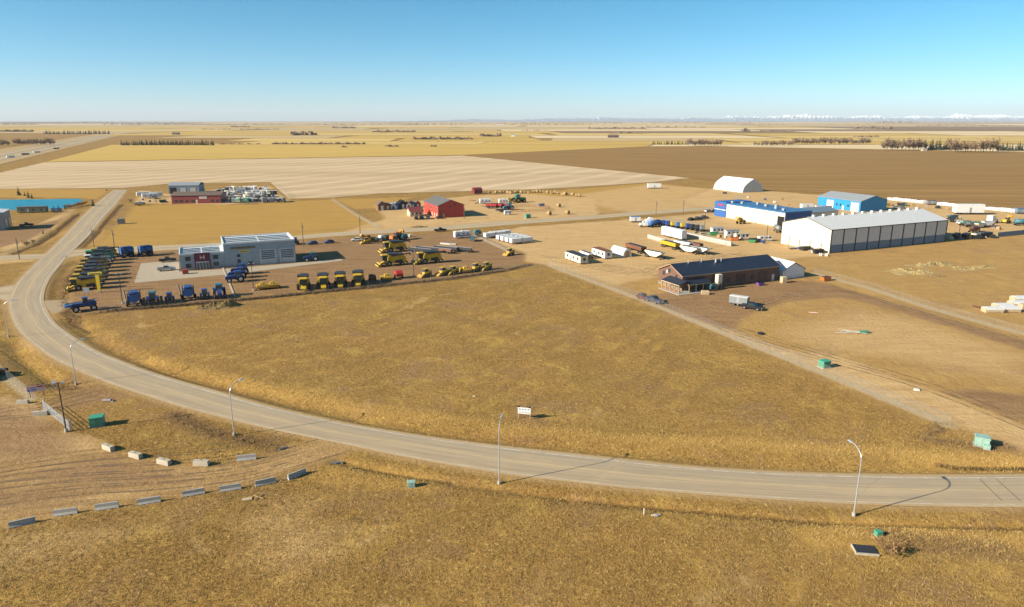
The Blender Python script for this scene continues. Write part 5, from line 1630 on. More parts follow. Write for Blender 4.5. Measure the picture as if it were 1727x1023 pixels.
# boats and white trailers right of the dealer yard
put('camper_w', camper(M_WHITE, M_BLUE), 780, 401, A(0), 'white travel trailer with blue stripe at the corner of the dealer yard', 'trailer')
put('boat_teal', boat(M_TEAL), 798, 406, A(60), 'teal boat on a trailer beside the gravel strip', 'boat')
put('baler_blue', baler(M_TEAL), 806, 397, A(0), 'dark teal machine beside the row of white trailers', 'baler')
for i in range(4):
    put('semi_white', box_trailer(M_WHITE, M_WHITE, 10.5, 2.2, 2.3), 856 + i * 7.5, 404 + i * 1.9, A(10), 'white enclosed trailer, %s from left in the tight row of four' % ('first', 'second', 'third', 'fourth')[i], 'trailer', 'white trailers parked in a tight row')
for i, (px, py) in enumerate(((834, 400), (843, 398))):
    put('semi_white', None, px, py, A(12), ('white enclosed trailer set apart at the left of the row' , 'white enclosed trailer set apart behind the row')[i], 'trailer', 'white trailers set apart')
# middle right yard
put('office_a', office(M_CREAM, M_DGREY, 11.5), 972, 440.5, A(-90), 'long cream site office with dark green-grey roof, front left', 'site office', None)
put('office_b', office(M_WHITE, M_RUST, 9.5), 1015, 433, A(-90), 'white site office with reddish roof', 'site office', None)
put('belly_s', belly_dump(M_WHITE), 989, 434, A(-90), 'white belly dump trailer between the two site offices', 'trailer', 'belly dump trailers', s=.8)
def round_shed():
    o = empty('arched_shed')
    pr = [(1.9 * math.cos(math.pi - math.pi * i / 10), 3.2 * math.sin(math.pi * i / 10) ** .8) for i in range(11)]
    MB().prism_x(pr, -4.5, 4.5, M_WHITE).build('cover', o)
    MB().box(4.501, 4.56, -1.0, 1.0, 0, 2.3, M_WOOD).build('door', o)
    MB().box(-4.56, -4.501, -1.0, 1.0, 0, 2.3, M_WOOD).build('door', o)
    return o
put('roundshed', round_shed, 1047, 430, A(-90), 'small white arched shed with wooden end door', 'shed')
put('dump_red', dump_trailer(M_RUST, 11), 1072, 424, A(-90), 'rust-red gravel trailer left of the white belly dumps', 'trailer')
put('belly_w', belly_dump(M_CREAM), 1104, 434.5, A(-78), 'cream belly dump trailer next to the rust-red gravel trailer', 'trailer', 'belly dump trailers', s=.95)
put('dump_yel', dump_trailer(M_YEL, 10), 1130, 418, A(-90), 'yellow gravel trailer beside the concrete wall', 'trailer')
put('belly_w', None, 1163, 426.5, A(-78), 'cream belly dump at the front of the right-hand trailer group', 'trailer', 'belly dump trailers', s=.95)
put('belly_s', None, 1180, 427, A(-78), 'white belly dump at the right end of the trailer group', 'trailer', 'belly dump trailers', s=.95)
put('belly_s', None, 1152, 417, A(-78), 'white belly dump behind the yellow gravel trailer', 'trailer', 'belly dump trailers', s=.95)
put('dump_red', None, 1166, 418, A(-78), 'rust-red gravel trailer behind the white belly dumps', 'trailer', s=.9)
put('semi_big', box_trailer(M_WHITE, M_WHITE, 14.6, 2.6, 4.2), 1136, 401, A(-90), 'tall white semi trailer between the two concrete walls', 'trailer')
def long_wall(a, b, h, lb):
    x0, y0 = G(*a); x1, y1 = G(*b)
    L = math.hypot(x1 - x0, y1 - y0)
    o = empty('concrete_block_wall', (x0, y0, 0), math.atan2(y1 - y0, x1 - x0))
    tag(o, lb, 'wall')
    n = int(L / 3.0)
    for i in range(n):
        for r_ in range(2):
            MB().box(i * L / n + .02, (i + 1) * L / n - .02, -.4, .4, r_ * h / 2 + (.012 if r_ else 0), (r_ + 1) * h / 2, M_CONC).build('block', o)
M_PALEC = M_CONC
long_wall((1093, 401), (1162, 421), 1.7, 'low concrete block wall in front of the tall white semi trailer')
long_wall((1146, 396), (1234, 415), 1.9, 'long concrete block wall running right behind the trailers')
put('trk_blue', box_trailer(M_WHITE, M_BLUE2, 5, 2.4, 2.8), 1071, 374.5, A(-20), 'small white and blue utility trailer at the corner of the truck yard', 'trailer')
put('tank_blue', tanker(M_BLUE2, 8), 1103, 382, A(20), 'light blue tank trailer behind the white truck', 'trailer')
put('semi_w', semi(M_WHITE), 1089, 382.5, A(160), 'white truck tractor at the front of the truck yard', 'truck', 'truck tractors', s=1.1)
put('semi_w', None, 1094, 379, A(160), 'white truck tractor second in the truck yard', 'truck', 'truck tractors', s=1.1)
for i in range(9):
    m_ = (M_BLUE, M_BLUE, M_YEL, M_BLUE2, M_YEL, M_BLUE, M_DGREY, M_DGREY, M_GREY)[i]
    def frac(mm=m_):
        o = empty('pump_trailer')
        MB().box(-3, 3, -1, 1, .7, 1.0, M_BLACK).build('chassis', o)
        MB().box(-2.4, .2, -.9, .9, 1.01, 2.6, mm, .2, .2, .1).build('engine_housing', o)
        MB().cyl((.4, 0, 1.6), (2.6, 0, 1.6), .65, .65, mm, 9).build('pump', o)
        m = MB()
        for q in range(4):
            m.tube([(-2.6 + q * 1.7, -.95, 1.0), (-2.6 + q * 1.7, -.95, 3.3), (-2.6 + q * 1.7, .95, 3.3)], .05, M_GALV, 4)
        m.build('pipe_rack', o)
        for x in (-2, -1, 2):
            for s_ in (-1, 1):
                wheel(o, x, s_ * .95, .45, .3, M_GREY)
        return o
    put(('pump', m_.name), frac, 1117 + i * 8.2, 380 + i * 1.15, A(70), ('dark blue' if m_ is M_BLUE else 'yellow' if m_ is M_YEL else 'light blue' if m_ is M_BLUE2 else 'grey' if m_ is M_GREY else 'dark grey') + ' pump trailer in the equipment line, number %s from the left' % ('one', 'two', 'three', 'four', 'five', 'six', 'seven', 'eight', 'nine')[i], 'trailer', 'oilfield equipment line', s=1.05)
for i, (px, py, mk, key, lb) in enumerate(((1209, 393, office(M_WHITE, M_SILVER, 5.5, 2.4, 2.6), 'skid_a', 'white skid shack left of the row before the truck shop'), (1234, 398, office(M_WHITE, M_HALLB, 6, 2.4, 2.6), 'skid_b', 'white skid shack with blue roof in the middle of the row'),
                                     (1250, 403, office(M_CREAM, M_TAN, 6, 2.4, 2.4), 'skid_c', 'cream skid shack with an orange bin beside it'), (1289, 406, office(M_WHITE, M_WHITE, 5.5, 2.2, 1.9), 'skid_d', 'low white skid tank near the corner of the storage hall'))):
    put(key, mk, px, py, A(-15), lb, 'shack', 'skid shacks')
def bin_(col):
    def mk():
        o = empty('waste_bin')
        MB().prism_y([(-1.5, .15), (-1.9, 1.5), (1.9, 1.5), (1.5, .15)], -.9, .9, col).build('body', o)
        MB().box(-1.75, 1.75, -.8, .8, 1.45, 1.51, M_BLACK).build('opening', o)
        MB().box(-1.2, -.9, -.8, .8, 0, .149, M_BLACK).box(.9, 1.2, -.8, .8, 0, .149, M_BLACK).build('skid', o)
        return o
    return mk
put('bin_orange', bin_(M_ORANGE), 1238, 405.5, A(-20), 'orange bin in front of the cream skid shack', 'bin')
put('bin_orange', None, 1392, 473, A(0), 'low orange bin by the fence behind the white shed', 'bin', s=.9)
put('loader_yy', telehandler(M_YEL), 1249, 377, A(190), 'yellow wheel loader in front of the truck shop doors', 'loader')
put('tank_grey', tanker(M_GREY, 6), 1311, 391, A(60), 'grey tank trailer by the open door of the truck shop', 'trailer')
put('semi_far', box_trailer(M_WHITE, M_WHITE, 10, 2.6, 3.6), 1103, 317.5, A(-20), 'lone white semi trailer left of the fabric quonset', 'trailer')
put('semi_far', None, 1632, 361, A(-26), 'white semi trailer on the yard behind the storage hall', 'trailer', s=1.5)
# far right yard
fr = random.Random(4)
mats = [(M_DGREY, 'dark grey'), (M_TEAL, 'teal'), (M_WHITE, 'white'), (M_PGREEN, 'pale green'), (M_GREY, 'grey'), (M_RUST, 'rusty'), (M_CREAM, 'cream')]
yard = [(1606, 370, 1, 'dark teal trailer at the roof corner of the storage hall'), (1640, 383, 4, 'grey machine trailer in the first row right of the hall'), (1652, 384, 6, 'cream machine trailer in the first row right of the hall'), (1628, 380, 3, 'pale green machine trailer nearest the hall'), (1665, 381, 2, 'white truck bed trailer beside the yellow loader'), (1643, 391, 5, 'rusty trailer frame at the front right of the hall'), (1612, 402, 5, 'rusty trailer in the shadow of the hall, left'), (1628, 402, 0, 'dark trailer in the shadow of the hall, middle'), (1645, 401.5, 6, 'cream trailer just outside the shadow of the hall'), (1662, 400, 0, 'dark grey trailer at the right end of the front row')]
for px, py, mi_, lb in yard:
    put(('bd', mats[mi_][0].name), belly_dump(mats[mi_][0], 7), px, py, A(fr.uniform(-15, 25)), lb, 'trailer', 'trailers right of the storage hall', s=.85)
put('semi_wr', semi(M_WHITE), 1672, 376, A(0), 'white truck with orange load on the right-hand yard', 'truck', 'truck tractors', s=1.2)
put('loader_yy', None, 1697, 376, A(10), 'yellow wheel loader at the far right yard', 'loader')
put('tank_teal', tanker(M_TEAL, 6), 1722, 380, A(-30), 'teal tank trailer at the right edge of the picture', 'trailer')
put('semi_navy', box_trailer(M_HALLB, M_BLUE, 6, 2.5, 3), 1722, 360, A(-26), 'dark blue container at the right end of the tote line', 'container')
put('semi_grey', box_trailer(M_GREY, M_DGREY, 5, 2.5, 2.6), 1570, 345, A(-26), 'dark grey container in the middle of the tote line', 'container')
def tote():
    o = empty('bulk_tote')
    MB().box(-1.1, 1.1, -1.0, 1.0, .15, 1.7, M_WHITE, .12, .12, .12).build('bag', o)
    MB().box(-1.0, 1.0, -.95, .95, 0, .149, M_WOOD).build('pallet', o)
    return o
tx = 1500.0
i = 0
while tx < 1722:
    if not (1560 < tx < 1582):
        put('tote', tote, tx, 337.2 + (tx - 1500) * .0995, A(-30 + fr.uniform(-10, 10)), 'white bulk tote in the long line beside the ploughed field', 'tote', 'white totes along the field edge', s=fr.uniform(.9, 1.25))
    tx += 5.2
for px, py, mk, key, lb in ((1495, 347, bin_(M_YEL2), 'bin_y', 'yellow-brown bin right of the blue barn'), (1512, 351, car(M_WHITE), 'car_white', 'white car parked right of the blue barn'), (1523, 352, car(M_SILVER), 'car_sil', 'silver car parked right of the blue barn'),
                            (1360, 352, box_trailer(M_WHITE, M_WHITE, 7, 2.5, 2.8), 'bt_w7', 'white trailer left of the blue barn'), (1380, 350, bin_(M_WHITE), 'bin_w', 'white bin between the trailer and the blue barn'), (1396, 351, bin_(M_ORANGE), 'bin_orange', 'orange bin beside the first white barn door')):
    put(key, mk, px, py, A(-15), lb, 'car' if 'car' in lb else 'trailer' if 'trailer left' in lb else 'bin', None)
# red barn yard
put('dump_rb', dump_trailer(M_RED, 7), 829, 350, A(-40), 'bright red farm trailer, left of three behind the barn', 'trailer', 'red farm trailers', s=.9)
put('dump_rb', None, 838, 350, A(-40), 'bright red farm trailer, middle of three behind the barn', 'trailer', 'red farm trailers', s=.9)
put('dump_rb', None, 847, 349.5, A(-40), 'bright red farm trailer, right of three behind the barn', 'trailer', 'red farm trailers', s=.9)
put('camper_w', None, 819, 343, A(-10), 'white travel trailer behind the red farm trailers', 'trailer')
put('camper_c', camper(M_WHITE, M_RED, 6), 849, 343.5, A(-10), 'white travel trailer right of the red farm trailers', 'trailer')
put('comb_green', tractor(M_GREEN, M_GREEN, M_YEL, True), 875, 341, A(0), 'green tractor with yellow wheels behind the barn', 'tractor', None, s=1.7)
put('loader_yy', None, 864, 341, A(170), 'yellow wheel loader left of the green tractor', 'loader', s=.9)
put('tr_dk', tractor(M_TEAL, M_TEAL), 857, 354, A(200), 'dark teal tractor in front of the red trailers', 'tractor', None, s=1.4)
put('shack_w', office(M_WHITE, M_WHITE, 4.5, 2.6, 2.6), 856, 361.5, A(-10), 'white shack on the grass beside the barn', 'shack', None, s=.8)
put('tote_b', bin_(M_BLUE2), 913, 347.5, A(0), 'blue bin right of the round pen', 'bin', None)
rshed = root_at('red_shed', (800, 327), A(0), 'dark red shed behind the barn at the field edge', 'shed')
gable_x(rshed, 0, 6, 0, 5, 3, 4.2, M_RVR, M_RVR, .2)
for i, (px, py, lb) in enumerate(((942, 349, 'round hay bale farthest left on the open yard'), (926, 362.5, 'round hay bale nearest the gravel road'), (957, 361, 'round hay bale on the right near the gravel road'))):
    put('bale', bale, px, py, A(20), lb, 'bale', 'lone round bales', s=1.3)
for i in range(26):
    px = 826 + i * 6.0 + fr.uniform(-2, 2)
    put('bale', bale, px, 326.5 - (i * .15 if i < 14 else (14 * .15 - (i - 14) * .65)) + fr.uniform(-.6, .6), A(fr.uniform(-60, 60)), 'round hay bale in the long line behind the barn yard', 'bale', 'bales stacked in a line', s=fr.uniform(.9, 1.4))
pen = empty('livestock_pen', (*G(892, 353), 0), 0)
tag(pen, 'round pen of dark rail panels behind the barn', 'pen')
for i in range(20):
    a_, b_ = 2 * math.pi * i / 20, 2 * math.pi * (i + 1) / 20
    m = MB()
    for z in (.5, 1.0, 1.5):
        m.tube([(12 * math.cos(a_), 12 * math.sin(a_), z), (12 * math.cos(b_), 12 * math.sin(b_), z)], .07, M_RUST, 4)
    m.tube([(12 * math.cos(a_), 12 * math.sin(a_), 0), (12 * math.cos(a_), 12 * math.sin(a_), 1.7)], .08, M_RUST, 4)
    m.build('panel', pen)
# crowded trailer lot
lot = random.Random(12)
kinds = [('camper_w', camper(M_WHITE, M_BLUE), 'white travel trailer with blue stripe', 'trailer'), ('camper_c', camper(M_WHITE, M_RED, 6), 'white travel trailer with red stripe', 'trailer'), ('camper_g', camper(M_CREAM, M_DGREY, 8), 'cream travel trailer with dark stripe', 'trailer'), ('camper_s', camper(M_SILVER, M_BLUE2, 7), 'silver travel trailer', 'trailer'), ('boat_w', boat(M_WHITE), 'white boat on a trailer', 'boat'), ('boat_b', boat(M_BLUE), 'blue boat on a trailer', 'boat'), ('cargo_d', box_trailer(M_DGREY, M_HALLP, 6, 2.2, 2.5), 'dark cargo trailer', 'trailer'), ('pk_navy', None, 'dark blue pickup', 'pickup'), ('camper_n', camper(M_GREY, M_BLACK, 7.5), 'grey travel trailer with black stripe', 'trailer')]
for r_, (yy, x0, x1, nm) in enumerate(((341.5, 376, 480, 'front'), (337, 375, 476, 'second'), (332.5, 375, 470, 'third'), (328.5, 374, 463, 'fourth'), (324.5, 373, 456, 'fifth'), (321, 372, 450, 'back'))):
    px = x0
    while px < x1:
        k_ = lot.choice(kinds if r_ else kinds[:4] + kinds[4:])
        put(k_[0], k_[1], px, yy - (px - x0) * .012, A(90 + lot.uniform(-12, 12)) if lot.random() < .8 else A(lot.uniform(-20, 20)), '%s in the %s row of the crowded lot' % (k_[2], nm), k_[3], 'trailers and boats in the crowded lot', s=lot.uniform(.85, 1.05))
        px += lot.uniform(7.0, 10.0)
for px, lb in ((403, 'left'), (416, 'right')):
    o = empty('green_canopy', (*G(px, 344), 0), 0)
    tag(o, 'bright green pop-up canopy, %s one of two before the trailer lot' % lb, 'canopy')
    MB().add([(-1.6, -1.6, 2.4), (1.6, -1.6, 2.4), (1.6, 1.6, 2.4), (-1.6, 1.6, 2.4), (0, 0, 3.6)], [(0, 1, 4), (1, 2, 4), (2, 3, 4), (3, 0, 4)], M_GREEN).build('cover', o)
    for a_ in (-1.5, 1.5):
        for b_ in (-1.5, 1.5):
            MB().tube([(a_, b_, 0), (a_, b_, 2.4)], .08, M_GREEN, 5).build('leg', o)
for i, (px, py, L_) in enumerate(((243, 331, 9), (254, 334, 10), (264, 331.5, 8))):
    put(('rvw', i), camper(M_WHITE, M_SILVER, L_), px, py, A(10), ('white travel trailer at the left end of the dealer yard', 'longest white travel trailer left of the red dealership', 'white travel trailer closest to the steel shop')[i], 'trailer', None)
put('rvt', office(paint('olive_siding', (.14, .15, .09), .6), M_SHING, 14, 4, 3.2), 56, 358, A(-8), 'low olive portable building on the near bank of the pond', 'portable building', None)
put('semi_navy', None, 96, 358, A(0), 'dark blue container beside the pond spruces', 'container', s=.8)
put('pk_black', None, 45, 381, A(20), 'black pickup in the shade right of the grey warehouse', 'pickup')
# highway traffic
for i, (px, py) in enumerate(((95, 251.5), (62, 258), (43, 261.5), (18, 266))):
    put('semi_hwy%d' % (i % 2), box_trailer((M_DGREY, M_WHITE)[i % 2], M_SILVER, 16, 2.8, 4), px, py, R(62), ('dark truck far up the highway', 'white truck on the highway, second from the far end', 'dark truck on the highway, third from the far end', 'white truck on the highway nearest the left edge')[i], 'truck', 'trucks on the highway', z=.5, s=.62)

# ------------------------------------------------------------------ street furniture, fences, small things
def street_lamp(x, y, h, arm_dir, label, reach=2.2):
    o = empty('street_lamp', (x, y, h1(x, y)), arm_dir)
    tag(o, label, 'street lamp', 'street lamps along the curved road')
    MB().cyl((0, 0, 0), (0, 0, h - 1.6), .10, .06, M_GALV, 8).build('pole', o)
    MB().cyl((0, 0, 0), (0, 0, .5), .24, .24, M_CONC, 8).build('base', o)
    pts = [(reach * (1 - math.cos(t)), 0, h - 1.6 + 1.5 * math.sin(t)) for t in np.linspace(0, math.pi / 2, 7)]
    MB().tube(pts, .065, M_GALV, 6).build('arm', o)
    MB().box(reach - .1, reach + .75, -.17, .17, h - .18, h - .02, M_GALV, .05, .1, .04).build('lamp_head', o)
for px, py, ang, h, lb in ((1440, 868, 100, 9.6, 'tall galvanised street lamp at the right, nearest the camera'), (842, 815, 82, 9.5, 'street lamp below the middle of the curved road'), (395, 734, 62, 9.0, 'street lamp left of the dirt turn-off'), (128, 645, 52, 9.0, 'street lamp at the left bend near the billboard'), (15, 568, 20, 9.0, 'street lamp at the far left of the bend'), (3, 545, 10, 9.0, 'street lamp partly cut by the left edge')):
    if px == 3:
        continue
    x, y = G(px, py)
    street_lamp(x, y, h, R(ang), lb)
def yard_light(px, py, h, lb, heads=2, mat=M_DGREY):
    x, y = G(px, py)
    o = empty('yard_light', (x, y, h1(x, y)), GRID)
    tag(o, lb, 'yard light', 'yard light poles')
    MB().cyl((0, 0, 0), (0, 0, h), .12, .08, mat, 7).build('pole', o)
    MB().cyl((0, 0, 0), (0, 0, .6), .28, .28, M_CONC, 8).build('base', o)
    MB().tube([(-.6, 0, h), (.6, 0, h)], .05, mat, 5).build('crossbar', o)
    for s_ in ((-1, 1) if heads == 2 else (1,)):
        MB().box(s_ * .6 - .25, s_ * .6 + .25, -.22, .22, h - .06, h + .14, M_GALV, .03, .03, .03).build('lamp_head', o)
for px, py, h, lb in ((112, 728, 8.6, 'slim light pole beside the silver gate'), (207, 512, 8.6, 'light pole between the blue sprayer and the first air cart'), (428, 490, 8.4, 'light pole with a pale round head before the tractor cluster'), (698, 466, 8.4, 'light pole right of the bright red baler'), (647, 437, 9, 'light pole left of the group of three combines'), (1188, 388, 8, 'light pole in the equipment line'), (1293, 403, 9, 'light pole at the row of skid shacks'), (1274, 379, 8, 'light pole in front of the truck shop'), (1617, 396, 8, 'light pole right of the storage hall')):
    yard_light(px, py, h, lb)
def power_pole(px, py, h, lb, ang=0):
    x, y = G(px, py)
    o = empty('power_pole', (x, y, h1(x, y)), A(ang))
    tag(o, lb, 'power pole', 'wooden power poles')
    MB().cyl((0, 0, 0), (0, 0, h), .17, .11, M_POLE, 7).build('pole', o)
    MB().box(-.07, .07, -1.2, 1.2, h - .9, h - .75, M_POLE).build('crossarm', o)
    for q in (-1.0, 0.45, 1.0):
        MB().cyl((0, q, h - .75), (0, q, h - .5), .05, .03, M_GREY, 5).build('insulator', o)
    MB().cyl((.28, 0, h - 2.4), (.28, 0, h - 1.5), .2, .2, M_GREY, 8).build('transformer', o)
for px, py, h, lb in ((195, 431, 10, 'wooden power pole behind the combine row'), (160, 424, 9, 'thin power pole at the mouth of the gravel road'), (33, 437, 8, 'short wooden pole left of the crossroads'), (512, 416, 10, 'wooden power pole behind the dealership'), (608, 403, 10, 'wooden power pole behind the orange loader'), (1106, 367, 9, 'wooden power pole behind the truck yard'), (1152, 361, 8, 'pale pole beside the gravel road'), (783, 369, 7, 'white pole in front of the red barn')):
    power_pole(px, py, h, lb)

M_MESH = None
def chain_mat():
    t = NT('chain_link')
    tr = t.n('ShaderNodeBsdfTransparent')
    mx = t.n('ShaderNodeMixShader')
    mx.inputs[0].default_value = 0.07
    t.t.links.new(tr.outputs[0], mx.inputs[1])
    t.put(t.b.inputs['Base Color'], t.mix(t.noise(t.objco(), 2.0, 2), (.45, .45, .43), (.35, .34, .32)))
    t.b.inputs['Roughness'].default_value = .5
    t.t.links.new(t.b.outputs[0], mx.inputs[2])
    t.t.links.new(mx.outputs[0], t.out.inputs[0])
    return t.m
M_MESH = chain_mat()
post_me = MB().cyl((0, 0, 0), (0, 0, 1.95), .024, .024, M_GREY, 6).build('post')
post_me = (post_me.data, bpy.data.objects.remove(post_me))[0]
def fence(pxs, lb, h=1.85, step=3.0):
    pts = dense(W(pxs), 4)
    L = sum(math.dist(a, b) for a, b in zip(pts[:-1], pts[1:]))
    n = max(2, int(L / step) + 1)
    P = resample(pts, n)
    z = H(P[:, 0], P[:, 1])
    o = empty('chain_link_fence', (P[0][0], P[0][1], 0))
    tag(o, lb, 'fence')
    bx0, by0 = P[0]
    for (x, y), zz in zip(P, z):
        c = bpy.data.objects.new('post', post_me); COL.objects.link(c); c.parent = o
        c.location = (x - bx0, y - by0, zz)
    m, r_ = MB(), MB()
    for i in range(n - 1):
        a, b = P[i] - P[0], P[i + 1] - P[0]
        m.quad((a[0], a[1], z[i] + .05), (b[0], b[1], z[i + 1] + .05), (b[0], b[1], z[i + 1] + h), (a[0], a[1], z[i] + h), M_MESH)
        r_.cyl((a[0], a[1], z[i] + h), (b[0], b[1], z[i + 1] + h), .018, .018, M_GREY, 4, False)
    m.build('wire_mesh', o); r_.build('top_rail', o)
    return o
fence(FENCE_A, 'long chain-link fence from the dealer yard corner down to the road')
fence(FENCE_B, 'chain-link fence from the white shed to the right edge')
fence(FENCE_C, 'short fence at the right end of the dealer yard')
fence([(168, 524), (300, 514), (430, 502), (620, 483), (760, 468.5), (850, 455), (925, 451)], 'fence behind the machine row, along the weeds', 1.5, 4.0)
fence(FENCE_L, 'chain-link fence at the left edge beside the billboard')
fence([(1345, 610), (1380, 603), (1414, 596)], 'short leaning run of fence beside the green transformer')
fence([(300, 414 - 3), (480, 395), (640, 384)], 'thin wire fence along the gravel road', 1.2, 6.0)
fence(FENCE_D, 'wire fence between the golden field and the barn yard', 1.4, 5)
fence([(457, 307.5), (488, 339), (372, 345.5)], 'fence around the crowded trailer lot', 1.8, 4)
# screen wall at far right
scr = empty('metal_screen_fence', (*G(1682, 400), 0), A(0)); tag(scr, 'low blue-grey metal screen fence at the right edge', 'fence')
for i in range(14):
    MB().box(i * 2.0 + .02, i * 2.0 + 1.96, -.06, .06, .1, 2.2, M_HALLB).build('panel', scr)
# silver gate by the turn-off
gx, gy = G(74, 690); gx2, gy2 = G(119, 727)
gt = empty('farm_gate', (gx, gy, h1(gx, gy)), math.atan2(gy2 - gy, gx2 - gx))
tag(gt, 'silver tube gate standing open beside the dirt turn-off', 'gate')
GL = math.hypot(gx2 - gx, gy2 - gy)
for z in (.25, .6, .95, 1.3, 1.65):
    MB().tube([(0, 0, z), (GL, 0, z)], .04, M_GALV, 5).build('rail', gt)
for i in range(5):
    MB().tube([(GL * i / 4, 0, .1), (GL * i / 4, 0, 1.8)], .06, M_GALV, 5).build('upright', gt)
for q in (0, GL):
    MB().cyl((q, .25, -.2), (q, .25, 2.2), .1, .1, M_GALV, 7).build('gate_post', gt)
# concrete barriers
def barrier():
    o = empty('concrete_barrier')
    MB().prism_x([(-.32, 0), (.32, 0), (.30, .12), (.14, .36), (.10, .82), (-.10, .82), (-.14, .36), (-.30, .12)], -1.4, 1.4, M_CONC).build('body', o)
    for s_ in (-1, 1):
        MB().box(s_ * .7 - .18, s_ * .7 + .18, -.325, .325, -.001, .07, M_BLACK).build('fork_slot', o)
    return o
def barrier_blk():
    o = empty('concrete_block')
    MB().box(-1.1, 1.1, -.35, .35, 0, .75, M_PALEBLK, .03, .03, .03).build('body', o)
    MB().tube([(-.2, 0, .74), (0, 0, .86), (.2, 0, .74)], .03, M_DGREY, 4).build('lifting_loop', o)
    return o
M_PALEBLK = paint('pale_concrete', (0.50, 0.44, 0.34), 0.85, var=.2)
bars = [(38, 885, 22), (111, 867, 8), (181, 857, 9), (252, 848, 12), (327, 834, 14), (389, 826, 12), (448, 816, 20), (501, 803, 38)]
ordn = ['first', 'second', 'third', 'fourth', 'fifth', 'sixth', 'seventh', 'eighth']
for i, (px, py, dg) in enumerate(bars):
    put('barrier', barrier, px, py, R(dg + 8), 'concrete barrier, %s from the left along the lower side of the dirt track' % ordn[i], 'barrier', 'concrete barriers along the lower side', s=1.0)
for i, (px, py, dg) in enumerate([(183, 758, -30), (229, 771, -25), (277, 782, -22)]):
    put('blk', barrier_blk, px, py, R(dg), 'pale concrete block, %s from the left on the upper side of the dirt track' % ordn[i], 'barrier', 'pale concrete blocks', s=1.05)
put('blk', barrier_blk, 340, 784, R(-4), 'tan concrete block between the pale blocks and the last barrier', 'barrier', 'pale concrete blocks', s=1.05)
put('barrier', barrier, 416, 775, R(14), 'concrete barrier near the ditch end on the upper side of the dirt track', 'barrier', 'concrete barriers along the lower side')
put('blk', barrier_blk, 39, 680, R(5), 'pale concrete block at the left below the billboard', 'barrier', 'pale concrete blocks', s=.9)
put('blk', barrier_blk, 69, 700, R(12), 'concrete block standing under the silver gate', 'barrier', 'pale concrete blocks', s=1.05)
# transformers
def cabinet(col):
    def mk():
        o = empty('transformer_box')
        MB().box(-1.0, 1.0, -.8, .8, .15, 1.45, col, .02, .02, .02).build('housing', o)
        MB().prism_y([(-1.08, 1.451), (1.08, 1.451), (1.0, 1.62), (-1.0, 1.62)], -.88, .88, col).build('lid', o)
        MB().box(-1.15, 1.15, -.95, .95, 0, .149, M_CONC).build('pad', o)
        for s_ in (-1, 1):
            MB().box(s_ * .5 - .44, s_ * .5 + .44, -.85, -.80, .25, 1.35, col).build('door', o)
        return o
    return mk
put('xf_g', cabinet(M_TGREEN), 165, 717, R(20), 'green transformer box beside the silver gate', 'transformer', None, s=1.05)
put('xf_g', None, 1390, 619, R(20), 'green transformer box beside the long chain-link fence', 'transformer', None, s=.95)
put('xf_p', cabinet(M_PGREEN), 1655, 751, R(-30), 'pale green transformer box at the lower end of the fence', 'transformer', None, s=1.0)
put('xf_s', cabinet(M_PGREEN), 1664, 757, R(-30), 'small pale green pedestal in front of the pale transformer box', 'pedestal', None, s=.45)
put('xf_b', cabinet(M_GREY), 205, 377, GRID, 'lone grey utility box in the golden field', 'utility box', None, s=1.6)
put('xf_d', cabinet(M_TGREEN), 990, 368, GRID, 'dark green utility box beside the gravel road', 'utility box', None, s=1.3) if False else None
put('xf_g', None, 890, 367.5, GRID, 'dark green utility box between the barn and the gravel road', 'utility box', None, s=1.3)
put('xf_g2', cabinet(M_TGREEN), 1481, 902, R(10), 'tiny green pedestal above the reddish shrub', 'pedestal', None, s=.4)
put('xf_p2', cabinet(M_PGREEN), 694, 820, R(10), 'small pale green pedestal in the tall grass below the road', 'pedestal', None, s=.5)
# sale sign
sx, sy = G(884, 706)
sg = empty('sale_sign', (sx, sy, h1(sx, sy)), R(-14)); tag(sg, 'white sale sign on wooden posts in the big empty field', 'sign')
for q in (-1.0, 1.05):
    MB().box(q - .07, q + .07, -.07, .07, 0, 2.3, M_WOOD).build('post', sg)
    MB().tube([(q, .08, 1.5), (q, 1.1, 0)], .05, M_WOOD, 4).build('brace', sg)
bd = MB().box(-1.1, 1.15, -.12, -.071, 1.0, 2.15, M_WHITE).build('board', sg)
m = MB()
for i in range(4):
    m.box(-.95 + i * .52, -.95 + i * .52 + .36, -.127, -.1205, 1.72, 1.95, M_HALLB)
    m.box(-.9 + i * .5, -.9 + i * .5 + .4, -.127, -.1205, 1.2, 1.3, M_GREY); m.box(-.9 + i * .5, -.9 + i * .5 + .3, -.127, -.1205, 1.42, 1.5, M_GREY)
m.build('lettering', bd)
for q in (-.95, 1.0):
    MB().box(q - .2, q + .2, -.14, -.01, 2.151, 2.4, M_BLACK).build('corner_cap', bd)
# billboard at the left
bx_, by_ = G(63, 669)
bb2 = empty('billboard', (bx_, by_, h1(bx_, by_)), R(24)); bb2.scale = (.72, .72, .72); tag(bb2, 'blue and pink billboard on posts at the left bend', 'billboard')
bo = MB().box(-1.9, 1.9, -.08, 0, 1.6, 3.1, M_PINK).build('board', bb2)
M_VIOLET = paint('violet_print', (.16, .12, .42), .5, dirt=False)
m = MB(); m.box(-1.85, .1, -.09, -.081, 1.65, 2.6, M_VIOLET)
for i in range(7):
    m.box(-1.6 + i * .45, -1.3 + i * .45, -.1, -.091, 2.2 + (i % 2) * .05, 2.5, M_WHITE)
m.box(-1.6, 1.5, -.1, -.091, 1.8, 1.92, M_WHITE); m.box(.3, 1.7, -.09, -.081, 2.62, 3.0, M_RED)
m.build('print', bo)
for q in (-1.5, 1.5):
    MB().box(q - .08, q + .08, .001, .16, 0, 3.0, M_WOOD).build('post', bb2)
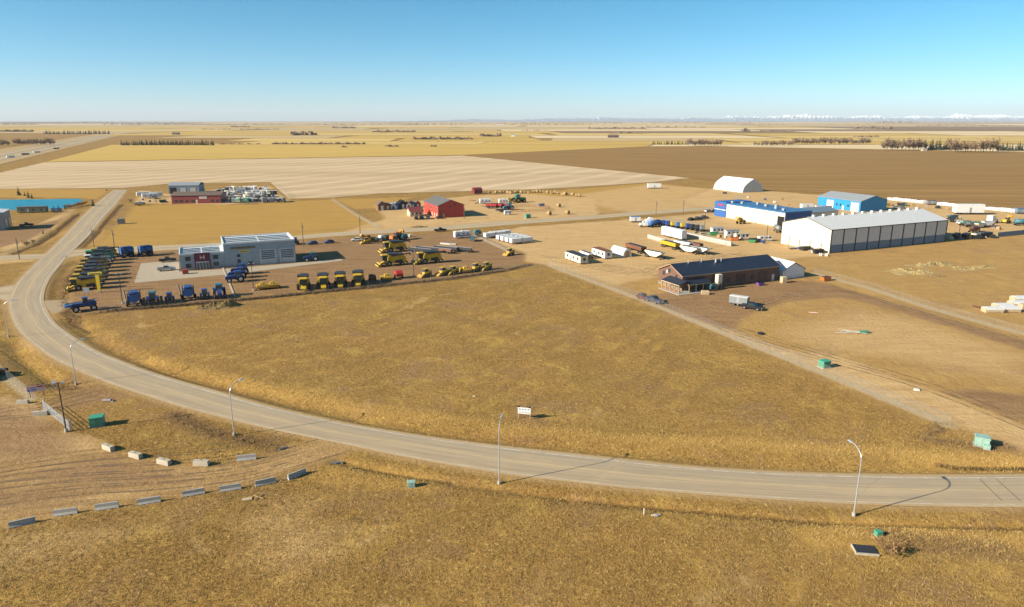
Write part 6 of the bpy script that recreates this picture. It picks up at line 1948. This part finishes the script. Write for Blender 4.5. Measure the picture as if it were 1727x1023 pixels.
def small_sign(px, py, ang, lb, mat=M_WHITE, w=.9, h=.9):
    x, y = G(px, py)
    o = empty('small_sign', (x, y, h1(x, y)), R(ang)); tag(o, lb, 'sign')
    MB().box(-w / 2, w / 2, -.03, 0, 1.3, 1.3 + h, mat).build('board', o)
    for q in (-w * .35, w * .35):
        MB().box(q - .04, q + .04, .001, .07, 0, 1.4 + h * .6, M_GREY).build('post', o)
small_sign(93, 657, 10, 'small framed sign on two posts right of the billboard', M_TAN)
small_sign(147, 500, 20, 'white square sign at the dealer yard entrance', M_WHITE, 1.6, 1.4)
# yellow pylon
px_, py_ = G(168, 493)
py = empty('pylon_sign', (px_, py_, 0), R(14)); tag(py, 'yellow pylon sign with a wide top bar by the combine row', 'sign')
MB().box(-.4, .4, -.25, .25, 0, 5.6, M_SIGNY, -.1, -.1).build('post', py)
MB().prism_y([(-2.4, 5.6), (-2.4, 6.1), (1.2, 6.3), (1.6, 5.9), (1.2, 5.6)], -.3, .3, M_SIGNY).build('top_bar', py)
MB().box(-.45, .45, -.3, .3, 0, .5, M_CONC).build('base', py)
m = MB()
for i in range(5):
    m.box(-1.9 + i * .6, -1.5 + i * .6, -.33, -.301, 5.72, 6.0, M_BLUE)
m.build('lettering', py)
put('xf_red', cabinet(M_RED), 313, 461.5, GRID, 'red planter box in front of the dealership entrance', 'planter', None, s=.9)
# flags / white stuff before the building
m = MB().box(-.25, .25, 0, 54, 0.005, .14, M_PALEBLK)
o = m.build('kerb'); kx, ky = kerb[0]; o.location = (*kerb[1], .03); o.rotation_euler = (0, 0, math.atan2(ky - kerb[1][1], kx - kerb[1][0]) - math.pi / 2); o['kind'] = 'structure'
# crates, pallets and plant by the brown workshop
def crate(col, w=1.6, d=1.2, h=1.0):
    def mk():
        o = empty('timber_crate')
        MB().box(-w / 2 + .04, w / 2 - .04, -d / 2 + .04, d / 2 - .04, .12, h, col).build('core', o)
        for i in range(4):
            z0 = .12 + i * (h - .12) / 4
            MB().box(-w / 2, w / 2, -d / 2, d / 2, z0 + .02, z0 + (h - .12) / 4 - .03, col).build('slat', o)
        MB().box(-w / 2, w / 2, -d / 2, d / 2, 0, .1, M_WOOD).build('pallet', o)
        return o
    return mk
put('crate_p', crate(M_PALEWOOD, 2.2, 1.4, 1.1), 1189, 496, A(-30), 'pale timber crate in front of the stone box', 'crate', None, s=1.0)
put('crate_t', crate(M_PALEWOOD, 1.6, 1.5, 2.0), 1321, 476.5, A(-10), 'tall pale timber crate between the workshop and white shed', 'crate', None)
put('bin_pu', bin_(M_PURPLE), 1282, 481, A(0), 'purple bin against the wall of the brown workshop', 'bin', None, s=.65)
dc = empty('dust_collector', (*G(1211, 487), 0), GRID); tag(dc, 'pale metal dust collector in front of the brown workshop', 'dust collector')
MB().box(-.8, .8, -.7, .7, 2.2, 4.6, M_CREAM).build('housing', dc)
MB().add([(-.8, -.7, 2.2), (.8, -.7, 2.2), (.8, .7, 2.2), (-.8, .7, 2.2), (0, 0, .9)], [(0, 4, 1), (1, 4, 2), (2, 4, 3), (3, 4, 0)], M_CREAM).build('hopper', dc)
for a_ in (-.7, .7):
    for b_ in (-.6, .6):
        MB().tube([(a_, b_, 0), (a_, b_, 2.3)], .07, M_CREAM, 5).build('leg', dc)
put('baler_teal2', baler(M_TEAL), 1200, 489, A(10), 'teal machine beside the pale dust collector', 'machine', None, s=.8)
# wood pile in the right field, lumber stacks at the right edge
wp = empty('timber_pile', (*G(1440, 561), 0), R(-20)); tag(wp, 'loose pile of pale boards with a green sheet in the right field', 'timber pile')
wr = random.Random(2)
for i in range(14):
    a_ = wr.uniform(-.35, .35); L_ = wr.uniform(2.2, 5.0); ox, oy = wr.uniform(-2, 1.5), wr.uniform(-.9, .9); z = .05 + .07 * (i // 3)
    c, s_ = math.cos(a_), math.sin(a_)
    m = MB().box(-L_ / 2, L_ / 2, -.12, .12, 0, .07, M_PALEWOOD if i % 3 else M_WHITE)
    q = m.build('board', wp); q.location = (ox, oy, z); q.rotation_euler = (0, wr.uniform(-.03, .03), a_)
q = MB().box(-1.3, 1.3, -.5, .5, 0, .3, M_TGREEN, .1, .1, .1).build('green_sheet', wp); q.location = (2.2, .5, .3); q.rotation_euler = (0, 0, .5)
def stack(cov):
    def mk():
        o = empty('lumber_stack')
        for i in range(5):
            MB().box(-2.4, 2.4, -1.1 + i * .44 + .015, -1.1 + (i + 1) * .44 - .015, .15, 1.25, M_PALEWOOD).build('timber', o)
        MB().box(-2.3, -1.9, -1.1, 1.1, 0, .149, M_WOOD).box(1.9, 2.3, -1.1, 1.1, 0, .149, M_WOOD).build('bearer', o)
        if cov:
            MB().box(-2.1, 2.5, -1.16, 1.16, .8, 1.33, M_WHITE, .05, .05, .05).build('wrap', o)
        return o
    return mk
for i, (px, py, c_, sc_, lb) in enumerate(((1673, 526, True, 1.0, 'wrapped lumber stack at the left front of the lumber yard'), (1690, 520, True, 1.0, 'white-wrapped lumber stack behind the front one'), (1702, 525, True, 1.0, 'white-wrapped lumber stack in the middle of the lumber yard'), (1717, 516, True, 1.05, 'white-wrapped lumber stack near the right edge'), (1722, 508, True, 1.1, 'white-wrapped lumber stack at the back right edge'), (1734, 519, False, 1.0, 'bare lumber stack cut by the right edge'))):
    put('stack%d' % c_, stack(c_), px, py, A(-24), lb, 'lumber', 'lumber stacks at the right edge', s=sc_)
for i in range(4):
    put('log', crate(M_RUST, 1.4, .6, .5), 1644 + i * 5, 518 + i * 1.4, A(-40), 'short rust-brown bundle in the row left of the lumber stacks', 'bundle', 'rust-brown bundles', s=.9)
# mounds
def mound(name, px, py, rx, ry, hh, mat, lb, seed, rot=0.0, rough=.25):
    x, y = G(px, py)
    n = 44
    g = np.linspace(-1, 1, n)
    XX_, YY_ = np.meshgrid(g * rx, g * ry)
    rr = np.sqrt((XX_ / rx) ** 2 + (YY_ / ry) ** 2)
    q = np.random.default_rng(seed)
    th = np.arctan2(YY_, XX_)
    ph = q.uniform(0, 6.28, 4)
    rr = rr * (1 + .16 * np.sin(3 * th + ph[0]) + .11 * np.sin(5 * th + ph[1]) + .08 * np.sin(9 * th + ph[2]))
    Z = np.zeros_like(XX_)
    for k_ in range(22):
        cx, cy = q.uniform(-.7, .7, 2); w_ = q.uniform(.08, .3)
        Z += q.uniform(.3, 1.0) * np.exp(-(((XX_ / rx - cx) ** 2 + (YY_ / ry - cy) ** 2) / w_ ** 2))
    Z = Z / Z.max() * np.clip(1.1 - rr, 0, 1) ** .8 * hh
    Z += (q.random(Z.shape) - .5) * rough * 1.5 * np.clip(Z / hh * 3, 0, 1)
    Z -= .10 + .5 * np.clip(rr - .95, 0, 1)
    o = grid_object(name, XX_, YY_, Z, mat)
    o.location = (x, y, h1(x, y)); o.rotation_euler = (0, 0, rot)
    o.data.polygons.foreach_set('use_smooth', np.zeros(len(o.data.polygons), bool))
    return tag(o, lb, 'mound')
def soil(name, a, b):
    t = NT(name); p = t.pos()
    t.bump(t.noise(p, 3, 4, .7), .6, .3)
    return t.done(t.mix(t.rng(t.noise(p, .9, 5, .7), .3, .7), a, b), .95, .1)
M_SOILP = soil('pale_dry_soil', (.47, .345, .16), (.30, .205, .075))
M_SOILD = soil('weedy_soil', (.17, .12, .06), (.26, .18, .07))
mound('soil_heap', 1540, 459, 11, 7, 1.6, M_SOILP, 'big pale heap of dry soil and straw behind the second fence', 5, A(-5))
mound('soil_heap', 1572, 447, 11, 5, 1.4, M_SOILP, 'pale soil heap behind the biggest one', 6, A(-5))
mound('soil_heap', 1640, 452, 12, 5, 1.0, M_SOILP, 'low spread of pale soil right of the big heap', 7, A(-10))
mound('soil_heap', 1580, 465, 4, 2.5, 1.0, M_SOILD, 'small dark soil heap in front of the pale heaps', 8)
mound('soil_heap', 372, 518, 7.5, 3.0, 2.3, M_SOILD, 'dark weedy dirt heap at the fence below the blue tractors', 9, A(0), .4)
mound('soil_heap', 707, 382.5, 6, 4, .9, M_SOILD, 'low reddish dirt heap beside the gravel road', 10)
# bits and pieces
def bit(name, px, py, ang, mb, lb, cat):
    x, y = G(px, py)
    o = mb.build(name); o.location = (x, y, h1(x, y)); o.rotation_euler = (0, 0, R(ang))
    return tag(o, lb, cat)
def culvert(px, py, ang, lb, s=1.0):
    x, y = G(px, py)
    o = empty('culvert', (x, y, h1(x, y)), R(ang)); tag(o, lb, 'culvert'); o.scale = (s * .6, s * .6, s * .6)
    MB().cyl((-1.2, 0, .25), (1.0, 0, .25), .42, .42, M_GREY, 12, False).cyl((-1.1, 0, .25), (-1.05, 0, .25), .40, .40, M_BLACK, 12).cyl((.85, 0, .25), (.9, 0, .25), .4, .4, M_BLACK, 12).build('pipe', o)
    for q in ((1.3, .5), (1.5, -.4), (-1.4, .3)):
        MB().box(q[0] - .25, q[0] + .25, q[1] - .2, q[1] + .2, -.05, .25, M_CONC, .06, .08, .05).build('rock', o)
culvert(566, 779, 20, 'metal culvert end beside the dirt turn-off, lower side')
culvert(478, 757, 40, 'small culvert end at the upper side of the dirt turn-off', .7)
culvert(182, 676, 0, 'dark culvert end below the left bend', 1.1)
m = MB(); m.box(-1.0, 1.0, -.8, .8, 0, .12, M_CONC)
sl = empty('concrete_slab', (*G(1459, 928), h1(*G(1459, 928))), R(-8)); tag(sl, 'flat grey slab with pale rim lying in the foreground grass', 'slab')
MB().box(-1.25, 1.25, -.95, .95, -.05, .18, M_DGREY).build('plate', sl)
MB().box(-1.38, -1.251, -1.05, .95, -.05, .3, M_PALEBLK).box(-1.38, 1.25, -1.08, -.951, -.05, .3, M_PALEBLK).build('rim', sl)
bd = empty('survey_stand', (*G(420, 841), h1(*G(420, 841))), R(15)); tag(bd, 'broken timber frame with a flat panel lying below the barriers', 'timber')
q = MB().box(-.9, .4, -.35, .35, .02, .14, M_PALEWOOD).build('panel', bd)
for a_, off in ((.9, 1.3), (-.7, 1.2)):
    q = MB().box(-.9, .9, -.05, .05, .05, .15, M_WOOD).build('plank', bd); q.location = (off, .1, .05); q.rotation_euler = (0, 0, a_)
xf = empty('survey_stand', (*G(476, 814), h1(*G(476, 814))), R(10)); tag(xf, 'crossed timber stakes between the two rightmost barriers', 'timber')
for a_ in (.8, -.8):
    q = MB().box(-.8, .8, -.05, .05, -.05, .05, M_WOOD).build('plank', xf); q.location = (0, 0, .5); q.rotation_euler = (0, a_, 0)
bit('white_post', 1086, 866, 0, MB().cyl((0, 0, 0), (0, 0, .8), .07, .07, M_WHITE, 6).cyl((0, 0, .8), (0, 0, .88), .07, .03, M_WHITE, 6), 'short white marker post beside the trench below the road', 'post')
bit('scrap_board', 1106, 868, 10, MB().box(-.6, .6, -.1, .1, 0, .12, M_WHITE).box(-.2, .2, -.5, .1, .121, .2, M_CONC), 'white scrap boards lying right of the marker post', 'scrap')
bit('scrap_board', 1546, 658, -10, MB().box(-.5, .5, -.25, .25, 0, .35, M_WHITE, .1, .1, .1).box(-.3, .3, -.2, .2, .351, .45, M_PALEBLK), 'white lump of debris on the tan path', 'debris')
bit('scrap_board', 1372, 527, -20, MB().box(-1.2, 1.2, -.1, .1, 0, .1, M_PINK).box(-.9, .6, .15, .3, 0, .1, M_WHITE), 'pale boards lying on the dirt lot', 'scrap')
bit('tyre', 1283, 563, 0, MB().cyl((0, 0, 0), (0, 0, .4), .8, .7, M_TYRE, 14).cyl((0, 0, .4), (0, 0, .41), .4, .4, M_DGREY, 10), 'dark object lying at the fence side of the dirt lot', 'debris')
bit('scrap_board', 800, 668, 0, MB().box(-.3, .3, -.2, .2, 0, .2, M_PALEBLK, .1, .1, .05), 'pale stone in the middle of the empty field', 'stone')

# yard clutter: pallets, drums and scrap heaps
def drum_set(col):
    def mk():
        o = empty('drum_pallet')
        MB().box(-.7, .7, -.7, .7, 0, .14, M_WOOD).build('pallet', o)
        for a_ in (-.33, .33):
            for b_ in (-.33, .33):
                MB().cyl((a_, b_, .141), (a_, b_, 1.05), .29, .29, col, 9).build('drum', o)
        return o
    return mk
def pipe_stack(col):
    def mk():
        o = empty('pipe_stack')
        for i in range(6):
            MB().cyl((-2.6, -.6 + i * .24 - (.0 if i < 4 else .84), .13 if i < 4 else .36), (2.6, -.6 + i * .24 - (.0 if i < 4 else .84), .13 if i < 4 else .36), .11, .11, col, 6).build('pipe', o)
        MB().box(-1.6, -1.4, -.8, .5, -.02, .04, M_WOOD).box(1.4, 1.6, -.8, .5, -.02, .04, M_WOOD).build('bearer', o)
        return o
    return mk
CK = [('ck_crate', crate(M_WOOD, 1.5, 1.2, 1.0), 'timber crate', 'crate'), ('ck_drum_b', drum_set(M_BLUE), 'pallet of blue drums', 'drums'), ('ck_drum_w', drum_set(M_WHITE), 'pallet of white drums', 'drums'), ('ck_pipe_r', pipe_stack(M_RUST), 'stack of rusty pipes', 'pipes'), ('ck_pipe_g', pipe_stack(M_GALV), 'stack of galvanised pipes', 'pipes'), ('ck_bin_g', bin_(M_GREEN), 'green scrap bin', 'bin'), ('ck_bin_k', bin_(M_DGREY), 'dark scrap bin', 'bin')]
cr_ = random.Random(33)
for (x0, y0, x1, y1, n_, where) in ((1170, 392, 1290, 411, 13, 'along the skid shacks'), (1332, 416, 1396, 433, 9, 'at the foot of the hall gable'), (1500, 345, 1600, 352, 9, 'behind the storage hall'), (1600, 372, 1690, 386, 10, 'on the yard right of the storage hall'), (1600, 404, 1680, 400, 6, 'in front of the right-hand trailers'), (795, 338, 860, 362, 10, 'on the barn yard'), (610, 404, 700, 400, 6, 'by the orange loaders'), (1215, 326, 1360, 350, 7, 'behind the truck shop'), (236, 338, 282, 341, 4, 'left of the red dealership')):
    for i in range(n_):
        k_ = cr_.choice(CK)
        t_ = (i + cr_.uniform(.2, .8)) / n_
        put(k_[0], k_[1], x0 + (x1 - x0) * t_, y0 + (y1 - y0) * t_ + cr_.uniform(-1.5, 1.5), A(cr_.uniform(-50, 50)), '%s lying %s' % (k_[2], where), k_[3], 'yard clutter ' + where, s=cr_.uniform(.8, 1.25))

# ------------------------------------------------------------------ dry grass
def grass_mat():
    t = NT('dry_grass_blades')
    p = t.pos()
    n = t.noise(p, .35, 3, .6); f_ = t.noise(p, 6.0, 2, .5)
    c = t.mix(t.rng(n, .35, .65), (.34, .215, .065), (.46, .32, .115))
    c = t.mix(t.rng(f_, .5, .75, 0, .6), c, (.22, .135, .045))
    return t.done(c, .9, .1)
def tufts(name, lb, n, sampler, hmin, hmax, seed, mat, blades=4, wmin=.07, wmax=.16):
    q = np.random.default_rng(seed)
    P = sampler(q, n)
    n = len(P)
    z = H(P[:, 0], P[:, 1])
    hh = q.uniform(hmin, hmax, n)
    V = np.zeros((n, blades, 3, 3), np.float32)
    for b in range(blades):
        a = q.uniform(0, 2 * np.pi, n)
        w = hh * q.uniform(wmin, wmax, n)
        lean = hh * q.uniform(.1, .65, n); la = q.uniform(0, 2 * np.pi, n)
        ox, oy = q.normal(0, .13, n), q.normal(0, .13, n)
        cx, cy = P[:, 0] + ox, P[:, 1] + oy
        V[:, b, 0] = np.stack([cx - np.cos(a) * w, cy - np.sin(a) * w, z - .03], 1)
        V[:, b, 1] = np.stack([cx + np.cos(a) * w, cy + np.sin(a) * w, z - .03], 1)
        V[:, b, 2] = np.stack([cx + np.cos(la) * lean, cy + np.sin(la) * lean, z + hh * q.uniform(.6, 1.1, n)], 1)
    V = V.reshape(-1, 3)
    nf = len(V) // 3
    me = bpy.data.meshes.new(name)
    me.vertices.add(len(V)); me.vertices.foreach_set('co', V.ravel())
    me.loops.add(nf * 3); me.loops.foreach_set('vertex_index', np.arange(nf * 3, dtype=np.int32))
    me.polygons.add(nf); me.polygons.foreach_set('loop_start', np.arange(0, nf * 3, 3, dtype=np.int32))
    me.update(calc_edges=True)
    me.materials.append(mat)
    o = bpy.data.objects.new(name, me); COL.objects.link(o)
    return tag(o, lb, 'grass', None, 'stuff')
TANALL = [np.array(P) for P in TANP + DIRT + DIRT_SOFT]
def clear(P):
    x, y = P[:, 0], P[:, 1]
    k_ = poly_sd(x, y, ROADPOLY) < -1.3
    for Q in TANP + DIRT:
        k_ &= poly_sd(x, y, Q) < -.3
    for Q in DIRT_SOFT:
        k_ &= poly_sd(x, y, Q) < -.3
    return P[k_]
def fore(q, n):
    x = q.uniform(-75, 75, n); y = 50 + 62 * q.random(n) ** 1.2
    return clear(np.stack([x, y], 1))
def along(lines, w):
    segs = []
    for L_ in lines:
        for a, b in zip(L_[:-1], L_[1:]):
            segs.append((a, b, math.dist(a, b)))
    ws = np.array([s_[2] for s_ in segs]); ws /= ws.sum()
    def f(q, n):
        i = q.choice(len(segs), n, p=ws); t = q.random(n)
        A_ = np.array([s_[0] for s_ in segs])[i]; B_ = np.array([s_[1] for s_ in segs])[i]
        return clear(A_ + (B_ - A_) * t[:, None] + q.normal(0, w, (n, 2)))
    return f
def inner(q, n):
    x = q.uniform(-120, 80, n); y = q.uniform(92, 250, n)
    k_ = poly_sd(x, y, UND_A) > 0
    return np.stack([x, y], 1)[k_]
MG = grass_mat()
tufts('foreground_grass', 'short tufted dry grass over the foreground', 120000, fore, .10, .26, 1, MG)
tufts('field_grass', 'sparse dry grass over the big empty field', 60000, inner, .10, .24, 2, MG, 3)
tufts('ditch_grass', 'tall straw-coloured grass along the roadside ditch', 14000, along([P for P, w in STRAW], 1.3), .14, .36, 3, leafm('straw_blades', (.56, .40, .155), (.44, .29, .095)), 4, .05, .10)
tufts('weed_strip', 'dark dry weeds along the fences and ditches', 8000, along([P for P, w in WEED], .8), .2, .55, 4, leafm('dry_weeds', (.27, .18, .085), (.15, .10, .055)), 4, .05, .11)
tufts('fence_weeds', 'grey-brown dead weeds standing along the machine row fence', 5000, along([W([(168, 525), (300, 515.5), (430, 504), (620, 485), (760, 470), (850, 456.5), (895, 446)])], .55), .3, .95, 6, leafm('dead_weeds', (.24, .17, .11), (.12, .085, .06)), 4, .04, .09)

# ------------------------------------------------------------------ wheel tracks pressed into the bare dirt
def rut_mat():
    t = NT('damp_rut_soil')
    p = t.pos()
    uv = t.n('ShaderNodeUVMap').outputs[0]
    q = t.n('ShaderNodeSeparateXYZ'); t.put(q.inputs[0], uv)
    edge_ = t.rng(t.math('ABSOLUTE', t.math('SUBTRACT', q.outputs[0], 0.5)), 0.5, 0.15)
    a = t.math('MULTIPLY', edge_, t.rng(t.noise(p, 0.28, 5, 0.7), 0.40, 0.62, 0.0, 0.8))
    t.put(t.b.inputs['Base Color'], t.mix(t.noise(p, 1.5, 4), (0.16, 0.102, 0.055), (0.23, 0.15, 0.08)))
    t.b.inputs['Roughness'].default_value = 0.95
    t.put(t.b.inputs['Alpha'], a)
    return t.m
M_RUT = rut_mat()
def ruts(path, offs, width, seed):
    g = resample(path, 70)
    d = np.gradient(g, axis=0); d /= np.hypot(d[:, 0], d[:, 1])[:, None]
    nrm = np.stack([-d[:, 1], d[:, 0]], 1)
    q = np.random.default_rng(seed)
    sx = np.linspace(0, 1, 70)
    for i, o_ in enumerate(offs):
        wob = q.uniform(.3, 1.6) * np.sin(sx * q.uniform(2, 6) + q.uniform(0, 6)) * (1 - sx * .5)
        for w_ in (0, 1.9):
            c = g + nrm * (o_ + wob + w_)[:, None]
            a, b = int(q.uniform(0, 14)), 70 - int(q.uniform(0, 10))
            ribbon('wheel_track', (c - nrm * width / 2)[a:b], (c + nrm * width / 2)[a:b], 0.008 + 0.004 * i + .002 * (w_ > 0), M_RUT, n=b - a, across=3)
ruts(GUIDE, (-3.4, -1.0, 1.2, 3.0, 5.5, 8.0), .55, 3)
ruts(dense(W([(-60, 720), (0, 705), (70, 698), (130, 678), (190, 662)]), 6), (-1.5, 1.0, 2.6), .55, 4)
ruts(dense(W([(1190, 540), (1260, 565), (1420, 612), (1560, 655), (1760, 735)]), 6), (-1.2, 1.6), .6, 5)
ruts(dense(W([(900, 432), (1000, 450), (1090, 462), (1140, 450), (1240, 432), (1310, 425)]), 6), (-2.5, 1.0, 4.0), .8, 6)
ruts(dense(W([(1160, 505), (1240, 520), (1330, 500), (1420, 492), (1560, 530), (1740, 585)]), 6), (-1.0, 1.6), .6, 7)
